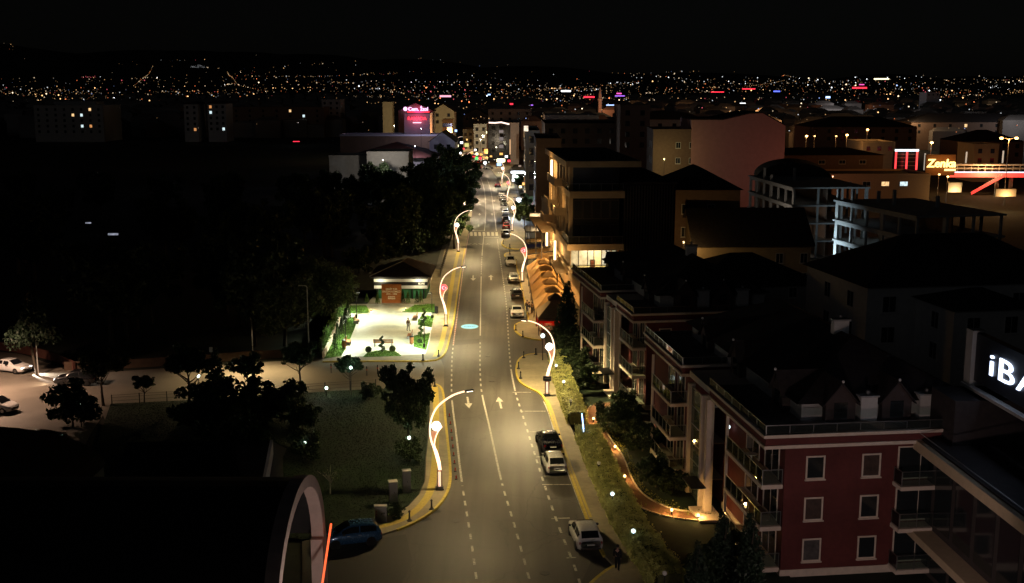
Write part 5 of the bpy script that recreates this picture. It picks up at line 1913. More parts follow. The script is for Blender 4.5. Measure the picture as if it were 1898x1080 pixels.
def globe_lamp(label, px, py, lit, h=1.75, power=5.0, col=(.75, .95, 1.0), r=.15, name='garden_lamp'):
    p = gp(px, py, h)
    t = thing(name, label, 'lamp', (p.x, p.y, 0.1), 0, 'garden globe lamps')
    MB().lathe([(.09, 0), (.045, .06), (.045, h - .1 - r - .05), (.09, h - .1 - r)], 8).build('post', M_DARK, t)
    MB().ball((0, 0, h - .1), r, 14, 10).build('globe', (M_COLD if lit else M_OPAL), t, True)
    MB().lathe([(.11, 0), (.11, .06)], 10, (0, 0, h - .1 - r - .05)).build('collar', M_DARK, t)
    if lit:
        lamp_light('globe_glow', 'POINT', (0, 0, h - .1), power, col, t, r * 1.05)
    return t


globe_lamp('lit globe lamp in the hedge, just past the entrance towards the tents', 1045, 707, True)
globe_lamp('unlit globe lamp in the hedge next to the blue-lit entrance', 1058, 742, False)
globe_lamp('unlit globe lamp in the hedge beside the white parked hatchback', 1110, 858, False)
globe_lamp('lit globe lamp in the hedge above the empty parking bay', 1135, 915, True)
globe_lamp('lit globe lamp in the hedge beside the white parked crossover', 1174, 984, True)
globe_lamp('unlit globe lamp in the hedge at the bottom edge of the picture', 1232, 1062, False)
globe_lamp('lit globe lamp at the far end of the hedge behind the street lamp', 1031, 677, True, power=4)
globe_lamp('tall pale light standing behind the globe of the right street lamp', 1006, 622, True, h=3.0, power=18, r=.26)
globe_lamp('cold globe lamp beside the near balcony bay of the red block', 1350, 791, True, h=6.9, power=.4)

# ---- blue-lit garden entrance
en = thing('entrance_sign', 'blue glowing entrance marker at the gap in the hedge', 'sign', tuple(gp(1082, 822)))
MB().bbox(-.07, .07, -.16, .16, .1, 2.3).build('pillar', M_BROWN, en)
MB().tube(smooth_path([(.0, -.75, .7), (-.05, -.55, 1.3), (-.1, -.1, 1.9), (-.15, .45, 2.45), (-.15, .75, 2.5)], 5), .05, 8).build('neon_tube', emit('neon_pale_blue', (.35, .55, 1.0), 4.5), en)
MB().ball((.05, -.85, .75), .2, 10, 8).build('lamp', emit('entry_lamp', (.8, .95, 1), 4), en)
MB().bbox(-.3, -.16, -.15, .15, 1.0, 1.4).build('sign_box', plain('sign_blue', (.02, .06, .3), .4), en)
lamp_light('neon_glow', 'POINT', (.35, -.6, 1.2), 5, (.5, .7, 1), en, .2)

# ---- winding garden path with ground lamps
M_PATH = mat('path_brick', (0.26, 0.13, 0.075), 0.8, 0.25, 5, 0.4, 22)
pp = smooth_path([Vector((*g2(*p), 0)) for p in [(1135, 752), (1108, 757), (1103, 790), (1118, 820), (1138, 850), (1153, 890), (1172, 918), (1205, 940), (1250, 955), (1312, 962)]], 6)
GP_ = structure(MB().ribbon([(p.x, p.y) for p in pp], 1.5, .112).build('garden_path', M_PATH))
for s in (-1, 1):
    q = resample(pp, .8)
    for i in range(len(q) - 1):
        MB().curb([q[i], q[i + 1] - (q[i + 1] - q[i]) * .03], .1, .1, .2, side=s * .8).build('edging_stone', M_CREAM, GP_)
GL = [(1080, 757, 'ground lamp where the garden path meets the hedge gap'), (1100, 777, 'ground lamp by the path just behind the blue entrance'), (1112, 800, 'ground lamp at the inner bend of the path'), (1140, 829, 'bright ground lamp in the middle of the path bed'),
      (1158, 884, 'ground lamp right of the path before it curves'), (1150, 902, 'ground lamp left of the path before it curves'), (1245, 947, 'ground lamp on the last curve of the path'), (1294, 957, 'ground lamp at the foot of the glass stair tower'), (1296, 829, 'warm lamp behind the glass of the stair tower')]
for i, (px, py, lab) in enumerate(GL):
    p = gp(px, py, .35)
    t = thing('ground_lamp', lab, 'lamp', (p.x, p.y, .1), 0, 'warm ground lamps by the garden path')
    if i == 8:
        t.location.z = 2.2
    MB().lathe([(.07, 0), (.05, .2), (.10, .22), (.10, .26)], 10).build('stem', M_DARK, t)
    MB().ball((0, 0, .33), .10, 10, 8).build('bulb', emit('warm_bulb', (1.0, .66, .28), 6), t)
    lamp_light('warm_light', 'POINT', (0, 0, .55), 24 if i in (3, 6, 7) else 17, (1.0, .55, .16), t, .1)

# ---- planting in the garden
for px, py, s, lab in [(1128, 800, 1.25, 'round bush right of the path behind the blue entrance'), (1160, 812, 1.4, 'round bush between the path and the red wall'), (1190, 838, 1.3, 'round bush below the middle balconies'), (1160, 765, 1.0, 'bush below the lowest balcony of the farther red block'),
                       (1215, 905, 1.2, 'bush below the lowest balcony of the nearest red block'), (1245, 915, .9, 'low bush at the foot of the stair tower glass'), (1070, 690, 1.3, 'dark bush behind the far end of the hedge'), (1085, 720, 1.2, 'dark bush behind the middle of the short hedge'),
                       (1310, 1075, 1.0, 'dark bush at the bottom right below the balconies'), (1345, 1045, 1.0, 'dark bush beside the nearest balcony bay'), (1060, 662, 1.4, 'dark bush beside the fir tree')]:
    K_BUSH.put(lab, gp(px, py), s, px * .7, 'bush', 'bushes in the apartment garden')
# low ground cover along the path
r = np.random.default_rng(5)
C = []
for p in resample(pp, .06):
    for k in (0, 1, 1):
        C.append((p.x + r.normal(.0, .2) + (1.05 if k else -1.05), p.y + r.normal(0, .15) + .15, .12 + abs(r.normal(0, .2))))
V, F = leaf_quads(np.array(C), .07, r)
gc = link('ground_cover', np_mesh('ground_cover', V, F, leafmat('leaf_cover', (.20, .20, .03))))
tag(gc, 'low yellow-green planting along the garden path', 'ground cover', kind='stuff')
for px, py, s, lab in [(1335, 1075, .9, 'slim dark conifer at the bottom right corner of the garden'), (1385, 1095, 1.0, 'dark conifer in front of the nearest balconies'), (1290, 1120, .8, 'dark conifer at the lower picture edge')]:
    K_FIR.put(lab, gp(px, py), s, px, 'tree', 'garden conifers')

# ================================================================== THE LEFT SIDE
# ---- memorial square
PLZ = structure(MB().prism([g2(p[0], p[1], .12) for p in [(600, 662), (638, 592), (648, 563), (800, 563), (803, 590), (797, 630), (789, 657), (700, 661)]], 0, .125).build('plaza', M_PLAZA))
structure(MB().prism([g2(p[0], p[1], .12) for p in [(680, 563.4), (806, 563.4), (816, 500), (790, 492), (715, 520)]], 0, .118).build('plaza_back', M_PAVE))
BEDS = [[(601, 664), (633, 659), (650, 625), (659, 603), (661, 588), (646, 588), (624, 620)], [(647, 580), (649, 566), (679, 566), (686, 579)], [(745, 578), (769, 565), (805, 563), (806, 578)],
        [(775, 593), (780, 586), (804, 585), (800, 606), (774, 601)], [(767, 622), (797, 617), (790, 648), (767, 642)], [(673, 661), (681, 653.5), (697, 650), (712, 649), (733, 651), (744, 659)]]
beds = []
for b in BEDS:
    beds.append(structure(MB().prism([g2(p[0], p[1], .16) for p in b], .126, .17).build('flower_bed', M_LAWNB, PLZ)))
# short grass on the beds
r = np.random.default_rng(12)


def blades(polys, n_per_m2, hgt, z, m, name, label, seed):
    rr = np.random.default_rng(seed)
    Vs = []
    for poly in polys:
        P = np.array(poly)
        mn, mx = P.min(0), P.max(0)
        n = int((mx - mn).prod() * n_per_m2)
        q = rr.uniform(mn, mx, (n, 2))
        inside = np.zeros(n, bool)
        j = len(P) - 1
        for i in range(len(P)):
            c = ((P[i, 1] > q[:, 1]) != (P[j, 1] > q[:, 1])) & (q[:, 0] < (P[j, 0] - P[i, 0]) * (q[:, 1] - P[i, 1]) / (P[j, 1] - P[i, 1] + 1e-12) + P[i, 0])
            inside ^= c
            j = i
        Vs.append(q[inside])
    q = np.concatenate(Vs)
    n = len(q)
    a = rr.uniform(0, 2 * PI, n)
    w = .03 + hgt * .12
    h = hgt * rr.uniform(.5, 1.3, n)
    b0 = np.stack([q[:, 0] - w * np.cos(a), q[:, 1] - w * np.sin(a), np.full(n, z)], 1)
    b1 = np.stack([q[:, 0] + w * np.cos(a), q[:, 1] + w * np.sin(a), np.full(n, z)], 1)
    tp_ = np.stack([q[:, 0] + rr.normal(0, hgt * .4, n), q[:, 1] + rr.normal(0, hgt * .4, n), z + h], 1)
    V = np.stack([b0, b1, tp_], 1).reshape(-1, 3)
    o = link(name, np_mesh(name, V, np.arange(n * 3).reshape(-1, 3), m))
    tag(o, label, 'grass', kind='stuff')


blades([[g2(p[0], p[1], .17) for p in b] for b in BEDS], 90, .12, .17, leafmat('grass_bright', (.13, .27, .04)), 'bed_grass', 'short bright grass on the flower beds of the square', 3)
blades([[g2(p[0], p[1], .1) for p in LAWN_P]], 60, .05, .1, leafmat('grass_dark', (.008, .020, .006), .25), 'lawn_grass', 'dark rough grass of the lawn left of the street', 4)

# memorial wall with its inscription
sgp = gp(726, 563.5)
SW_, SH_ = 2.85, 2.8
sw = thing('memorial_sign', 'rust-brown memorial wall with white inscription on the square', 'sign', (sgp.x, sgp.y, .12))
MB().bbox(-SW_ / 2, SW_ / 2, 0, .28, 0, SH_, .02).build('panel', mat('corten', (.38, .13, .04), .8, .22, 2.5, .3), sw)
MB().box(-SW_ / 2 - .1, SW_ / 2 + .1, -.1, .38, -.01, .06).build('base', M_CONC, sw)
M_TXT = plain('letter_white', (.86, .82, .72), .6)
for k, (s, z, sz) in enumerate((('ŞEHİT P.ER', 2.08, .30), ('ERGÜN KÖMÇÜ', 1.72, .32), ('1973 - 1994', 1.36, .29), ('Başiskele', .98, .24), ('Belediyesi', .72, .24))):
    text_obj('letters', s, sz * 1.12, M_TXT, sw, (0, -.012, z), (PI / 2, 0, 0), extrude=.01, bold=.008)

for k, (px, py, rz, lab) in enumerate(((688, 577, -1.0, 'warm ground spot left of the memorial wall'), (752, 575, .6, 'warm ground spot right of the memorial wall'))):
    p = gp(px, py)
    t = thing('ground_spot', lab, 'lamp', (p.x, p.y, .13), 0, 'ground spots before the memorial wall')
    MB().lathe([(.12, 0), (.14, .12), (.1, .16)], 10).build('housing', M_DARK, t)
    MB().lathe([(.09, .161), (.09, .18)], 10).build('lens', emit('warm_bulb', (1.0, .66, .28), 6), t)
    lamp_light('spot_beam', 'POINT', (0, .1, .5), 26, (1, .72, .3), t, .1)

# kiosk behind the wall
kp = gp(692, 558)
kk = thing('kiosk', 'low kiosk with black and white fascia bands and a dark hipped roof', 'kiosk', (kp.x, kp.y + 1.2, .118))
KW, KD = 7.9, 9.0
MB().box(.3, KW - .3, .3, KD, 0, 2.0).build('wall', mat('green_wall', (.03, .16, .07), .7, .2, 2), kk)
for z0, z1, m in ((1.55, 2.0, M_OFFW), (2.002, 2.55, M_DARK), (2.552, 2.98, M_OFFW), (2.982, 3.3, M_TRIM)):
    MB().box(-.0 if m != M_DARK else .04, KW if m != M_DARK else KW - .04, -.0 if m != M_DARK else .04, KD, z0, z1).build('fascia', m, kk)
MB().pts([(-.6, -.7, 3.3), (KW + .6, -.7, 3.3), (KW + .6, KD + .6, 3.3), (-.6, KD + .6, 3.3), (KW * .5, 3.6, 5.1), (KW * .55, 6.5, 5.1), (-.6, -.7, 3.42), (KW + .6, -.7, 3.42), (KW + .6, KD + .6, 3.42), (-.6, KD + .6, 3.42)],
         [(6, 7, 4), (7, 8, 5, 4), (8, 9, 5), (9, 6, 4, 5), (3, 2, 1, 0), (0, 1, 7, 6), (1, 2, 8, 7), (2, 3, 9, 8), (3, 0, 6, 9)]).build('roof', M_ROOFD, kk)
MB().tube([(-.55, -.65, 3.5), (KW * .5, 3.6, 5.14), (KW * .55, 6.5, 5.14), (KW + .55, KD + .55, 3.5)], .07, 5).build('ridge', M_CONC, kk)
text_obj('letters', 'BÜFE', .42, M_TXT, kk, (KW - .9, .02, 2.28), (PI / 2, 0, 0), extrude=.01)
for x in (1.0, 6.6):  # lamps added to brighten the kiosk front
    lw_ = MB().bbox(x - .12, x + .12, -.28, -.02, 2.72, 2.86, .02).build('added_lamp', emit('plaza_lens', (.95, 1, .8), 5), kk)
    lamp_light('kiosk_fill', 'POINT', (x, -1.0, 2.6), 34, (1, .92, .6), kk, .12)
for x in (.5, 2.6, 5.6, 7.3):
    MB().box(x - .1, x + .1, .02, .28, 0, 1.548).build('post', M_DARK, kk)

# square lamps
for px, py, lab in ((661, 591, 'slim lamp post at the far left corner of the square'), (641, 641, 'slim lamp post at the near left of the square beside the bench'), (801, 592, 'slim lamp post at the far right of the square by the pavement'), (786.6, 646, 'slim lamp post at the near right of the square')):
    p = gp(px, py)
    t = thing('square_lamp', lab, 'lamp post', (p.x, p.y, .125), 0, 'lamp posts of the memorial square')
    MB().lathe([(.14, 0), (.14, .5), (.05, .55), (.04, 3.5)], 10).build('pole', M_DARK, t)
    s = 1 if px < 700 else -1
    hd = MB().bbox(min(0, s * .55), max(0, s * .55), -.09, .09, 3.5, 3.58, .02).build('head', M_DARK, t)
    MB().box(min(s * .1, s * .5), max(s * .1, s * .5), -.07, .07, 3.485, 3.498).build('lens', emit('plaza_lens', (.95, 1, .8), 5), hd)
    even_beam(lamp_light('square_light', 'SPOT', (s * .35, 0, 3.46), 1750, (.92, 1.0, .74), t, .15, 155, .6))


# benches and bins
def bench(label, px, py, rz, long=1.6):
    p = gp(px, py)
    t = thing('bench', label, 'bench', (p.x, p.y, .125), rz, 'benches on the memorial square')
    for k in range(4):
        MB().bbox(-long / 2, long / 2, -.24 + k * .13, -.13 + k * .13, .42, .46, .01).build('seat_slat', mat('bench_wood', (.42, .18, .07), .7, .2, 5), t)
    for k in range(3):
        MB().bbox(-long / 2, long / 2, .30, .34, .52 + k * .14, .63 + k * .14, .01).build('back_slat', MATS['bench_wood'], t)
    for x in (-long / 2 + .12, long / 2 - .2):
        MB().bbox(x, x + .1, -.25, .34, 0, .419, .02).build('leg', M_CONC, t)
        MB().box(x + .02, x + .08, .342, .38, .1, .95).build('back_post', M_CONC, t)
    return t


bench('brown bench at the far left edge of the square', 662, 600, PI / 2)
bench('brown bench at the near left edge of the square by the bin', 646, 640, PI / 2)
bench('brown bench at the far right of the square by the bright spiral bush', 769, 594, -PI / 2)
bench('brown bench at the near right of the square by the upright bin', 759, 628, -PI / 2)
bench('wide dark bench in front of the spiral bush near the street', 711, 643, PI, 2.4)
for px, py, lab in ((638, 647, 'brown litter bin beside the near left bench'), (763, 640, 'brown litter bin beside the near right bench'), (809, 583, 'dark litter bin on a pale foot by the square entrance')):
    p = gp(px, py)
    t = thing('litter_bin', lab, 'bin', (p.x, p.y, .13), 0, 'litter bins of the square')
    MB().lathe([(.2, .12), (.24, .15), (.27, .9), (.25, .93)], 12).build('bin_body', MATS['bench_wood'] if px < 800 else M_DARK, t)
    MB().lathe([(.15, 0), (.15, .119)], 10).build('foot', M_CONC, t)
    MB().lathe([(.27, .931), (.29, .95), (.29, 1.0), (.1, 1.08)], 12).build('lid', M_DARK, t)


# clipped bushes
def topiary(label, px, py, kind, h, lm, rad=.32):
    p = gp(px, py)
    t = thing('topiary', label, 'clipped bush', (p.x, p.y, .15), px * .37, 'clipped bushes of the square')
    MB().tube([(0, 0, 0), (0, 0, h * .8)], .035, 6).build('stem', M_BARK, t)
    rr = np.random.default_rng(int(px * 7 + py))
    n = 1400
    if kind == 'cone':
        f = rr.uniform(0, 1, n) ** .7
        a = rr.uniform(0, 2 * PI, n)
        ra = rad * (1 - f * .82) * rr.uniform(.75, 1.05, n)
        C = np.stack([ra * np.cos(a), ra * np.sin(a), .08 + f * h], 1)
    elif kind == 'ball':
        u = rr.normal(size=(n, 3))
        u /= np.linalg.norm(u, axis=1)[:, None]
        C = u * rad * rr.uniform(.8, 1.03, (n, 1)) + np.array([0, 0, rad * .95])
    else:
        f = rr.uniform(0, 1, n)
        w = f * 2 * PI * 2.3
        big = rad * .75 * (1 - .55 * f)
        u = rr.normal(size=(n, 3))
        u /= np.linalg.norm(u, axis=1)[:, None]
        C = np.stack([big * np.cos(w), big * np.sin(w), .2 + f * (h - .25)], 1) + u * (.17 * (1 - .45 * f))[:, None]
    V, F = leaf_quads(C, .06, rr)
    link('foliage', np_mesh('foliage', V, F, lm), t)
    return t


topiary('dark spiral bush in the bed nearest the side street', 707.7, 655, 'spiral', 2.0, LEAF_M, .38)
topiary('small clipped ball left of the dark spiral bush', 683, 655, 'ball', .8, LEAF_M, .36)
topiary('small clipped ball right of the dark spiral bush', 727.5, 653.5, 'ball', .8, LEAF_M, .36)
topiary('bright spiral bush on the right-hand bed', 780, 628, 'spiral', 1.8, LEAF_B, .36)
topiary('dark spiral bush on the small right bed', 786, 602, 'spiral', 2.1, LEAF_M, .36)
topiary('low round bush on the right-hand bed', 778, 638, 'ball', .6, LEAF_M, .27)
for px, py, h, lab, lm in ((620.6, 652, 2.0, 'nearest cone bush along the ivy fence', LEAF_M), (626, 632, 2.0, 'second cone bush along the ivy fence', LEAF_M), (633, 622, 2.0, 'third cone bush along the ivy fence', LEAF_M), (640, 606, 2.2, 'fourth cone bush along the ivy fence', LEAF_M),
                           (646, 592, 2.2, 'farthest cone bush along the ivy fence', LEAF_M), (680, 563, 1.3, 'pale cone bush far left of the memorial wall', LEAF_B), (700, 565, 1.6, 'pale cone bush just left of the memorial wall', LEAF_B), (747, 564, 1.8, 'dark cone bush just right of the memorial wall', LEAF_D),
                           (756.5, 564, 1.6, 'bright cone bush right of the memorial wall', LEAF_B), (773, 564, 1.8, 'second dark cone bush right of the memorial wall', LEAF_D), (780, 563, 1.7, 'bright cone bush far right of the memorial wall', LEAF_B)):
    topiary(lab, px, py, 'cone', h, lm, .36)

# ivy-covered fence and low wall at the left of the square
A, Bp = gp(596, 662), gp(652, 540)
iv = thing('ivy_fence', 'fence overgrown with bright ivy along the left of the square', 'fence', (A.x, A.y, 0))
n = 11000
rr = np.random.default_rng(77)
f = rr.uniform(0, 1, n)
C = np.stack([A.x + (Bp.x - A.x) * f + rr.normal(0, .16, n), A.y + (Bp.y - A.y) * f, rr.uniform(.1, 2.1, n) + .15 * np.sin(f * 60)], 1) - np.array([A.x, A.y, 0])
V, F = leaf_quads(C, .11, rr)
link('ivy', np_mesh('ivy', V, F, LEAF_B), iv)
MB().curb([A, Bp], .08, 0, 1.95).build('panel', mat('fence_green', (.02, .05, .02), .9, .2), iv, world=True)
for k in range(12):
    q = A.lerp(Bp, k / 11)
    MB().box(q.x - .06, q.x + .06, q.y - .06, q.y + .06, 0, 2.2).build('post', M_DARK, iv, world=True)
A2, B2 = gp(600, 664), gp(630, 597)
lw = thing('low_wall', 'low cream wall at the foot of the ivy fence', 'wall', (A2.x, A2.y, 0))
for k in range(8):
    a, b = A2.lerp(B2, k / 8), A2.lerp(B2, (k + .985) / 8)
    MB().curb([a, b], .28, .1, .75).build('wall_block', M_CREAM, lw, world=True)
# fence along the pavement side of the kiosk
A3, B3 = gp(816, 515), gp(838, 440)
fn = thing('street_fence', 'dark fence behind the left pavement beyond the kiosk', 'fence', (A3.x, A3.y, .13))
for k in range(26):
    q = A3.lerp(B3, k / 25)
    MB().box(q.x - .03, q.x + .03, q.y - .03, q.y + .03, .13, 1.7).build('fence_bar', M_DARK, fn, world=True)
for z in (.35, 1.55):
    MB().curb([A3, B3], .05, z, z + .06).build('rail', M_DARK, fn, world=True)

# ---- side street: low wall, posts, unlit lamp pole
wp = smooth_path([Vector((*g2(*p), 0)) for p in [(120, 686), (190, 684), (300, 678), (430, 668), (560, 660), (594, 660)]], 3)
bw = thing('boundary_wall', 'low brownish wall along the far side of the side street', 'wall', (wp[0].x, wp[0].y, 0))
q = resample(wp, 2.4)
for i in range(len(q) - 1):
    MB().curb([q[i], q[i + 1] - (q[i + 1] - q[i]) * .008], .25, 0, .95 + .03 * (i % 3)).build('wall_block', mat('earth_wall', (.09, .055, .035), .9, .2, 1.5, .2), bw, world=True)
dw = [(-60, 642), (30, 652), (110, 672), (142, 690)]
lw2 = thing('garden_wall', 'reddish low wall behind the parked car at the left edge', 'wall', tuple(gp(-60, 642)))
wq = resample(smooth_path([Vector((*g2(*p), 0)) for p in dw], 3), 2.4)
for i in range(len(wq) - 1):
    MB().curb([wq[i], wq[i + 1] - (wq[i + 1] - wq[i]) * .008], .25, 0, 1.0).build('wall_block', mat('brick_wall', (.11, .04, .028), .9, .2, 2, .2), lw2, world=True)
fp = smooth_path([Vector((*g2(*p), 0)) for p in [(208, 752), (320, 745), (430, 740), (540, 733), (640, 726), (705, 722)]], 3)
pf = thing('post_fence', 'thin wire fence with dark posts along the edge of the lawn', 'fence', (fp[0].x, fp[0].y, 0))
for p in resample(fp, 2.6):
    MB().box(p.x - .04, p.x + .04, p.y - .04, p.y + .04, .05, 1.15).build('post', M_DARK, pf, world=True)
for z in (.5, .85, 1.08):
    MB().tube([(p.x, p.y, z) for p in fp], .012, 4).build('wire', M_DARK, pf, world=True)
for px, py, lab in ((614, 691, 'black bollard standing left on the side street'), (680, 696, 'black bollard standing in the middle of the side street'), (700, 693, 'black bollard on the side street nearest the junction')):
    p = gp(px, py)
    t = thing('bollard', lab, 'bollard', (p.x, p.y, 0), 0, 'bollards on the side street')
    MB().lathe([(.06, 0), (.06, 1.0), (.03, 1.05)], 10).build('shaft', M_TRIM, t)
    MB().lathe([(.066, .6), (.066, .75)], 10).build('band', M_RED, t)
pl = gp(573, 656)
t = thing('tall_lamp_post', 'tall unlit white lamp pole left of the square', 'lamp post', (pl.x, pl.y, 0))
MB().tube([(0, 0, 0), (0, 0, 8.0), (-.1, 0, 8.15), (-.5, 0, 8.2)], [.09, .055, .05, .04], 8).build('pole', mat('pole_pale', (.5, .5, .48), .5, .1), t)
MB().bbox(-1.0, -.5, -.1, .1, 8.14, 8.24).build('head', M_STEEL, t)
t = thing('small_sign_post', 'small white sign on a thin post behind the side street wall', 'sign', tuple(gp(392, 668)))
MB().tube([(0, 0, 0), (0, 0, 1.5)], .03, 6).build('post', M_STEEL, t)
MB().bbox(-.2, .2, -.03, -.0, 1.0, 1.6, .02).build('plate', M_WHITE, t)

# ---- pavement bollards
bol = [(759, 965, 'black pavement bollard nearest the blue car'), (800, 944, 'black pavement bollard left of the nearest lamp post'), (806, 716, 'black bollard at the tip of the left pavement'), (784, 668, 'black bollard on the corner of the square, left one'), (813, 660, 'black bollard on the corner of the square, right one'),
       (956, 612, 'left bollard on the rounded pavement end below the white sedan'), (969, 624, 'right bollard on the rounded pavement end below the white sedan'), (970.7, 663, 'bollard at the upper left of the right-hand rounded pavement'), (993, 657, 'bollard at the upper right of the right-hand rounded pavement'),
       (961, 683, 'middle bollard on the right-hand rounded pavement'), (965, 701, 'lowest bollard on the right-hand rounded pavement'), (933, 452, 'left bollard on the far rounded pavement end'), (945, 459, 'right bollard on the far rounded pavement end'), (945, 471, 'bollard on the pavement tip before the white oncoming car')]
bm_base = MB().lathe([(.2, 0), (.2, .06), (.12, .1), (.085, .16), (.07, .2)], 14).mesh('base', M_TRIM)
bm_sh = MB().lathe([(.07, .201), (.055, .62), (.085, .66), (.085, .72), (.03, .8)], 14).mesh('shaft', M_TRIM)
for px, py, lab in bol:
    p = gp(px, py, .13)
    t = thing('bollard', lab, 'bollard', (p.x, p.y, .13), 0, 'black pavement bollards')
    link('base', bm_base, t)
    link('shaft', bm_sh, t)

# ---- service cabinets on the lawn
for px, py, w, d, h, lab, rz in ((729, 931, .62, .55, 1.65, 'middle pale service cabinet on the lawn', .25), (754, 912, .6, .5, 1.75, 'tall pale service cabinet nearest the lamp post', .2), (706, 967, .85, .4, 1.2, 'low wide pale service cabinet by the blue car', .12)):
    p = gp(px, py, .1)
    t = thing('service_cabinet', lab, 'cabinet', (p.x, p.y, .1), rz, 'service cabinets on the lawn')
    MB().box(-w / 2, w / 2, -d / 2, d / 2, .08, h).build('housing', M_OFFW, t)
    MB().box(-w / 2 - .02, w / 2 + .02, -d / 2 - .02, d / 2 + .02, 0, .078).build('plinth', M_CONC, t)
    MB().bbox(-w / 2 - .04, w / 2 + .04, -d / 2 - .04, d / 2 + .04, h + .002, h + .07, .03).build('lid', M_OFFW, t)
    for s in (-1, 1):
        MB().box(min(s * .01, s * (w / 2 - .03)), max(s * .01, s * (w / 2 - .03)), -d / 2 - .015, -d / 2 - .001, .16, h - .08).build('door', M_OFFW, t)
    MB().box(.03, .06, -d / 2 - .04, -d / 2 - .016, h * .5, h * .5 + .12).build('handle', M_DARK, t)
    if h < 1.3:
        for k in range(3):
            MB().box(-w / 2 + .08, -w / 2 + .16, -d / 2 - .02, -d / 2 - .016, h * .35 + k * .2, h * .35 + k * .2 + .1).build('warning_label', plain('label_red', (.4, .04, .02), .6), t)
            MB().box(.06 + k * .09, .12 + k * .09, -d / 2 - .02, -d / 2 - .016, h * .55, h * .55 + .12).build('warning_label', M_TRIM, t)

# ---- lamps hidden in the lawn's trees
M_GREENL = emit('green_lamp', (.75, 1.0, .88), 6)
for px, py, h, pw, lab, col in ((758, 811, 1.3, 150, 'small lamp glowing green under the tall lawn tree', (.45, 1, .62)), (605, 719, .9, 80, 'small white lamp at the lawn edge by the side street', (1, 1, .85)), (565, 821, 1.5, 100, 'small white lamp in the middle of the dark lawn', (.75, 1, .88)),
                                (650, 681, 3.0, 170, 'lamp shining out of the small round tree by the square', (.6, 1, .8)), (368, 697, 2.6, 22, 'lamp among the dark trees on the side street', (1, .95, .7)), (148, 749, 2.2, 6, 'dim lamp in the trees by the parking lot', (1, .95, .7)), (28, 893, 3.2, 14, 'bright white lamp on an arm at the lower left', (.75, 1, 1)),
                                (397, 767, 1.0, 1, 'tiny light in the dark bushes of the lawn', (1, 1, .9)), (282, 880, 2.0, 1, 'tiny white light at the edge of the dark roof', (.7, .7, 1))):
    p = gp(px, py, h)
    t = thing('garden_lamp', lab, 'lamp', (p.x, p.y, .05), 0, 'lamps in the lawn')
    MB().lathe([(.08, 0), (.04, .08), (.04, h - .25)], 8).build('post', M_DARK, t)
    rr_ = .15 if pw > 10 else .08
    MB().ball((0, 0, h - .05), rr_, 12, 8).build('globe', M_GREENL, t, True)
    lamp_light('lamp_glow', 'POINT', (0, 0, h - .05), pw, col, t, rr_ * 1.05)

# ---- trees and bushes of the lawn
K_BALL.put('small round tree with a lamp in its crown by the square', gp(650, 724), .78, 1.0, group='round trees along the side street')
K_BALL.put('umbrella-shaped dark tree on the side street left of the lamp-lit one', gp(557, 722), 1.06, 2.0, group='round trees along the side street')
K_BALL.put('small dark round tree in the middle of the side street trees', gp(460, 738), .95, 3.0, group='round trees along the side street')
K_BALL.put('dark round tree with a lamp shining through on the side street', gp(350, 752), 1.25, 4.0, group='round trees along the side street')
K_BALL.put('thin-trunked tree standing alone before the lit side street', gp(268, 748), .6, 5.0, group='round trees along the side street')
K_BALL.put('leaning dark round tree between parking lot and lawn', gp(192, 752), 1.2, 6.0, group='round trees along the side street')
K_BIG.put('tall dark tree beside the left pavement next to the junction', gp(757, 838), .54, .5, sz=.78)
K_FIR.put('slim pointed dark tree among the side street trees', gp(404, 752), 1.15, .3)
for px, py, s, lab in ((445, 790, 2.1, 'large dark bush mass at the upper left of the lawn'), (520, 780, 1.8, 'large dark bush left of the lawn lamp'), (380, 800, 2.0, 'large dark bush at the far left of the lawn'), (684, 742, .85, 'small bush standing on the lawn by the wire fence'), (135, 790, 1.9, 'dark bush beside the parking lot'),
                       (570, 850, 1.1, 'bush lit by the middle lawn lamp'), (760, 855, .9, 'bush lit green beside the left pavement'), (450, 860, 1.9, 'dark bush behind the near black roof'), (560, 800, 1.2, 'loose bush behind the middle lawn lamp'), (735, 960, .5, 'low weeds beside the low service cabinet')):
    K_BUSH.put(lab, gp(px, py, .05), s, px * .3, 'bush', 'bushes on the lawn')
# young bare tree, pale in the lamp light
bt = thing('bare_tree', 'small pale bare tree beside the arched wall', 'tree', tuple(gp(612, 915, .1)))
mbt = MB()
rr2 = random.Random(4)
mbt.tube([(0, 0, 0), (.03, 0, .7), (.0, .05, 1.1)], [.07, .06, .05], 6)
for k in range(9):
    w = 2 * PI * k / 9 + rr2.uniform(-.3, .3)
    L = rr2.uniform(.6, 1.1)
    mbt.tube([(0, .03, .7 + .05 * k), (L * .45 * math.cos(w), L * .45 * math.sin(w), 1.3 + .05 * k), (L * math.cos(w), L * math.sin(w), 1.75 + rr2.uniform(-.2, .4))], [.035, .025, .012], 5)
mbt.build('trunk', mat('pale_bark', (.5, .46, .38), .8, .15), bt)
tg = crown_mesh('twigs', 1.0, 1.0, .6, 260, .07, LEAF_P, 44, lumps=12)
o = link('crown', tg, bt)
o.location = (0, 0, 1.7)

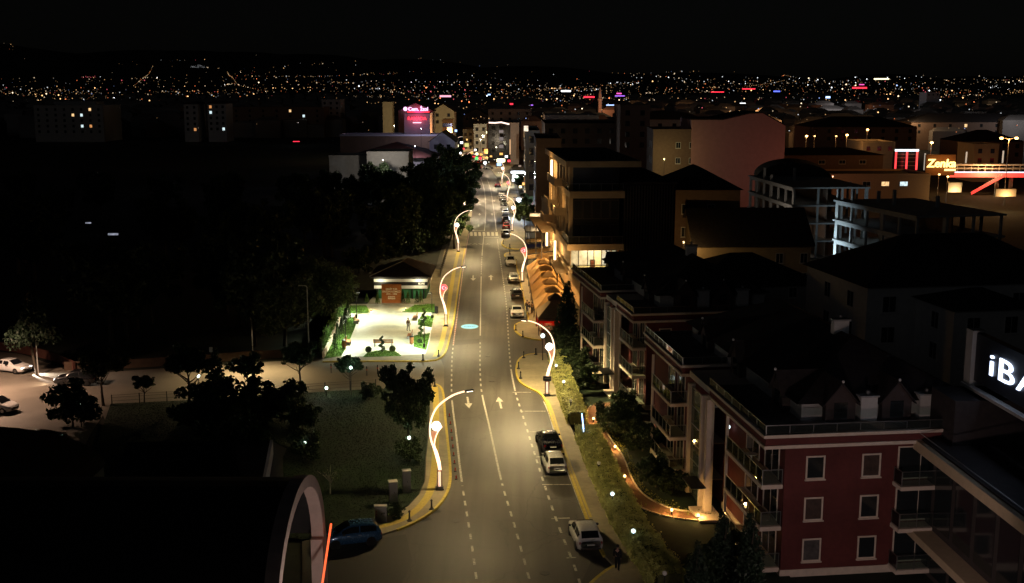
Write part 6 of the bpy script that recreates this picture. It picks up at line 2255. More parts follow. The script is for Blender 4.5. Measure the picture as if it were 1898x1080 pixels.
# ---- dark grove and street trees left of the street
K_CONIFER.put('tall conifer with pale lit branches at the far left', gp(70, 696), 1.0, .8)
t = thing('flag_pole', 'thin pale pole rising in front of the conifer', 'pole', tuple(gp(72, 698)))
MB().tube([(0, 0, 0), (-.1, 0, 9.1)], [.06, .035], 6).build('mast', MATS['pole_pale'], t)
K_WILLOW.put('loose willow-like tree dimly lit left of the square', gp(528, 640), 1.1, 1.3)
K_WILLOW.put('second loose tree behind the tall unlit lamp pole', gp(600, 602), 1.0, 2.2)
for i, (px, py, s, lab) in enumerate([(842, 462, .92, 'street tree at the kiosk end of the left pavement'), (852, 418, 1.05, 'street tree opposite the red parked car'), (858, 388, 1.0, 'street tree overhanging the road below the bend'), (862, 362, 1.0, 'street tree where the left lane begins to curve'),
                                      (800, 440, 1.15, 'big dark tree behind the first street tree'), (812, 400, 1.25, 'big dark tree behind the overhanging street tree'), (828, 372, 1.3, 'tallest dark tree beside the bend of the street'), (770, 420, 1.2, 'dark tree in front of the pale school wall'), (740, 470, 1.1, 'dark tree left behind the kiosk'), (846, 340, 1.0, 'last street tree before the far junction')]):
    K_STREET.put(lab, gp(px, py), s, i * 1.1, group='trees along the left side of the street')
for i, (px, py, s, lab) in enumerate([(700, 486, 2.0, 'dark shrub left behind the kiosk roof'), (730, 474, 2.2, 'dark shrub behind the middle of the kiosk roof'), (762, 470, 2.2, 'dark shrub behind the right of the kiosk roof'), (790, 466, 1.9, 'dark shrub beside the fence beyond the kiosk'), (808, 462, 1.6, 'dark shrub pressed against the fence beyond the kiosk'),
                                      (820, 444, 2.0, 'dark shrub at the foot of the first street tree'), (775, 448, 2.3, 'large dark shrub between kiosk and school'), (745, 452, 2.4, 'large dark shrub farther left between kiosk and school'), (828, 424, 2.0, 'dark shrub behind the second street tree'), (665, 505, 2.0, 'dark shrub left of the kiosk by the ivy fence'), (838, 398, 2.0, 'dark shrub behind the third street tree'), (800, 425, 2.4, 'large dark shrub among the big dark trees')]):
    K_BUSH.put(lab, gp(px, py), s, i * .9, 'bush', 'shrubs behind the kiosk')
r5 = random.Random(9)
for i in range(40):
    px, py = (r5.uniform(30, 690), r5.uniform(372, 640)) if i < 22 else (r5.uniform(560, 800), r5.uniform(385, 480)) if i < 34 else (r5.uniform(250, 560), r5.uniform(600, 652))
    if i < 22 and py > 560 and px > 480:
        px -= 260
    K_BIG.put('dark tree in the unlit grove left of the street', gp(px, py), r5.uniform(.85, 1.3), r5.uniform(0, 6), group='trees of the unlit grove')

# ---- near roofs at the lower left
M_BLACKR = mat('bitumen_roof', (.012, .012, .013), .9, .3, 1)
nr_ = thing('vaulted_hall', 'black vaulted hall roof filling the lower left corner', 'building', (-11.3, 44, 0))
ZR = 5.2
P, F = [], []
n = 20
YC, RY, RZ = 12.0, 6.9, 5.4
prof = [(YC - RY * math.cos(PI * k / n), ZR + RZ * math.sin(PI * k / n)) for k in range(n + 1)]
for x in (-36, -.35):
    for y, z in prof:
        P.append((x, y, z))
F = [(k, n + 1 + k, n + 2 + k, k + 1) for k in range(n)]
MB().pts(P, F).build('roof', M_BLACKR, nr_)
MB().box(-36, -2.6, YC - RY + .05, YC + RY - .05, 0, ZR + .4).build('wall', M_BLACKR, nr_)
# arch rib at the end
P, F = [], []
for x in (-.35, .35):
    for sc in (1.02, .905):
        for k in range(n + 1):
            w = PI * k / n
            P.append((x, YC - RY * sc * math.cos(w), ZR + (RZ * sc) * math.sin(w)))
m_ = n + 1
for k in range(n):
    F += [(k, k + 1, 2 * m_ + k + 1, 2 * m_ + k), (m_ + k, 3 * m_ + k, 3 * m_ + k + 1, m_ + k + 1), (k, m_ + k, m_ + k + 1, k + 1), (2 * m_ + k, 2 * m_ + k + 1, 3 * m_ + k + 1, 3 * m_ + k)]
MB().pts(P, F).build('arch', mat('arch_render', (.42, .33, .30), .8, .08, 2, .1), nr_)
for y in (YC - RY * .95, YC + RY * .95):
    MB().box(-.345, .345, y - .68, y + .68, 0, ZR + .02).build('arch_leg', MATS['arch_render'], nr_)
MB().box(-2.6, -2.4, YC - RY * .8, YC + RY * .8, 0, 8.2).build('back_wall', M_GREYW, nr_)
MB().tube([(1.0, 7.0, .4), (.75, 18.6, 5.9)], .06, 6).build('neon_tube', emit('neon_red', (1.0, .12, .03), 1.6), nr_)
MB().box(.5, 1.1, 5, 18.7, 0, .45).build('plinth', MATS['arch_render'], nr_)
lp = thing('added_entrance_lamp', 'added wall-height lamp by the entrance of the vaulted hall, below the picture edge', 'lamp', (-8.2, 50.5, 0))  # unseen lamp added to brighten the arch and the blue car
MB().tube([(0, 0, 0), (0, 0, 3.0)], .05, 6).build('post', M_DARK, lp)
MB().ball((0, 0, 3.1), .16, 10, 8).build('globe', M_GLOBE, lp)
lamp_light('added_entrance_light', 'POINT', (0, 0, 3.1), 800, (1, .8, .70), lp, .2)
hs2 = thing('gabled_hall', 'black roof with a pale gable sliver behind the vaulted hall', 'building', (-25.5, 67, 0), .05)
MB().box(0, 9, 0, 14, 0, 4.2).build('wall', M_BLACKR, hs2)
MB().pts([(-.3, -.3, 4.2), (9.3, -.3, 4.2), (9.3, 14.3, 4.2), (-.3, 14.3, 4.2), (-.3, 7, 7.2), (9.3, 7, 7.2)], [(0, 1, 5, 4), (2, 3, 4, 5), (0, 4, 3), (1, 2, 5), (3, 2, 1, 0)]).build('roof', M_BLACKR, hs2)
MB().pts([(9.31, 3.0, 5.4), (9.31, 7, 7.22), (9.31, 7, 6.2), (9.31, 3.6, 4.4), (9.5, 3.0, 5.4), (9.5, 7, 7.22), (9.5, 7, 6.2), (9.5, 3.6, 4.4)], [(0, 3, 2, 1), (4, 5, 6, 7), (0, 1, 5, 4), (1, 2, 6, 5), (2, 3, 7, 6), (3, 0, 4, 7)]).build('verge_board', M_OFFW, hs2)
hs3 = thing('round_roofed_hall', 'faint round-edged black roof at the far lower left', 'building', (-48, 62, 0), 0)
P, F = [], []
for y in (0, 18):
    for k in range(n + 1):
        w = PI * k / n
        P.append((9 - 9 * math.cos(w), y, 3.5 + 3.0 * math.sin(w)))
F = [(k, k + 1, m_ + k + 1, m_ + k) for k in range(n)] + [tuple(range(n, -1, -1)), tuple(range(m_, 2 * m_))]
MB().pts(P, F).build('roof', M_BLACKR, hs3)
MB().box(0.1, 17.9, .1, 17.9, 0, 3.6).build('wall', M_GREYW, hs3)

# ================================================================== LAMPS, CARS AND PEOPLE OF THE STREET
LW = 1850
make_swan('white', LW * .85, 'assumed ornamental lamp on the left pavement, nearer than the picture edge', (-2.6, 35.0, .13), math.radians(5), (1.0, .70, .38))  # out of view, assumed so the near cars' rears are lit
for px, py, disc, w, lab, side in [(1014, 733, 'white', 1.75, 'right-hand ornamental lamp with a white globe at the hedge corner', 'R'), (968, 522, 'red', 1.0, 'right-hand ornamental lamp with a red crescent disc beside the tents', 'R'), (949.5, 428, 'white', 1.0, 'right-hand ornamental lamp with a white globe beside the parked red car', 'R'),
                                   (940.5, 373, 'red', 1.0, 'right-hand ornamental lamp with a red disc beyond the row of white cars', 'R'), (930.5, 341, 'white', 1.0, 'farthest right-hand ornamental lamp before the bend', 'R'),
                                   (815, 906, 'white', .46, 'nearest ornamental lamp with a white globe on the left pavement', 'L'), (826.5, 604, 'red', 1.0, 'left-hand ornamental lamp with a red crescent disc beside the square', 'L'), (849.5, 466, 'white', 1.0, 'left-hand ornamental lamp with a white globe under the street trees', 'L'),
                                   (862, 397, 'red', .8, 'left-hand ornamental lamp with a red disc hidden in the street trees', 'L'), (863, 364, 'white', .8, 'left-hand ornamental lamp with a white globe behind the last street trees', 'L'), (867, 320, 'red', .8, 'left-hand ornamental lamp with a red disc at the far junction', 'L'), (847, 284, 'white', .9, 'farthest ornamental lamp left, past the bend by the hotel', 'L')]:
    p = gp(px, py, .13)
    th = math.radians(5 if py > 650 else 1.5)
    far = py < 420
    make_swan(disc, LW * w * (1.35 if far else 1.0), lab, (p.x, p.y, .13), th if side == 'L' else th + PI, WARM if not far else (1.0, .76, .46))
# cold spill from the shop in the middle distance
# small board hung on the nearest right-hand lamp post
p = gp(1014, 733, .13)
sb = thing('post_board', 'small grey board fixed to the right-hand lamp post at the hedge corner', 'sign', (p.x, p.y - .32, 1.75))
MB().bbox(-.4, .4, -.03, .03, 0, .5, .01).build('board', plain('board_grey', (.12, .12, .13), .5), sb)
MB().box(-.3, .3, -.036, -.031, .2, .3).build('stripe', M_OFFW, sb)
# camera arm / loudspeaker on lamps is too small to see; flags hang on the second right-hand lamp
# red delineators along the left lane line
for k in range(9):
    py = 772 + k * 14.5
    s = arclen_at_y(LEF, gp(949, py).y)
    q = walk(LEF, s, s + .01, 1)[0]
    t = thing('lane_delineator', 'red lane delineator, number %s from the junction along the left lane line' % ['one', 'two', 'three', 'four', 'five', 'six', 'seven', 'eight', 'nine'][k], 'delineator', (q[0] - .42, q[1], 0.005), 0, 'red delineators along the left lane')
    MB().lathe([(.13, 0), (.13, .04), (.05, .06)], 10).build('foot', M_TRIM, t)
    MB().lathe([(.05, .061), (.045, .3), (.02, .33)], 8).build('post', mat('delin_red', (.32, .03, .02), .6, .1), t)

PW = paint('paint_white', (.80, .79, .76))
PK = paint('paint_black', (.012, .012, .014))
PB = paint('paint_navy', (.016, .018, .035), .2)
PBL = paint('paint_blue', (.04, .12, .26), .3)
PS = paint('paint_silver', (.36, .36, .35), .5)
PR = paint('paint_red', (.30, .015, .015))
PG = paint('paint_grey', (.10, .105, .11), .4)
GRP = 'cars parked along the right kerb'
car('suv', 'white crossover parked nearest at the lower right', gp(1084, 1004), -7, PW, group=GRP)
car('hatch', 'white hatchback parked behind the navy car', gp(1026, 868), -6.5, PW, group=GRP)
car('sedan', 'navy car parked in front of the white hatchback', gp(1017, 827), -8, PB, group=GRP)
car('sedan', 'white sedan parked beside the rounded pavement end', gp(957.5, 584.5), -2.5, PW, group=GRP)
car('hatch', 'dark car parked in front of the white sedan', gp(958, 551.5), -2.5, PG, group=GRP)
car('suv', 'silver car parked between the dark one and the oncoming-facing white one', gp(951.5, 522), -2.5, PS, group=GRP)
car('suv', 'white car parked facing the camera beside the red-disc lamp', gp(946, 491), 176, PW, group=GRP)
for i, (px, py, kd, pm, lab) in enumerate([(937, 438, 'hatch', PW, 'white car parked at the zebra crossing'), (938, 423.5, 'hatch', PR, 'red car parked just beyond the zebra crossing'), (937.5, 412, 'sedan', PK, 'black car parked ahead of the red one'), (936.5, 398, 'suv', PW, 'nearest of the row of white cars beyond the black car'),
                                           (935.5, 389, 'sedan', PW, 'second of the row of white cars beyond the black car'), (933.5, 379.5, 'hatch', PW, 'third of the row of white cars beyond the black car'), (931.5, 371, 'suv', PS, 'silver car beyond the row of white cars'), (929.5, 363.5, 'sedan', PW, 'farthest parked white car on the right kerb')]):
    car(kd, lab, gp(px, py), -2, pm, small=True, group=GRP)
car('sedan', 'dark red car driving away near the bend', gp(922.5, 346), -3, PR, small=True, tails=True)
car('suv', 'car with lit red tail lights waiting at the far junction', gp(884, 313), -30, PR, small=True, tails=True)
car('hatch', 'white car turning at the far junction', gp(905, 313), 60, PW, small=True)
car('sedan', 'dark car queuing behind the far junction', gp(884, 303.5), -30, PK, small=True, tails=True)
car('suv', 'oncoming car with bright headlights past the far junction', gp(899, 303), 150, PK, small=True, heads=True)
car('sedan', 'car with red tail lights leading the queue past the far junction', gp(872, 295), -28, PS, small=True, tails=True)
car('hatch', 'second car with red tail lights in the far queue', gp(866, 289.5), -26, PR, small=True, tails=True)
car('suv', 'white oncoming car with headlights behind the far junction', gp(878, 288), 152, PW, small=True, heads=True)
car('hatch', 'dark blue car turning in at the lower left beside the arch', gp(652, 1006), 254, PBL, heads=True)
cw = car('sedan', 'white sedan with its headlights on in the parking lot at the left', gp(22, 688), 112, PW, heads=True)
lamp_light('headlight_beam', 'SPOT', (0, 2.4, .62), 1500, (1, .86, .7), cw, .12, 60, .7, (math.radians(80), 0, 0))
ck = car('suv', 'black car leaving the parking lot beside the round tree', gp(142, 712), 268, PK, heads=True)
lamp_light('headlight_beam', 'SPOT', (0, 2.3, .62), 160, (1, .74, .5), ck, .12, 70, .7, (math.radians(80), 0, 0))
car('hatch', 'white car cut by the left picture edge', gp(-4, 762), 105, PW)
car('suv', 'black car parked in the shade at the lower left of the lot', gp(82, 828), 20, PK)
p = gp(-75, 735)
lt = thing('assumed_lot_lamp', 'assumed tall street lamp beyond the left picture edge lighting the parking lot', 'lamp post', (p.x, p.y, 0))  # out of view, assumed from the warm light on the lot
MB().tube([(0, 0, 0), (0, 0, 8.5), (1.2, 0, 9.0)], [.09, .06, .04], 8).build('pole', M_STEEL, lt)
MB().bbox(1.1, 1.7, -.12, .12, 8.95, 9.05).build('head', M_DARK, lt)
lamp_light('assumed_lot_light', 'SPOT', (1.5, 0, 8.9), 3300, (1, .62, .42), lt, .2, 150, .6)
# assumed lamp, not seen, added over the side street to light it
p = gp(470, 684)
lt = thing('assumed_side_street_lamp', 'assumed slim lamp post over the side street among the round trees', 'lamp post', (p.x, p.y, 0))
MB().tube([(0, 0, 0), (0, 0, 5.6), (0, -1.0, 6.0)], [.07, .05, .035], 8).build('pole', M_DARK, lt)
MB().bbox(-.1, .1, -1.5, -.95, 5.95, 6.04).build('head', M_DARK, lt)
lamp_light('assumed_side_light', 'SPOT', (0, -1.3, 5.9), 1700, (1, .72, .36), lt, .2, 132, .6, (math.radians(-16), 0, 0))

# people
M_BLK = mat('cloth_black', (.012, .012, .014), .9, .3, 8)
M_NVY = mat('cloth_navy', (.02, .025, .05), .9, .2, 8)
M_GRYC = mat('cloth_grey', (.16, .16, .16), .9, .2, 8)
M_PALE = mat('cloth_pale', (.55, .53, .48), .9, .1, 8)
M_BRN = mat('cloth_brown', (.12, .07, .04), .9, .2, 8)
person('person in dark clothes walking on the pavement beside the white crossover', (*g2(1144, 1057, .13), .13), 168, M_BLK, M_BLK, 1.76, .16, (.12, -.1))
person('person in black standing at the left of the group by the tents', (*g2(977, 579, .13), .13), 30, M_BLK, M_NVY, 1.75, .03, group='people by the tents')
person('person in black top and pale trousers, middle of the group by the tents', (*g2(981, 582, .13), .13), -60, M_BLK, M_PALE, 1.72, .04, group='people by the tents')
person('person in brown at the right of the group by the tents', (*g2(986, 581, .13), .13), -120, M_BRN, M_BLK, 1.7, .03, group='people by the tents', long_hair=True)
person('person in grey standing behind the group by the tents', (*g2(989.5, 577, .13), .13), 200, M_GRYC, M_BLK, 1.8, .03, group='people by the tents')
person('person in a dark jacket and pale trousers on the memorial square', (*g2(757, 613, .125), .125), 40, M_BRN, M_PALE, 1.72, .14)

# ================================================================== FARTHER BUILDINGS
def far(label, x0, x1, ytop, Z, depth, wall, roof='flat', roof_h=2.0, th=0.0, nrow=3, ncol=3, lit=0.06, nleft=0, nright=0, **kw):
    ppm = FPX / Z
    h = CAM_H - (ytop - HORIZON) * _cp / ppm
    X0, X1 = (x0 - 949) / ppm, (x1 - 949) / ppm
    Y = (Z - (CAM_H - h) * _sp) / _cp
    lx = (X1 - X0) / math.cos(th)
    st = 3.1
    rows_ = [h - 1.7 - k * st for k in range(nrow) if h - 1.7 - k * st > 1]
    fr = [lx * (k + .5) / ncol for k in range(ncol)] if ncol else []
    lf = [depth * (k + .5) / nleft for k in range(nleft)] if nleft else []
    rt = [depth * (k + .5) / nright for k in range(nright)] if nright else []
    return house(label, (X0, Y), th, lx, depth, h, wall, roof, roof_h, rows=rows_, front=fr, left=lf, right=rt, lit=lit, small=True, **kw)


M_DIMW = mat('dim_white', (.45, .44, .44), .85, .1, .6)
M_TAN = mat('tan_render', (.50, .40, .26), .85, .1, .6)
M_LILAC = mat('lilac_render', (.50, .48, .56), .85, .06, .6)
# left of the street
wb = far('pale blank-walled school block with one lit window', 680, 757, 285, 300, 14, M_OFFW, nrow=0, ncol=0)
window(wb, wm(wb) @ Matrix.Translation((4.5, 0, 9.0)), 1.5, 1.9, M_OFFW, M_WGL, .12)
window(wb, wm(wb) @ Matrix.Translation((4.6, 0, 5.4)), 1.5, 1.9, M_OFFW, WIN_LIT[1], .1)
far('dim wing left of the pale school block', 610, 679, 292, 306, 12, M_GREYW, nrow=2, ncol=0)
far('building with a broad dark red roof behind the school block', 645, 808, 292, 352, 30, M_GREYW, 'hip', 4.2, nrow=0, ncol=0, roofm=M_ROOFR)
far('pale stepped house with a dark sloping roof left of the bend', 796, 843, 262, 372, 22, M_LILAC, 'gable', 3.0, nrow=2, ncol=2, lit=0, nright=3)
ht = far('long building with a pale roof edge in front of the hotel', 630, 838, 252, 420, 14, M_BROWN, nrow=1, ncol=0, trim=M_LILAC)
hb_ = far('pale hotel block carrying the red lit name', 749, 797, 213, 430, 14, M_LILAC, nrow=0, ncol=0)
ub = far('gabled building behind the hotel carrying the pink-white sign', 738, 803, 205, 462, 14, M_BROWN, 'gable', 3.0, nrow=0, ncol=0)
far('yellow-lit building with an open gable right of the hotel', 800, 842, 206, 520, 18, M_TAN, 'gable', 3.2, nrow=2, ncol=2, lit=0)
far('orange-lit corner block below the yellow building', 820, 838, 224, 455, 12, mat('orange_wall', (.6, .34, .12), .8, .1), nrow=1, ncol=3, lit=0)
cw_ = far('cream-lit blank wall left of the hotel', 709, 727, 191, 520, 8, M_TAN, nrow=0, ncol=0)
far('grey apartment block with lit windows at the far left', 62, 190, 197, 640, 30, M_GREYW, nrow=5, ncol=8, lit=.12)
far('dark apartment block with a pale roof strip behind the far left one', 100, 178, 190, 690, 14, M_GREYW, nrow=2, ncol=4, lit=.1)
far('narrow grey tower left of the pair at left', 340, 366, 193, 640, 16, M_DIMW, 'vault', 1.5, nrow=5, ncol=2, lit=.12)
far('narrow grey tower right of the pair at left', 384, 418, 192, 640, 16, M_DIMW, 'vault', 1.5, nrow=5, ncol=3, lit=.2)
far('dark block between the grove and the hotel', 425, 600, 200, 700, 25, M_BROWN, nrow=3, ncol=7, lit=.04)
far('dim pale block above the dark red roof', 596, 630, 186, 720, 20, M_DIMW, nrow=3, ncol=3, lit=.06)
# right of the street
gl_ = far('dark glazed building with a glowing roof edge at the end of the street', 904, 946, 229, 470, 30, M_DGL, nrow=4, ncol=2, lit=0, trim=M_GREYW)
far('pale building with a lit recess beside the glowing roof edge', 946, 962, 230, 455, 26, M_GREYW, nrow=0, ncol=0)
far('white balconied building at the end of the street', 878, 902, 232, 520, 20, M_OFFW, nrow=5, ncol=2, lit=.08, balcony=True, nleft=3)
far('beige building left of the white balconied one', 858, 877, 242, 545, 20, M_TAN, nrow=4, ncol=2, lit=.1)
far('stepped dark roofs behind the end of the street', 858, 905, 214, 640, 24, M_BROWN, 'gable', 4, nrow=1, ncol=3, lit=.05)
far('grey commercial block behind the glowing roof edge', 905, 985, 204, 620, 30, M_GREYW, nrow=2, ncol=5, lit=.1)
far('pale street-side block with square bays, right of the street', 974, 1000, 246, 295, 36, M_OFFW, nrow=5, ncol=1, lit=.05, nleft=7, win=(1.7, 1.8))
far('dark brick block between the pale bays and the modern building', 994, 1040, 262, 232, 26, M_BROWN, nrow=4, ncol=0, lit=0, nleft=4)
far('long dark roof behind the modern building', 1010, 1190, 232, 345, 40, M_BROWN, nrow=2, ncol=8, lit=.03)
far('brown tower block left of the yellow-lit corner', 1150, 1205, 198, 330, 20, M_BROWN, nrow=4, ncol=2, lit=0)
far('dim flat-roofed block behind the long dark roof', 1010, 1110, 216, 430, 25, M_GREYW, nrow=2, ncol=6, lit=.05)
far('low pale workshop with a lit roof edge at right', 1600, 1660, 266, 400, 20, M_GREYW, nrow=1, ncol=3, lit=0)
far('dim house with a hipped roof behind the footbridge', 1780, 1898, 262, 420, 20, M_BROWN, 'hip', 4, nrow=2, ncol=5, lit=.05)
far('tan block half hidden behind the footbridge', 1806, 1852, 270, 372, 14, M_TAN, nrow=2, ncol=2, lit=0)
far('dark row of houses right of the pink wall', 1500, 1700, 235, 470, 25, M_BROWN, 'hip', 4, nrow=2, ncol=8, lit=.03)
far('dark row of houses at the far right edge', 1690, 1920, 226, 560, 25, M_BROWN, 'hip', 4, nrow=2, ncol=8, lit=.03)
far('white-roofed hall in the right distance', 1718, 1742, 172, 1100, 20, M_DIMW, nrow=1, ncol=3, lit=0)
mn = thing('minaret', 'slender pale minaret on the skyline right of the street', 'minaret', (69, 900, 0))
MB().lathe([(2.2, 0), (2.2, 8), (1.5, 9), (1.5, 20), (2.0, 20.6), (2.0, 21.6), (1.2, 21.8), (1.2, 25), (.1, 30.5)], 14).build('shaft', M_OFFW, mn)

# ---- lit signs on the buildings
def sign(label, px, py, Z, body, size, m, cat='sign', extra=None, **kw):
    ppm = FPX / Z
    z = CAM_H - (py - HORIZON) * _cp / ppm
    Y = (Z - (CAM_H - z) * _sp) / _cp
    t = thing('lit_sign', label, cat, ((px - 949) / ppm, Y, z))
    text_obj('letters', body, size, m, t, (0, 0, 0), (PI / 2, 0, 0), extrude=.15, **kw)
    return t


E_RED = emit('sign_red', (1.0, .03, .06), 2.2)
E_PINK = emit('sign_pink', (1.0, .45, .9), 2.6)
E_GOLD = emit('sign_gold', (1.0, .62, .18), 3.2)
sg = sign('red glowing hotel name on the pale block', 773, 219.5, 429, 'RAMADA', 1.75, E_RED, bold=.03)
MB().box(-1.6, 1.6, -.1, .1, -1.7, -1.35).build('underline', emit('sign_rose', (1, .5, .6), 2), sg)
lamp_light('sign_glow', 'AREA', (0, -1.2, 0), 20, (1, .05, .15), sg, 3, rot=(PI / 2, 0, 0))
sg = sign('pink-white glowing sign above the red hotel name', 775, 202, 461, 'Cem. İzol', 2.0, E_PINK, bold=.06)
MB().ball((-5.2, 0, .1), .8, 12, 8).build('emblem', E_PINK, sg)
MB().box(-4.4, 4.6, -.1, .1, -1.6, -.95).build('red_bar', E_RED, sg)
lamp_light('sign_glow', 'AREA', (0, -1.2, -1), 40, (1, .05, .3), sg, 3, rot=(PI / 2, 0, 0))
zs = sign('golden glowing name sign beside the footbridge', 1745, 303, 330, 'Zenka', 3.3, E_GOLD, bold=.07, shear=.12)
MB().bbox(-4.4, 4.2, .4, 1.2, -3.4, 2.6, .1).build('board', mat('sign_brown', (.12, .05, .015), .7, .2), zs)
MB().box(1.0, 4.2, -.1, .1, -2.1, -1.55).build('underline', E_GOLD, zs)
lamp_light('sign_glow', 'AREA', (0, -3, 0), 70, (1, .45, .1), zs, 5, rot=(PI / 2, 0, 0))

# roof-edge light, shop fronts and market at the end of the street
p0, p1 = at(906, 227, 462), at(944, 230, 462)
t = thing('roof_light_strip', 'wavy warm light strip along the roof edge at the end of the street', 'light strip', tuple(p0))
MB().tube([(0, 0, 0), (2.5, 0, -.1), (5, 0, .15), (p1.x - p0.x, 0, p1.z - p0.z)], .3, 6).build('tube', emit('strip_warm', (1, .72, .6), 2.2), t)
def glow_panel(label, x0, x1, y0, y1, Z, m, name='shop_sign', power=0, col=(1, 1, 1), th=.3):
    a, b = at(x0, y1, Z), at(x1, y0, Z)
    t = thing(name, label, 'sign', (a.x, a.y, a.z))
    MB().bbox(0, b.x - a.x, 0, th, 0, b.z - a.z, .05).build('lit_face', m, t)
    MB().box(-.1, b.x - a.x + .1, th + .002, th + .35, -.1, b.z - a.z + .1).build('box', M_DARK, t)
    if power:
        lamp_light('sign_spill', 'POINT', ((b.x - a.x) / 2, -1.5, 0), power, col, t, .5)
    return t


E_SHOPW = emit('shop_white', (.95, .97, 1.0), 3.0)
E_SHOPB = emit('shop_blue', (.35, .55, 1.0), 2.4)
E_SHOPY = emit('shop_yellow', (1.0, .85, .45), 3.0)
E_ORG = window_glow('market_orange', (1.0, .30, .05), 1.4)
E_GRN = emit('light_green', (.05, 1, .15), 2.0)
E_PUR = emit('light_purple', (.45, .15, 1), 1.5)
glow_panel('bright cream shop sign at the right of the far junction', 921, 936, 294, 300, 405, E_SHOPY, power=500, col=(1, .9, .6))
glow_panel('small blue shop sign below the bright cream one', 921, 929, 302, 307, 400, E_SHOPB)
s_ = glow_panel('blue-white lettered shop sign at the right of the far pavement', 947, 971, 317, 321, 352, E_SHOPW, power=900, col=(.7, .85, 1))
glow_panel('white glowing shop front below the blue-white sign', 950, 961, 324, 329, 350, E_SHOPW, power=900, col=(.75, .88, 1))
glow_panel('small white glowing panel beside the round tree', 949, 953, 331, 336, 345, E_SHOPW)
glow_panel('white glowing kiosk front before the round tree', 958, 966, 367, 374, 268, E_SHOPW, power=700, col=(.7, .82, 1))
glow_panel('orange-lit market stall front at the end of the street', 897, 916, 276, 284, 505, E_ORG, name='market_front', power=900, col=(1, .4, .1))
glow_panel('red-lit end of the market stall', 916, 924, 275, 283, 506, emit('market_red', (1, .1, .04), 1.2), name='market_front')
glow_panel('white light beside the red market end', 919, 924, 267, 271, 500, E_SHOPW)
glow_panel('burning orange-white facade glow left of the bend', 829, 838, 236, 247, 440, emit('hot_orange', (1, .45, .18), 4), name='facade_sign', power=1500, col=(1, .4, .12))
glow_panel('small pale sign on a post left of the bend', 838, 843, 262, 272, 400, E_SHOPW)
glow_panel('yellow-green lit shop at the far end', 861, 869, 265, 272, 520, emit('shop_olive', (.8, .75, .2), .8))
glow_panel('lit square window bay on the pale street-side block', 971, 979, 233, 243, 290, window_glow('bay_lit', (1, .8, .6), 1.4), name='lit_bay')
glow_panel('warm-lit cafe interior under the dark canopy beyond the tents', 982, 1002, 395, 404, 222, window_glow('cafe_warm', (1, .62, .25), .22), name='cafe_lights', power=150, col=(1, .7, .35))
glow_panel('cream display panel beside the white kiosk front', 953, 970, 366, 372, 275, emit('panel_cream', (.7, .5, .35), .5))
for x0, x1, y0, y1, Z, m, lab in ((925, 933, 241, 246, 466, emit('pane_grey', (.6, .58, .62), .22), 'highest pale window panel on the dark glazed building'), (925, 933, 254, 260, 466, MATS['pane_grey'], 'middle pale window panel on the dark glazed building'), (925, 933, 268, 274, 466, MATS['pane_grey'], 'lowest pale window panel on the dark glazed building'),
                                  (944.5, 946.5, 258, 286, 452, emit('recess_gold', (1, .55, .25), .7), 'narrow golden-lit recess right of the dark glazed building'), (901, 902.5, 243, 247, 500, E_SHOPY, 'tiny warm wall light left of the dark glazed building'), (853, 858, 262, 266, 470, E_SHOPW, 'white shop light left of the far junction'), (846, 850, 268, 276, 430, E_SHOPY, 'warm shop light on the hotel side of the street'),
                                  (872, 877, 281, 285, 490, emit('shop_amber', (1, .5, .12), 1.4), 'amber shop light behind the far junction'), (889, 894, 284, 288, 495, MATS['shop_amber'], 'amber stall light left of the orange market'), (876, 881, 289, 291, 480, E_RED, 'small red shop sign behind the far junction'), (926, 932, 283, 287, 470, MATS['shop_amber'], 'amber light at the foot of the dark glazed building'),
                                  (961, 966, 306, 309, 380, emit('panel_cream', (.7, .5, .35), .5), 'dim cream shop panel right of the far pavement'), (968, 976, 338, 343, 310, MATS['shop_amber'], 'amber shop window under the pink canopy'), (962, 967, 344, 348, 300, E_SHOPY, 'warm light beside the round dark tree'), (843, 847, 240, 244, 480, E_SHOPB, 'blue light above the bend on the left'), (858, 861, 274, 277, 480, E_RED, 'small red shop light on the left of the far street'), (852, 855, 281, 285, 440, E_SHOPW, 'white shop window beside the hotel corner'), (864, 867, 257, 260, 540, MATS['shop_amber'], 'amber upper window left of the white balconied building'), (879, 883, 276, 279, 500, E_SHOPW, 'white shop light below the white balconied building'), (908, 912, 288, 291, 460, MATS['shop_amber'], 'amber kiosk light on the far pavement corner'), (936, 941, 288, 292, 440, E_SHOPW, 'white shop window at the foot of the pale building'), (941, 946, 296, 300, 420, E_RED, 'small red shop sign right of the cream one')):
    glow_panel(lab, x0, x1, y0, y1, Z, m)
for px, py, Z, m, lab in ((864, 293, 470, E_RED, 'left red light at the far junction'), (868, 293.5, 472, E_RED, 'second red light at the far junction'), (883.5, 293, 475, E_GRN, 'green light at the far junction'), (890, 293, 474, E_RED, 'right red light at the far junction'), (884, 285, 500, E_SHOPY, 'yellow light above the green one'), (899, 301.5, 440, E_SHOPW, 'white light on the far junction island')):
    p = at(px, py, Z)
    t = thing('traffic_light', lab, 'traffic light', (p.x, p.y, 0), 0, 'lights at the far junction')
    MB().tube([(0, .2, 0), (0, .2, p.z)], .12, 6).build('post', M_DARK, t)
    MB().ball((0, 0, p.z), .62, 10, 8).build('lamp', m, t)
    MB().box(-.4, .4, .65, 1.0, p.z - .9, p.z + .9).build('housing', M_DARK, t)
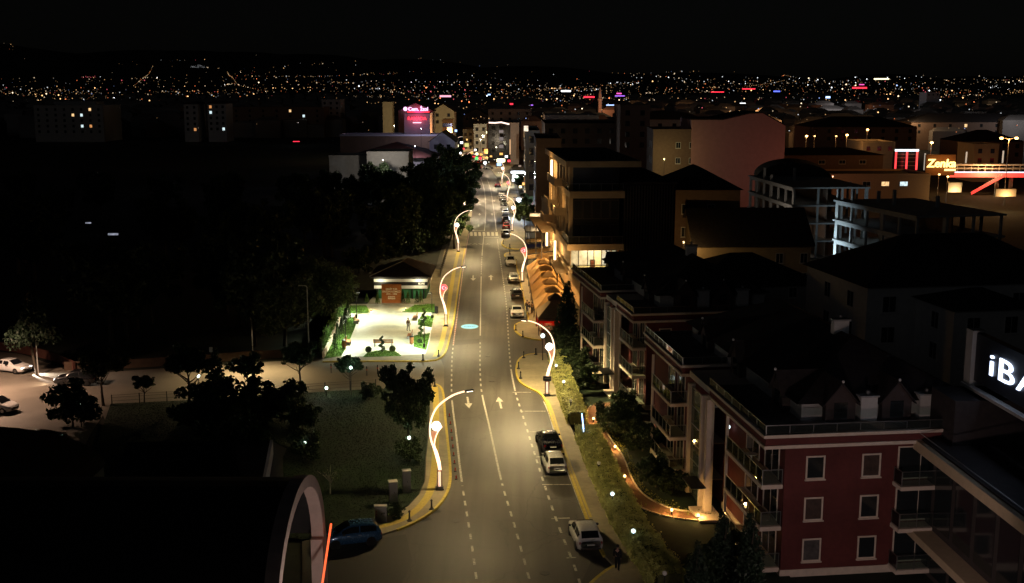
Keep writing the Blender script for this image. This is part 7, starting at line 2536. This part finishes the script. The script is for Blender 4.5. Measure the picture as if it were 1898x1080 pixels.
# dark canopy roof, shelters and round trees on the right pavement of the middle distance
for px, py, s, lab in ((962, 350, .62, 'round dark tree by the blue-white shop sign'), (972, 425, .95, 'dark street tree beside the flat awnings'), (975, 402, .8, 'dark street tree beside the warm-lit cafe'), (985, 330, .6, 'small dark tree before the pale bays')):
    K_STREET.put(lab, gp(px, py), s * .62, px, group='trees on the right pavement')
t = thing('cafe_canopy', 'dark flat canopy over the warm-lit cafe', 'canopy', (5.2, 215, .1), .03)
MB().bbox(-2.5, 6, 0, 9, 3.4, 3.7).build('roof', M_SLAT, t)
for x in (-2.3, 5.8):
    for y in (.3, 8.7):
        MB().box(x - .08, x + .08, y - .08, y + .08, 0, 3.398).build('post', M_SLAT, t)
t = thing('pink_canopy', 'pinkish shop canopy before the pale bays', 'canopy', (6.5, 268, .1), .03)
MB().pts([(-3, 0, 3.0), (4, 0, 3.9), (4, 12, 3.9), (-3, 12, 3.0), (-3, 0, 2.85), (4, 0, 3.75), (4, 12, 3.75), (-3, 12, 2.85)], [(0, 1, 2, 3), (7, 6, 5, 4), (0, 4, 5, 1), (1, 5, 6, 2), (2, 6, 7, 3), (3, 7, 4, 0)]).build('sheet', M_PINK, t)
for y in (.3, 11.7):
    MB().box(-2.95, -2.8, y - .08, y + .08, 0, 2.84).build('post', M_SLAT, t)

# ---- footbridge, portal and sodium lamps at the right
M_RAILW = mat('bridge_white', (.7, .66, .58), .6, .1)
E_BRED = emit('bridge_red', (1, .03, .03), 1.6)
E_BWHITE = emit('bridge_white_led', (.75, .8, 1.0), 2.4)
fb = thing('footbridge', 'footbridge with red-lit girder and white light line at the right edge', 'bridge', tuple(at(1770, 318, 330))[:2] + (0,), math.radians(-2))
fb.location = (128.0, 332, 0)
LB = 62.0
MB().box(0, LB, 0, 3.2, 5.9, 6.4).build('deck', M_CONC, fb)
MB().box(0, LB, -.12, -.003, 4.9, 6.2).build('girder', E_BRED, fb)
MB().box(0, LB, -.16, -.003, 6.25, 6.5).build('light_line', E_BWHITE, fb)
for y in (-.05, 3.2):
    MB().box(0, LB, y, y + .08, 8.3, 8.55).build('handrail', M_RAILW, fb)
    MB().box(0, LB, y, y + .08, 7.3, 7.45).build('handrail', M_RAILW, fb)
for k in range(32):
    MB().box(k * 2.0, k * 2.0 + .12, -.05, .05, 6.51, 8.298).build('baluster', M_RAILW, fb)
for x in (14, 18, 40):
    MB().box(x, x + .7, 1, 2.2, 0, 5.898).build('pier', M_CONC, fb)
st_ = MB()
for k in range(14):
    st_.box(14 - k * .62, 14.7 - k * .62, -2.6, -.4, 5.6 - k * .4, 5.75 - k * .4)
st_.build('stair', M_CONC, fb)
MB().pts([(14.6, -2.7, 5.2), (14.6, -2.7, 6.2), (5.6, -2.7, .9), (5.6, -2.7, -.0), (14.6, -2.62, 5.2), (14.6, -2.62, 6.2), (5.6, -2.62, .9), (5.6, -2.62, 0)], [(0, 1, 2, 3), (7, 6, 5, 4), (0, 4, 5, 1), (2, 6, 7, 3), (1, 5, 6, 2), (0, 3, 7, 4)]).build('stair_stringer', E_BRED, fb)
lamp_light('bridge_light', 'POINT', (10, -4, 8), 900, (1, .5, .2), fb, .5)
pt_ = thing('lift_tower', 'lift tower with three red light bars and a white top at right', 'tower', tuple(at(1658, 330, 345))[:2] + (0,))
pt_.location = (116.5, 346, 0)
for x in (0, 2.8, 6.4):
    MB().box(x, x + .45, 0 if x != 2.8 else -1.5, .4 if x != 2.8 else -1.1, 6, 11.6).build('red_bar', emit('bar_red', (1, .05, .06), 1.6), pt_)
MB().box(-.1, 7.0, -.05, .5, 11.65, 12.2).build('white_top', emit('bar_white', (.75, .92, 1), 2.6), pt_)
MB().box(.5, 6.3, .6, 4, 0, 11.6).build('shaft', M_DGL, pt_)
for z in (7.2, 8.4, 9.6, 10.7):
    MB().box(.5, 6.3, .5, .59, z, z + .1).build('transom', M_STEEL, pt_)
E_SOD = emit('sodium', (1.0, .50, .16), 6)
SOD = [(1727, 264, 345, 500, 'sodium street lamp left of the golden sign'), (1608, 240, 420, 300, 'tall sodium lamp on a leaning pole at right'), (1570, 250, 400, 500, 'brightest of the low orange lamps at right'), (1550, 252, 405, 0, 'low orange lamp left of the brightest one'), (1510, 252, 410, 0, 'small pale orange lamp at right'), (1495, 252, 400, 300, 'low orange lamp next to the pink wall'), (1757, 327, 305, 60, 'small warm lamp below the golden sign'), (1741, 323, 306, 40, 'tiny warm lamp below the golden sign')]
for px, py, Z, pw, lab in SOD:
    p = at(px, py, Z)
    t = thing('sodium_lamp', lab, 'street lamp', (p.x, p.y, 0), 0, 'orange lamps at the right')
    MB().tube([(0, .3, 0), (0, .3, p.z - .1), (0, 0, p.z)], [.14, .09, .07], 6).build('pole', M_STEEL, t)
    MB().ball((0, 0, p.z), .5 if pw >= 300 else .32, 10, 8, .7).build('lamp', E_SOD, t)
    if pw:
        lamp_light('sodium_light', 'POINT', (0, -.6, p.z), pw, (1, .42, .1), t, .5)
p = at(1870, 258, 300)
t = thing('twin_street_lamp', 'tall twin-armed sodium lamp in front of the footbridge', 'street lamp', (p.x, p.y, 0))
MB().tube([(0, 0, 0), (0, 0, p.z)], [.16, .1], 8).build('pole', M_STEEL, t)
for s in (-1, 1):
    MB().tube([(0, 0, p.z), (s * 1.2, 0, p.z + .3), (s * 2.0, 0, p.z + .35)], .06, 6).build('arm', M_STEEL, t)
    MB().ball((s * 2.0, 0, p.z + .3), .5, 10, 8, .7).build('lamp', E_SOD, t)
lamp_light('sodium_light', 'POINT', (0, -.8, p.z), 1200, (1, .42, .1), t, .5)
for px, py0, py1, Z, lab in ((1713, 284, 315, 338, 'white mast left of the golden sign'), (1790, 281, 302, 338, 'white mast on the footbridge, left one'), (1858, 279, 302, 338, 'white mast on the footbridge, right one')):
    a = at(px, py1, Z)
    b = at(px + 2, py0, Z)
    t = thing('mast', lab, 'mast', tuple(a))
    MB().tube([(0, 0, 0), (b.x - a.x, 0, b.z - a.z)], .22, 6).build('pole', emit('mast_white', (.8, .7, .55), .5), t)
# lit forecourt under the bridge
glow_panel('lit pale wall under the footbridge', 1757, 1783, 338, 356, 300, mat('fore_wall', (.6, .5, .36), .8, .1), name='forecourt_wall', power=160, col=(1, .7, .35))
glow_panel('lit pale ledge under the bridge stair', 1845, 1884, 350, 364, 285, MATS['fore_wall'], name='forecourt_wall', power=160, col=(1, .6, .25))

# assumed lamps among the houses, added to light the walls and far street
for x, y, z, pw, col, lab in ((66, 272, 8, 260, (1, .36, .30), 'assumed reddish lane lamp in front of the pink wall'), (80, 283, 9, 220, (1, .42, .2), 'assumed orange lane lamp at the right end of the pink wall'), (25.3, 165.5, 8.5, 130, (1, .62, .24), 'assumed warm lane lamp beside the ochre house'), (38.5, 288, 13, 260, (1, .8, .3), 'assumed yellowish lane lamp by the brown block'),
                              (44, 206, 6, 240, (1, .85, .7), 'assumed pale lane lamp below the dim concrete frame'), (-33, 291, 12.5, 420, (1, .9, .78), 'assumed pale yard lamp before the school block'), (-30, 352, 13, 500, (.8, .75, 1), 'assumed pale roof lamp beside the stepped house'),
                              (-52, 505, 14, 900, (1, .85, .5), 'assumed yard lamp lighting the cream wall'), (-28, 500, 12, 900, (1, .7, .3), 'assumed yard lamp lighting the yellow building'), (-33, 415, 16, 500, (.75, .7, 1), 'assumed pale lamp before the hotel block'), (-70, 630, 14, 40, (.9, .95, 1), 'assumed yard lamp between the far left blocks'), (-115, 615, 12, 40, (.9, .95, 1), 'assumed yard lamp before the far left block'),
                              (-14, 505, 8, 1200, (1, .8, .5), 'assumed street lamp at the far end of the street, left'), (-3, 480, 8, 900, (1, .78, .5), 'assumed street lamp at the far end of the street, middle'), (-6, 440, 8, 900, (1, .8, .55), 'assumed street lamp on the far junction corner')):
    t = thing('assumed_lane_lamp', lab, 'street lamp', (x, y, 0), 0, 'assumed lamps in the lanes')
    MB().tube([(0, 0, 0), (0, 0, z - .1)], [.09, .05], 6).build('pole', M_DARK, t)
    MB().lathe([(.12, -.12), (.25, 0), (.05, .12)], 10, (0, 0, z + .1)).build('head', M_DARK, t)
    MB().ball((0, 0, z - .12), .1, 8, 6).build('bulb', emit('assumed_lane_bulb', (1, .8, .5), 2), t)
    lamp_light('assumed_lane_light', 'POINT', (0, 0, z - .35), pw, col, t, .3)

# ================================================================== THE FAR TOWN
rr = np.random.default_rng(42)
# mass of far houses
V, F = [], []
nb_ = 2600
ys = 560 * (3300 / 560) ** rr.uniform(0, 1, nb_)
xs = rr.uniform(-.56, .56, nb_) * ys
P, Fq = [], []
for x, y in zip(xs, ys):
    if abs(x + .085 * y - 0) < 16 and y < 800:
        continue
    if -330 < x < -20 and y < 700:
        continue
    w, d, h = rr.uniform(8, 22), rr.uniform(8, 18), rr.uniform(5, 15)
    b = len(P)
    P += [(x, y, -.1), (x + w, y, -.1), (x + w, y + d, -.1), (x, y + d, -.1), (x, y, h), (x + w, y, h), (x + w, y + d, h), (x, y + d, h), (x + w * .3, y + d / 2, h + 2.5), (x + w * .7, y + d / 2, h + 2.5)]
    Fq += [(b, b + 1, b + 5, b + 4), (b + 1, b + 2, b + 6, b + 5), (b + 3, b, b + 4, b + 7), (b + 2, b + 3, b + 7, b + 6), (b + 4, b + 5, b + 9, b + 8), (b + 5, b + 6, b + 9), (b + 6, b + 7, b + 8, b + 9), (b + 7, b + 4, b + 8)]
me = bpy.data.meshes.new('distant_town')
me.from_pydata(P, [], Fq)
me.materials.append(mat('town_wall', (.24, .21, .18), .9, .5, .02))
tag(link('distant_town', me), 'mass of dark houses stretching to the hills', 'town', kind='stuff')

# its lights: small lamps above the roofs and on the hill slopes
cols = [((1.0, .55, .22), .40), ((1.0, .75, .48), .28), ((.9, .95, 1.0), .16), ((1.0, .25, .08), .10), ((.35, .5, 1.0), .03), ((1.0, .15, .2), .03)]
mats_l = []
for k, (c, w) in enumerate(cols):
    for q, s in enumerate((.28, .9, 2.8)):
        mats_l.append(emit('town_light_%d_%d' % (k, q), c, s))
LP, LF, LM = [], [], []
octa = [(1, 0, 0), (-1, 0, 0), (0, 1, 0), (0, -1, 0), (0, 0, 1), (0, 0, -1)]
octf = [(0, 2, 4), (2, 1, 4), (1, 3, 4), (3, 0, 4), (2, 0, 5), (1, 2, 5), (3, 1, 5), (0, 3, 5)]
pc = np.array([w for c, w in cols])
pc /= pc.sum()


def town_light(x, y, z, size, ci, bi):
    b = len(LP)
    r_ = size * y / FPX
    for o in octa:
        LP.append((x + o[0] * r_, y + o[1] * r_, z + o[2] * r_))
    for f_ in octf:
        LF.append(tuple(i + b for i in f_))
        LM.append(ci * 3 + bi)


def bright(p=(.74, .20, .06)):
    return rr.choice(3, p=p)


# on the flat
for k in range(2500):
    y = 1 / rr.uniform(1 / 5200, 1 / 1500)
    x = rr.uniform(-.47, .47) * y
    an = x / y
    if 1.1 * math.sin(an * 17 + y / 1300) + math.sin(an * 41 + 2 + y / 700) + math.sin(y / 260 + an * 9) + rr.normal(0, .45) < .15:
        continue
    bi = bright()
    town_light(x, y, float(hill_h(np.array(x), np.array(y))) * (y > 1950) + rr.uniform(6, 15), rr.uniform(.45, .8) + .35 * bi, rr.choice(len(cols), p=pc), bi)
# clusters and rows on the flat
for k in range(46):
    y = 1 / rr.uniform(1 / 4800, 1 / 1700)
    x = rr.uniform(-.46, .46) * y
    ci = rr.choice(len(cols), p=pc)
    n = rr.integers(5, 16)
    dx, dy = rr.normal(0, 16), rr.normal(0, 40)
    for q in range(n):
        town_light(x + dx * q + rr.normal(0, 6), y + dy * q * .3 + rr.normal(0, 20), float(hill_h(np.array(x), np.array(y))) * (y > 1950) + rr.uniform(8, 14), rr.uniform(.5, .9), ci if rr.random() < .75 else rr.choice(len(cols), p=pc), bright((.45, .42, .13)))
# streets lined with orange lamps
for k in range(34):
    y = 1 / rr.uniform(1 / 5600, 1 / 1800)
    x = rr.uniform(-.46, .46) * y
    dx, dy = rr.choice([rr.uniform(18, 34), -rr.uniform(18, 34)]), rr.uniform(10, 110)
    for q in range(rr.integers(10, 26)):
        xx, yy = x + dx * q, y + dy * q
        town_light(xx, yy, float(hill_h(np.array(xx), np.array(yy))) * (yy > 1950) + 9, rr.uniform(.45, .7), rr.choice([0, 0, 1, 3]), bright((.55, .38, .07)))
# bright whites of the right-hand horizon
for k in range(90):
    y = rr.uniform(3600, 5200)
    x = (rr.uniform(.10, .46)) * y
    town_light(x, y, float(hill_h(np.array(x), np.array(y))) + rr.uniform(10, 25), rr.uniform(.6, 1.2), 2 if rr.random() < .6 else 1, bright((.3, .45, .25)))
# on the hills
cl = [(rr.uniform(-.47, .47), 2900 + 5600 * rr.uniform(0, 1) ** 1.7) for k in range(52)]
for cx_, cy_ in cl:
    n = rr.integers(2, 15)
    for q in range(n):
        y = cy_ + rr.normal(0, 180)
        x = cx_ * cy_ + rr.normal(0, 130)
        if y < 2300:
            continue
        z = float(hill_h(np.array(x), np.array(y))) + 8
        bi = bright((.86, .13, .01))
        town_light(x, y, z, rr.uniform(.4, .7) + .25 * bi, rr.choice(len(cols), p=pc), bi)
for k in range(110):
    y = rr.uniform(2600, 9000)
    x = rr.uniform(-.47, .47) * y
    z = float(hill_h(np.array(x), np.array(y))) + 8
    town_light(x, y, z, rr.uniform(.35, .6), rr.choice(len(cols), p=pc), bright((.85, .14, .01)))
# lit fortress-like building on the hillside at left
for k in range(60):
    f = rr.uniform(0, 1)
    y = 7200 + rr.normal(0, 30)
    x = (355 + 26 * f - 949) / 2134 * y
    z = CAM_H + (160 - 124 + rr.uniform(-2.5, 3.5) * (1 - abs(f - .6))) / 2134 * y
    town_light(x, y, z, .4, 2, 0)
# middle distance: single lamps between the dark roofs
for k in range(300):
    y = 1 / rr.uniform(1 / 1700, 1 / 520)
    x = rr.uniform(-.05, .46) * y
    bi = bright((.6, .32, .08))
    town_light(x, y, rr.uniform(9, 17), rr.uniform(.6, 1.0) + .3 * bi, rr.choice(len(cols), p=pc), bi)
for k in range(26):
    y = 1 / rr.uniform(1 / 1700, 1 / 560)
    x = rr.uniform(-.46, -.12) * y
    town_light(x, y, rr.uniform(7, 14), rr.uniform(.5, .8), rr.choice(len(cols), p=pc), bright((.7, .28, .02)))
# dense orange lamps behind the hotel
for k in range(80):
    y = rr.uniform(900, 2000)
    x = (rr.uniform(680, 900) - 949) / 2134 * y
    town_light(x, y, rr.uniform(7, 12), rr.uniform(.6, 1.2), rr.choice([0, 0, 3, 1]), bright((.4, .45, .15)))
me = bpy.data.meshes.new('town_lights')
me.from_pydata(LP, [], LF)
for m in mats_l:
    me.materials.append(m)
me.polygons.foreach_set('material_index', LM)
tag(link('town_lights', me), 'countless small lights of the town and the hillsides', 'town lights', kind='stuff')

# bare point lights added over the far quarters to brighten the roofs
for k in range(22):
    y = 1 / rr.uniform(1 / 1500, 1 / 520)
    x = rr.uniform(.02, .46) * y
    lamp_light('town_fill_light', 'POINT', (x, y, rr.uniform(13, 18)), 1500 * (y / 700) ** 1.2, [(1, .5, .2), (1, .7, .4), (.9, .9, 1), (1, .35, .15)][k % 4], None, .6)

# glowing signs far out in the town
for x0, x1, y0, y1, Z, m, lab in ((1082, 1102, 177, 182, 1300, E_RED, 'red glowing sign bar right of the street in the distance'), (1140, 1158, 176, 179, 1500, E_PUR, 'purple glowing sign bar in the distance'), (1143, 1152, 171, 175, 1500, emit('sign_magenta', (1, .1, .5), 1.6), 'magenta glowing sign above the purple one'),
                                  (1124, 1142, 193, 196, 900, E_SHOPB, 'thin blue lettered sign in the distance'), (815, 836, 175, 181, 1400, emit('sign_softpink', (1, .45, .6), 1.4), 'pink-white cluster of lights behind the hotel'), (904, 909, 173, 177, 1500, E_SHOPB, 'small blue light cluster above the street'), (984, 988, 193, 196, 900, E_PUR, 'violet light right above the end of the street'),
                                  (945, 951, 190, 195, 900, E_RED, 'small red sign above the end of the street'), (1580, 1607, 160, 165, 1500, E_RED, 'long red sign on the right horizon'), (1593, 1602, 155, 158, 1500, emit('sign_magenta', (1, .1, .5), 1.6), 'small magenta sign above the long red one'), (1376, 1400, 163, 166, 1500, E_RED, 'red sign bar left of the long red one'),
                                  (1318, 1342, 169, 171.5, 1500, E_RED, 'red and white roof sign on the horizon'), (1434, 1446, 167, 171, 1400, emit('sign_deepblue', (.1, .15, 1), 2.2), 'deep blue sign on the right horizon'), (1531, 1539, 177, 183, 900, emit('sign_paleblue', (.4, .6, 1), 3), 'pale blue beacon sign right of centre'),
                                  (1040, 1058, 166, 171, 1700, E_SHOPW, 'white floodlit yard in the distance'), (1620, 1648, 144, 148, 2600, E_SHOPY, 'yellow-white floodlit building on the right horizon'), (543, 555, 261, 263, 480, E_RED, 'short red light line over the dark grove'), (1372, 1382, 190, 192, 700, E_SHOPW, 'small white sign behind the pink wall'),
                                  (200, 218, 431, 437, 215, window_glow('lit_pale', (.75, .8, 1), .35), 'pale lit window glimpsed through the dark grove'), (158, 168, 411, 415, 240, window_glow('lit_pale', (.75, .8, 1), .35), 'small pale light glimpsed through the dark grove')):
    ym_ = (y0 + y1) / 2
    glow_panel(lab, x0, x1, ym_ - (y1 - y0) * .28, ym_ + (y1 - y0) * .28, Z, m, name='distant_sign', th=1.0 if Z > 600 else .3)
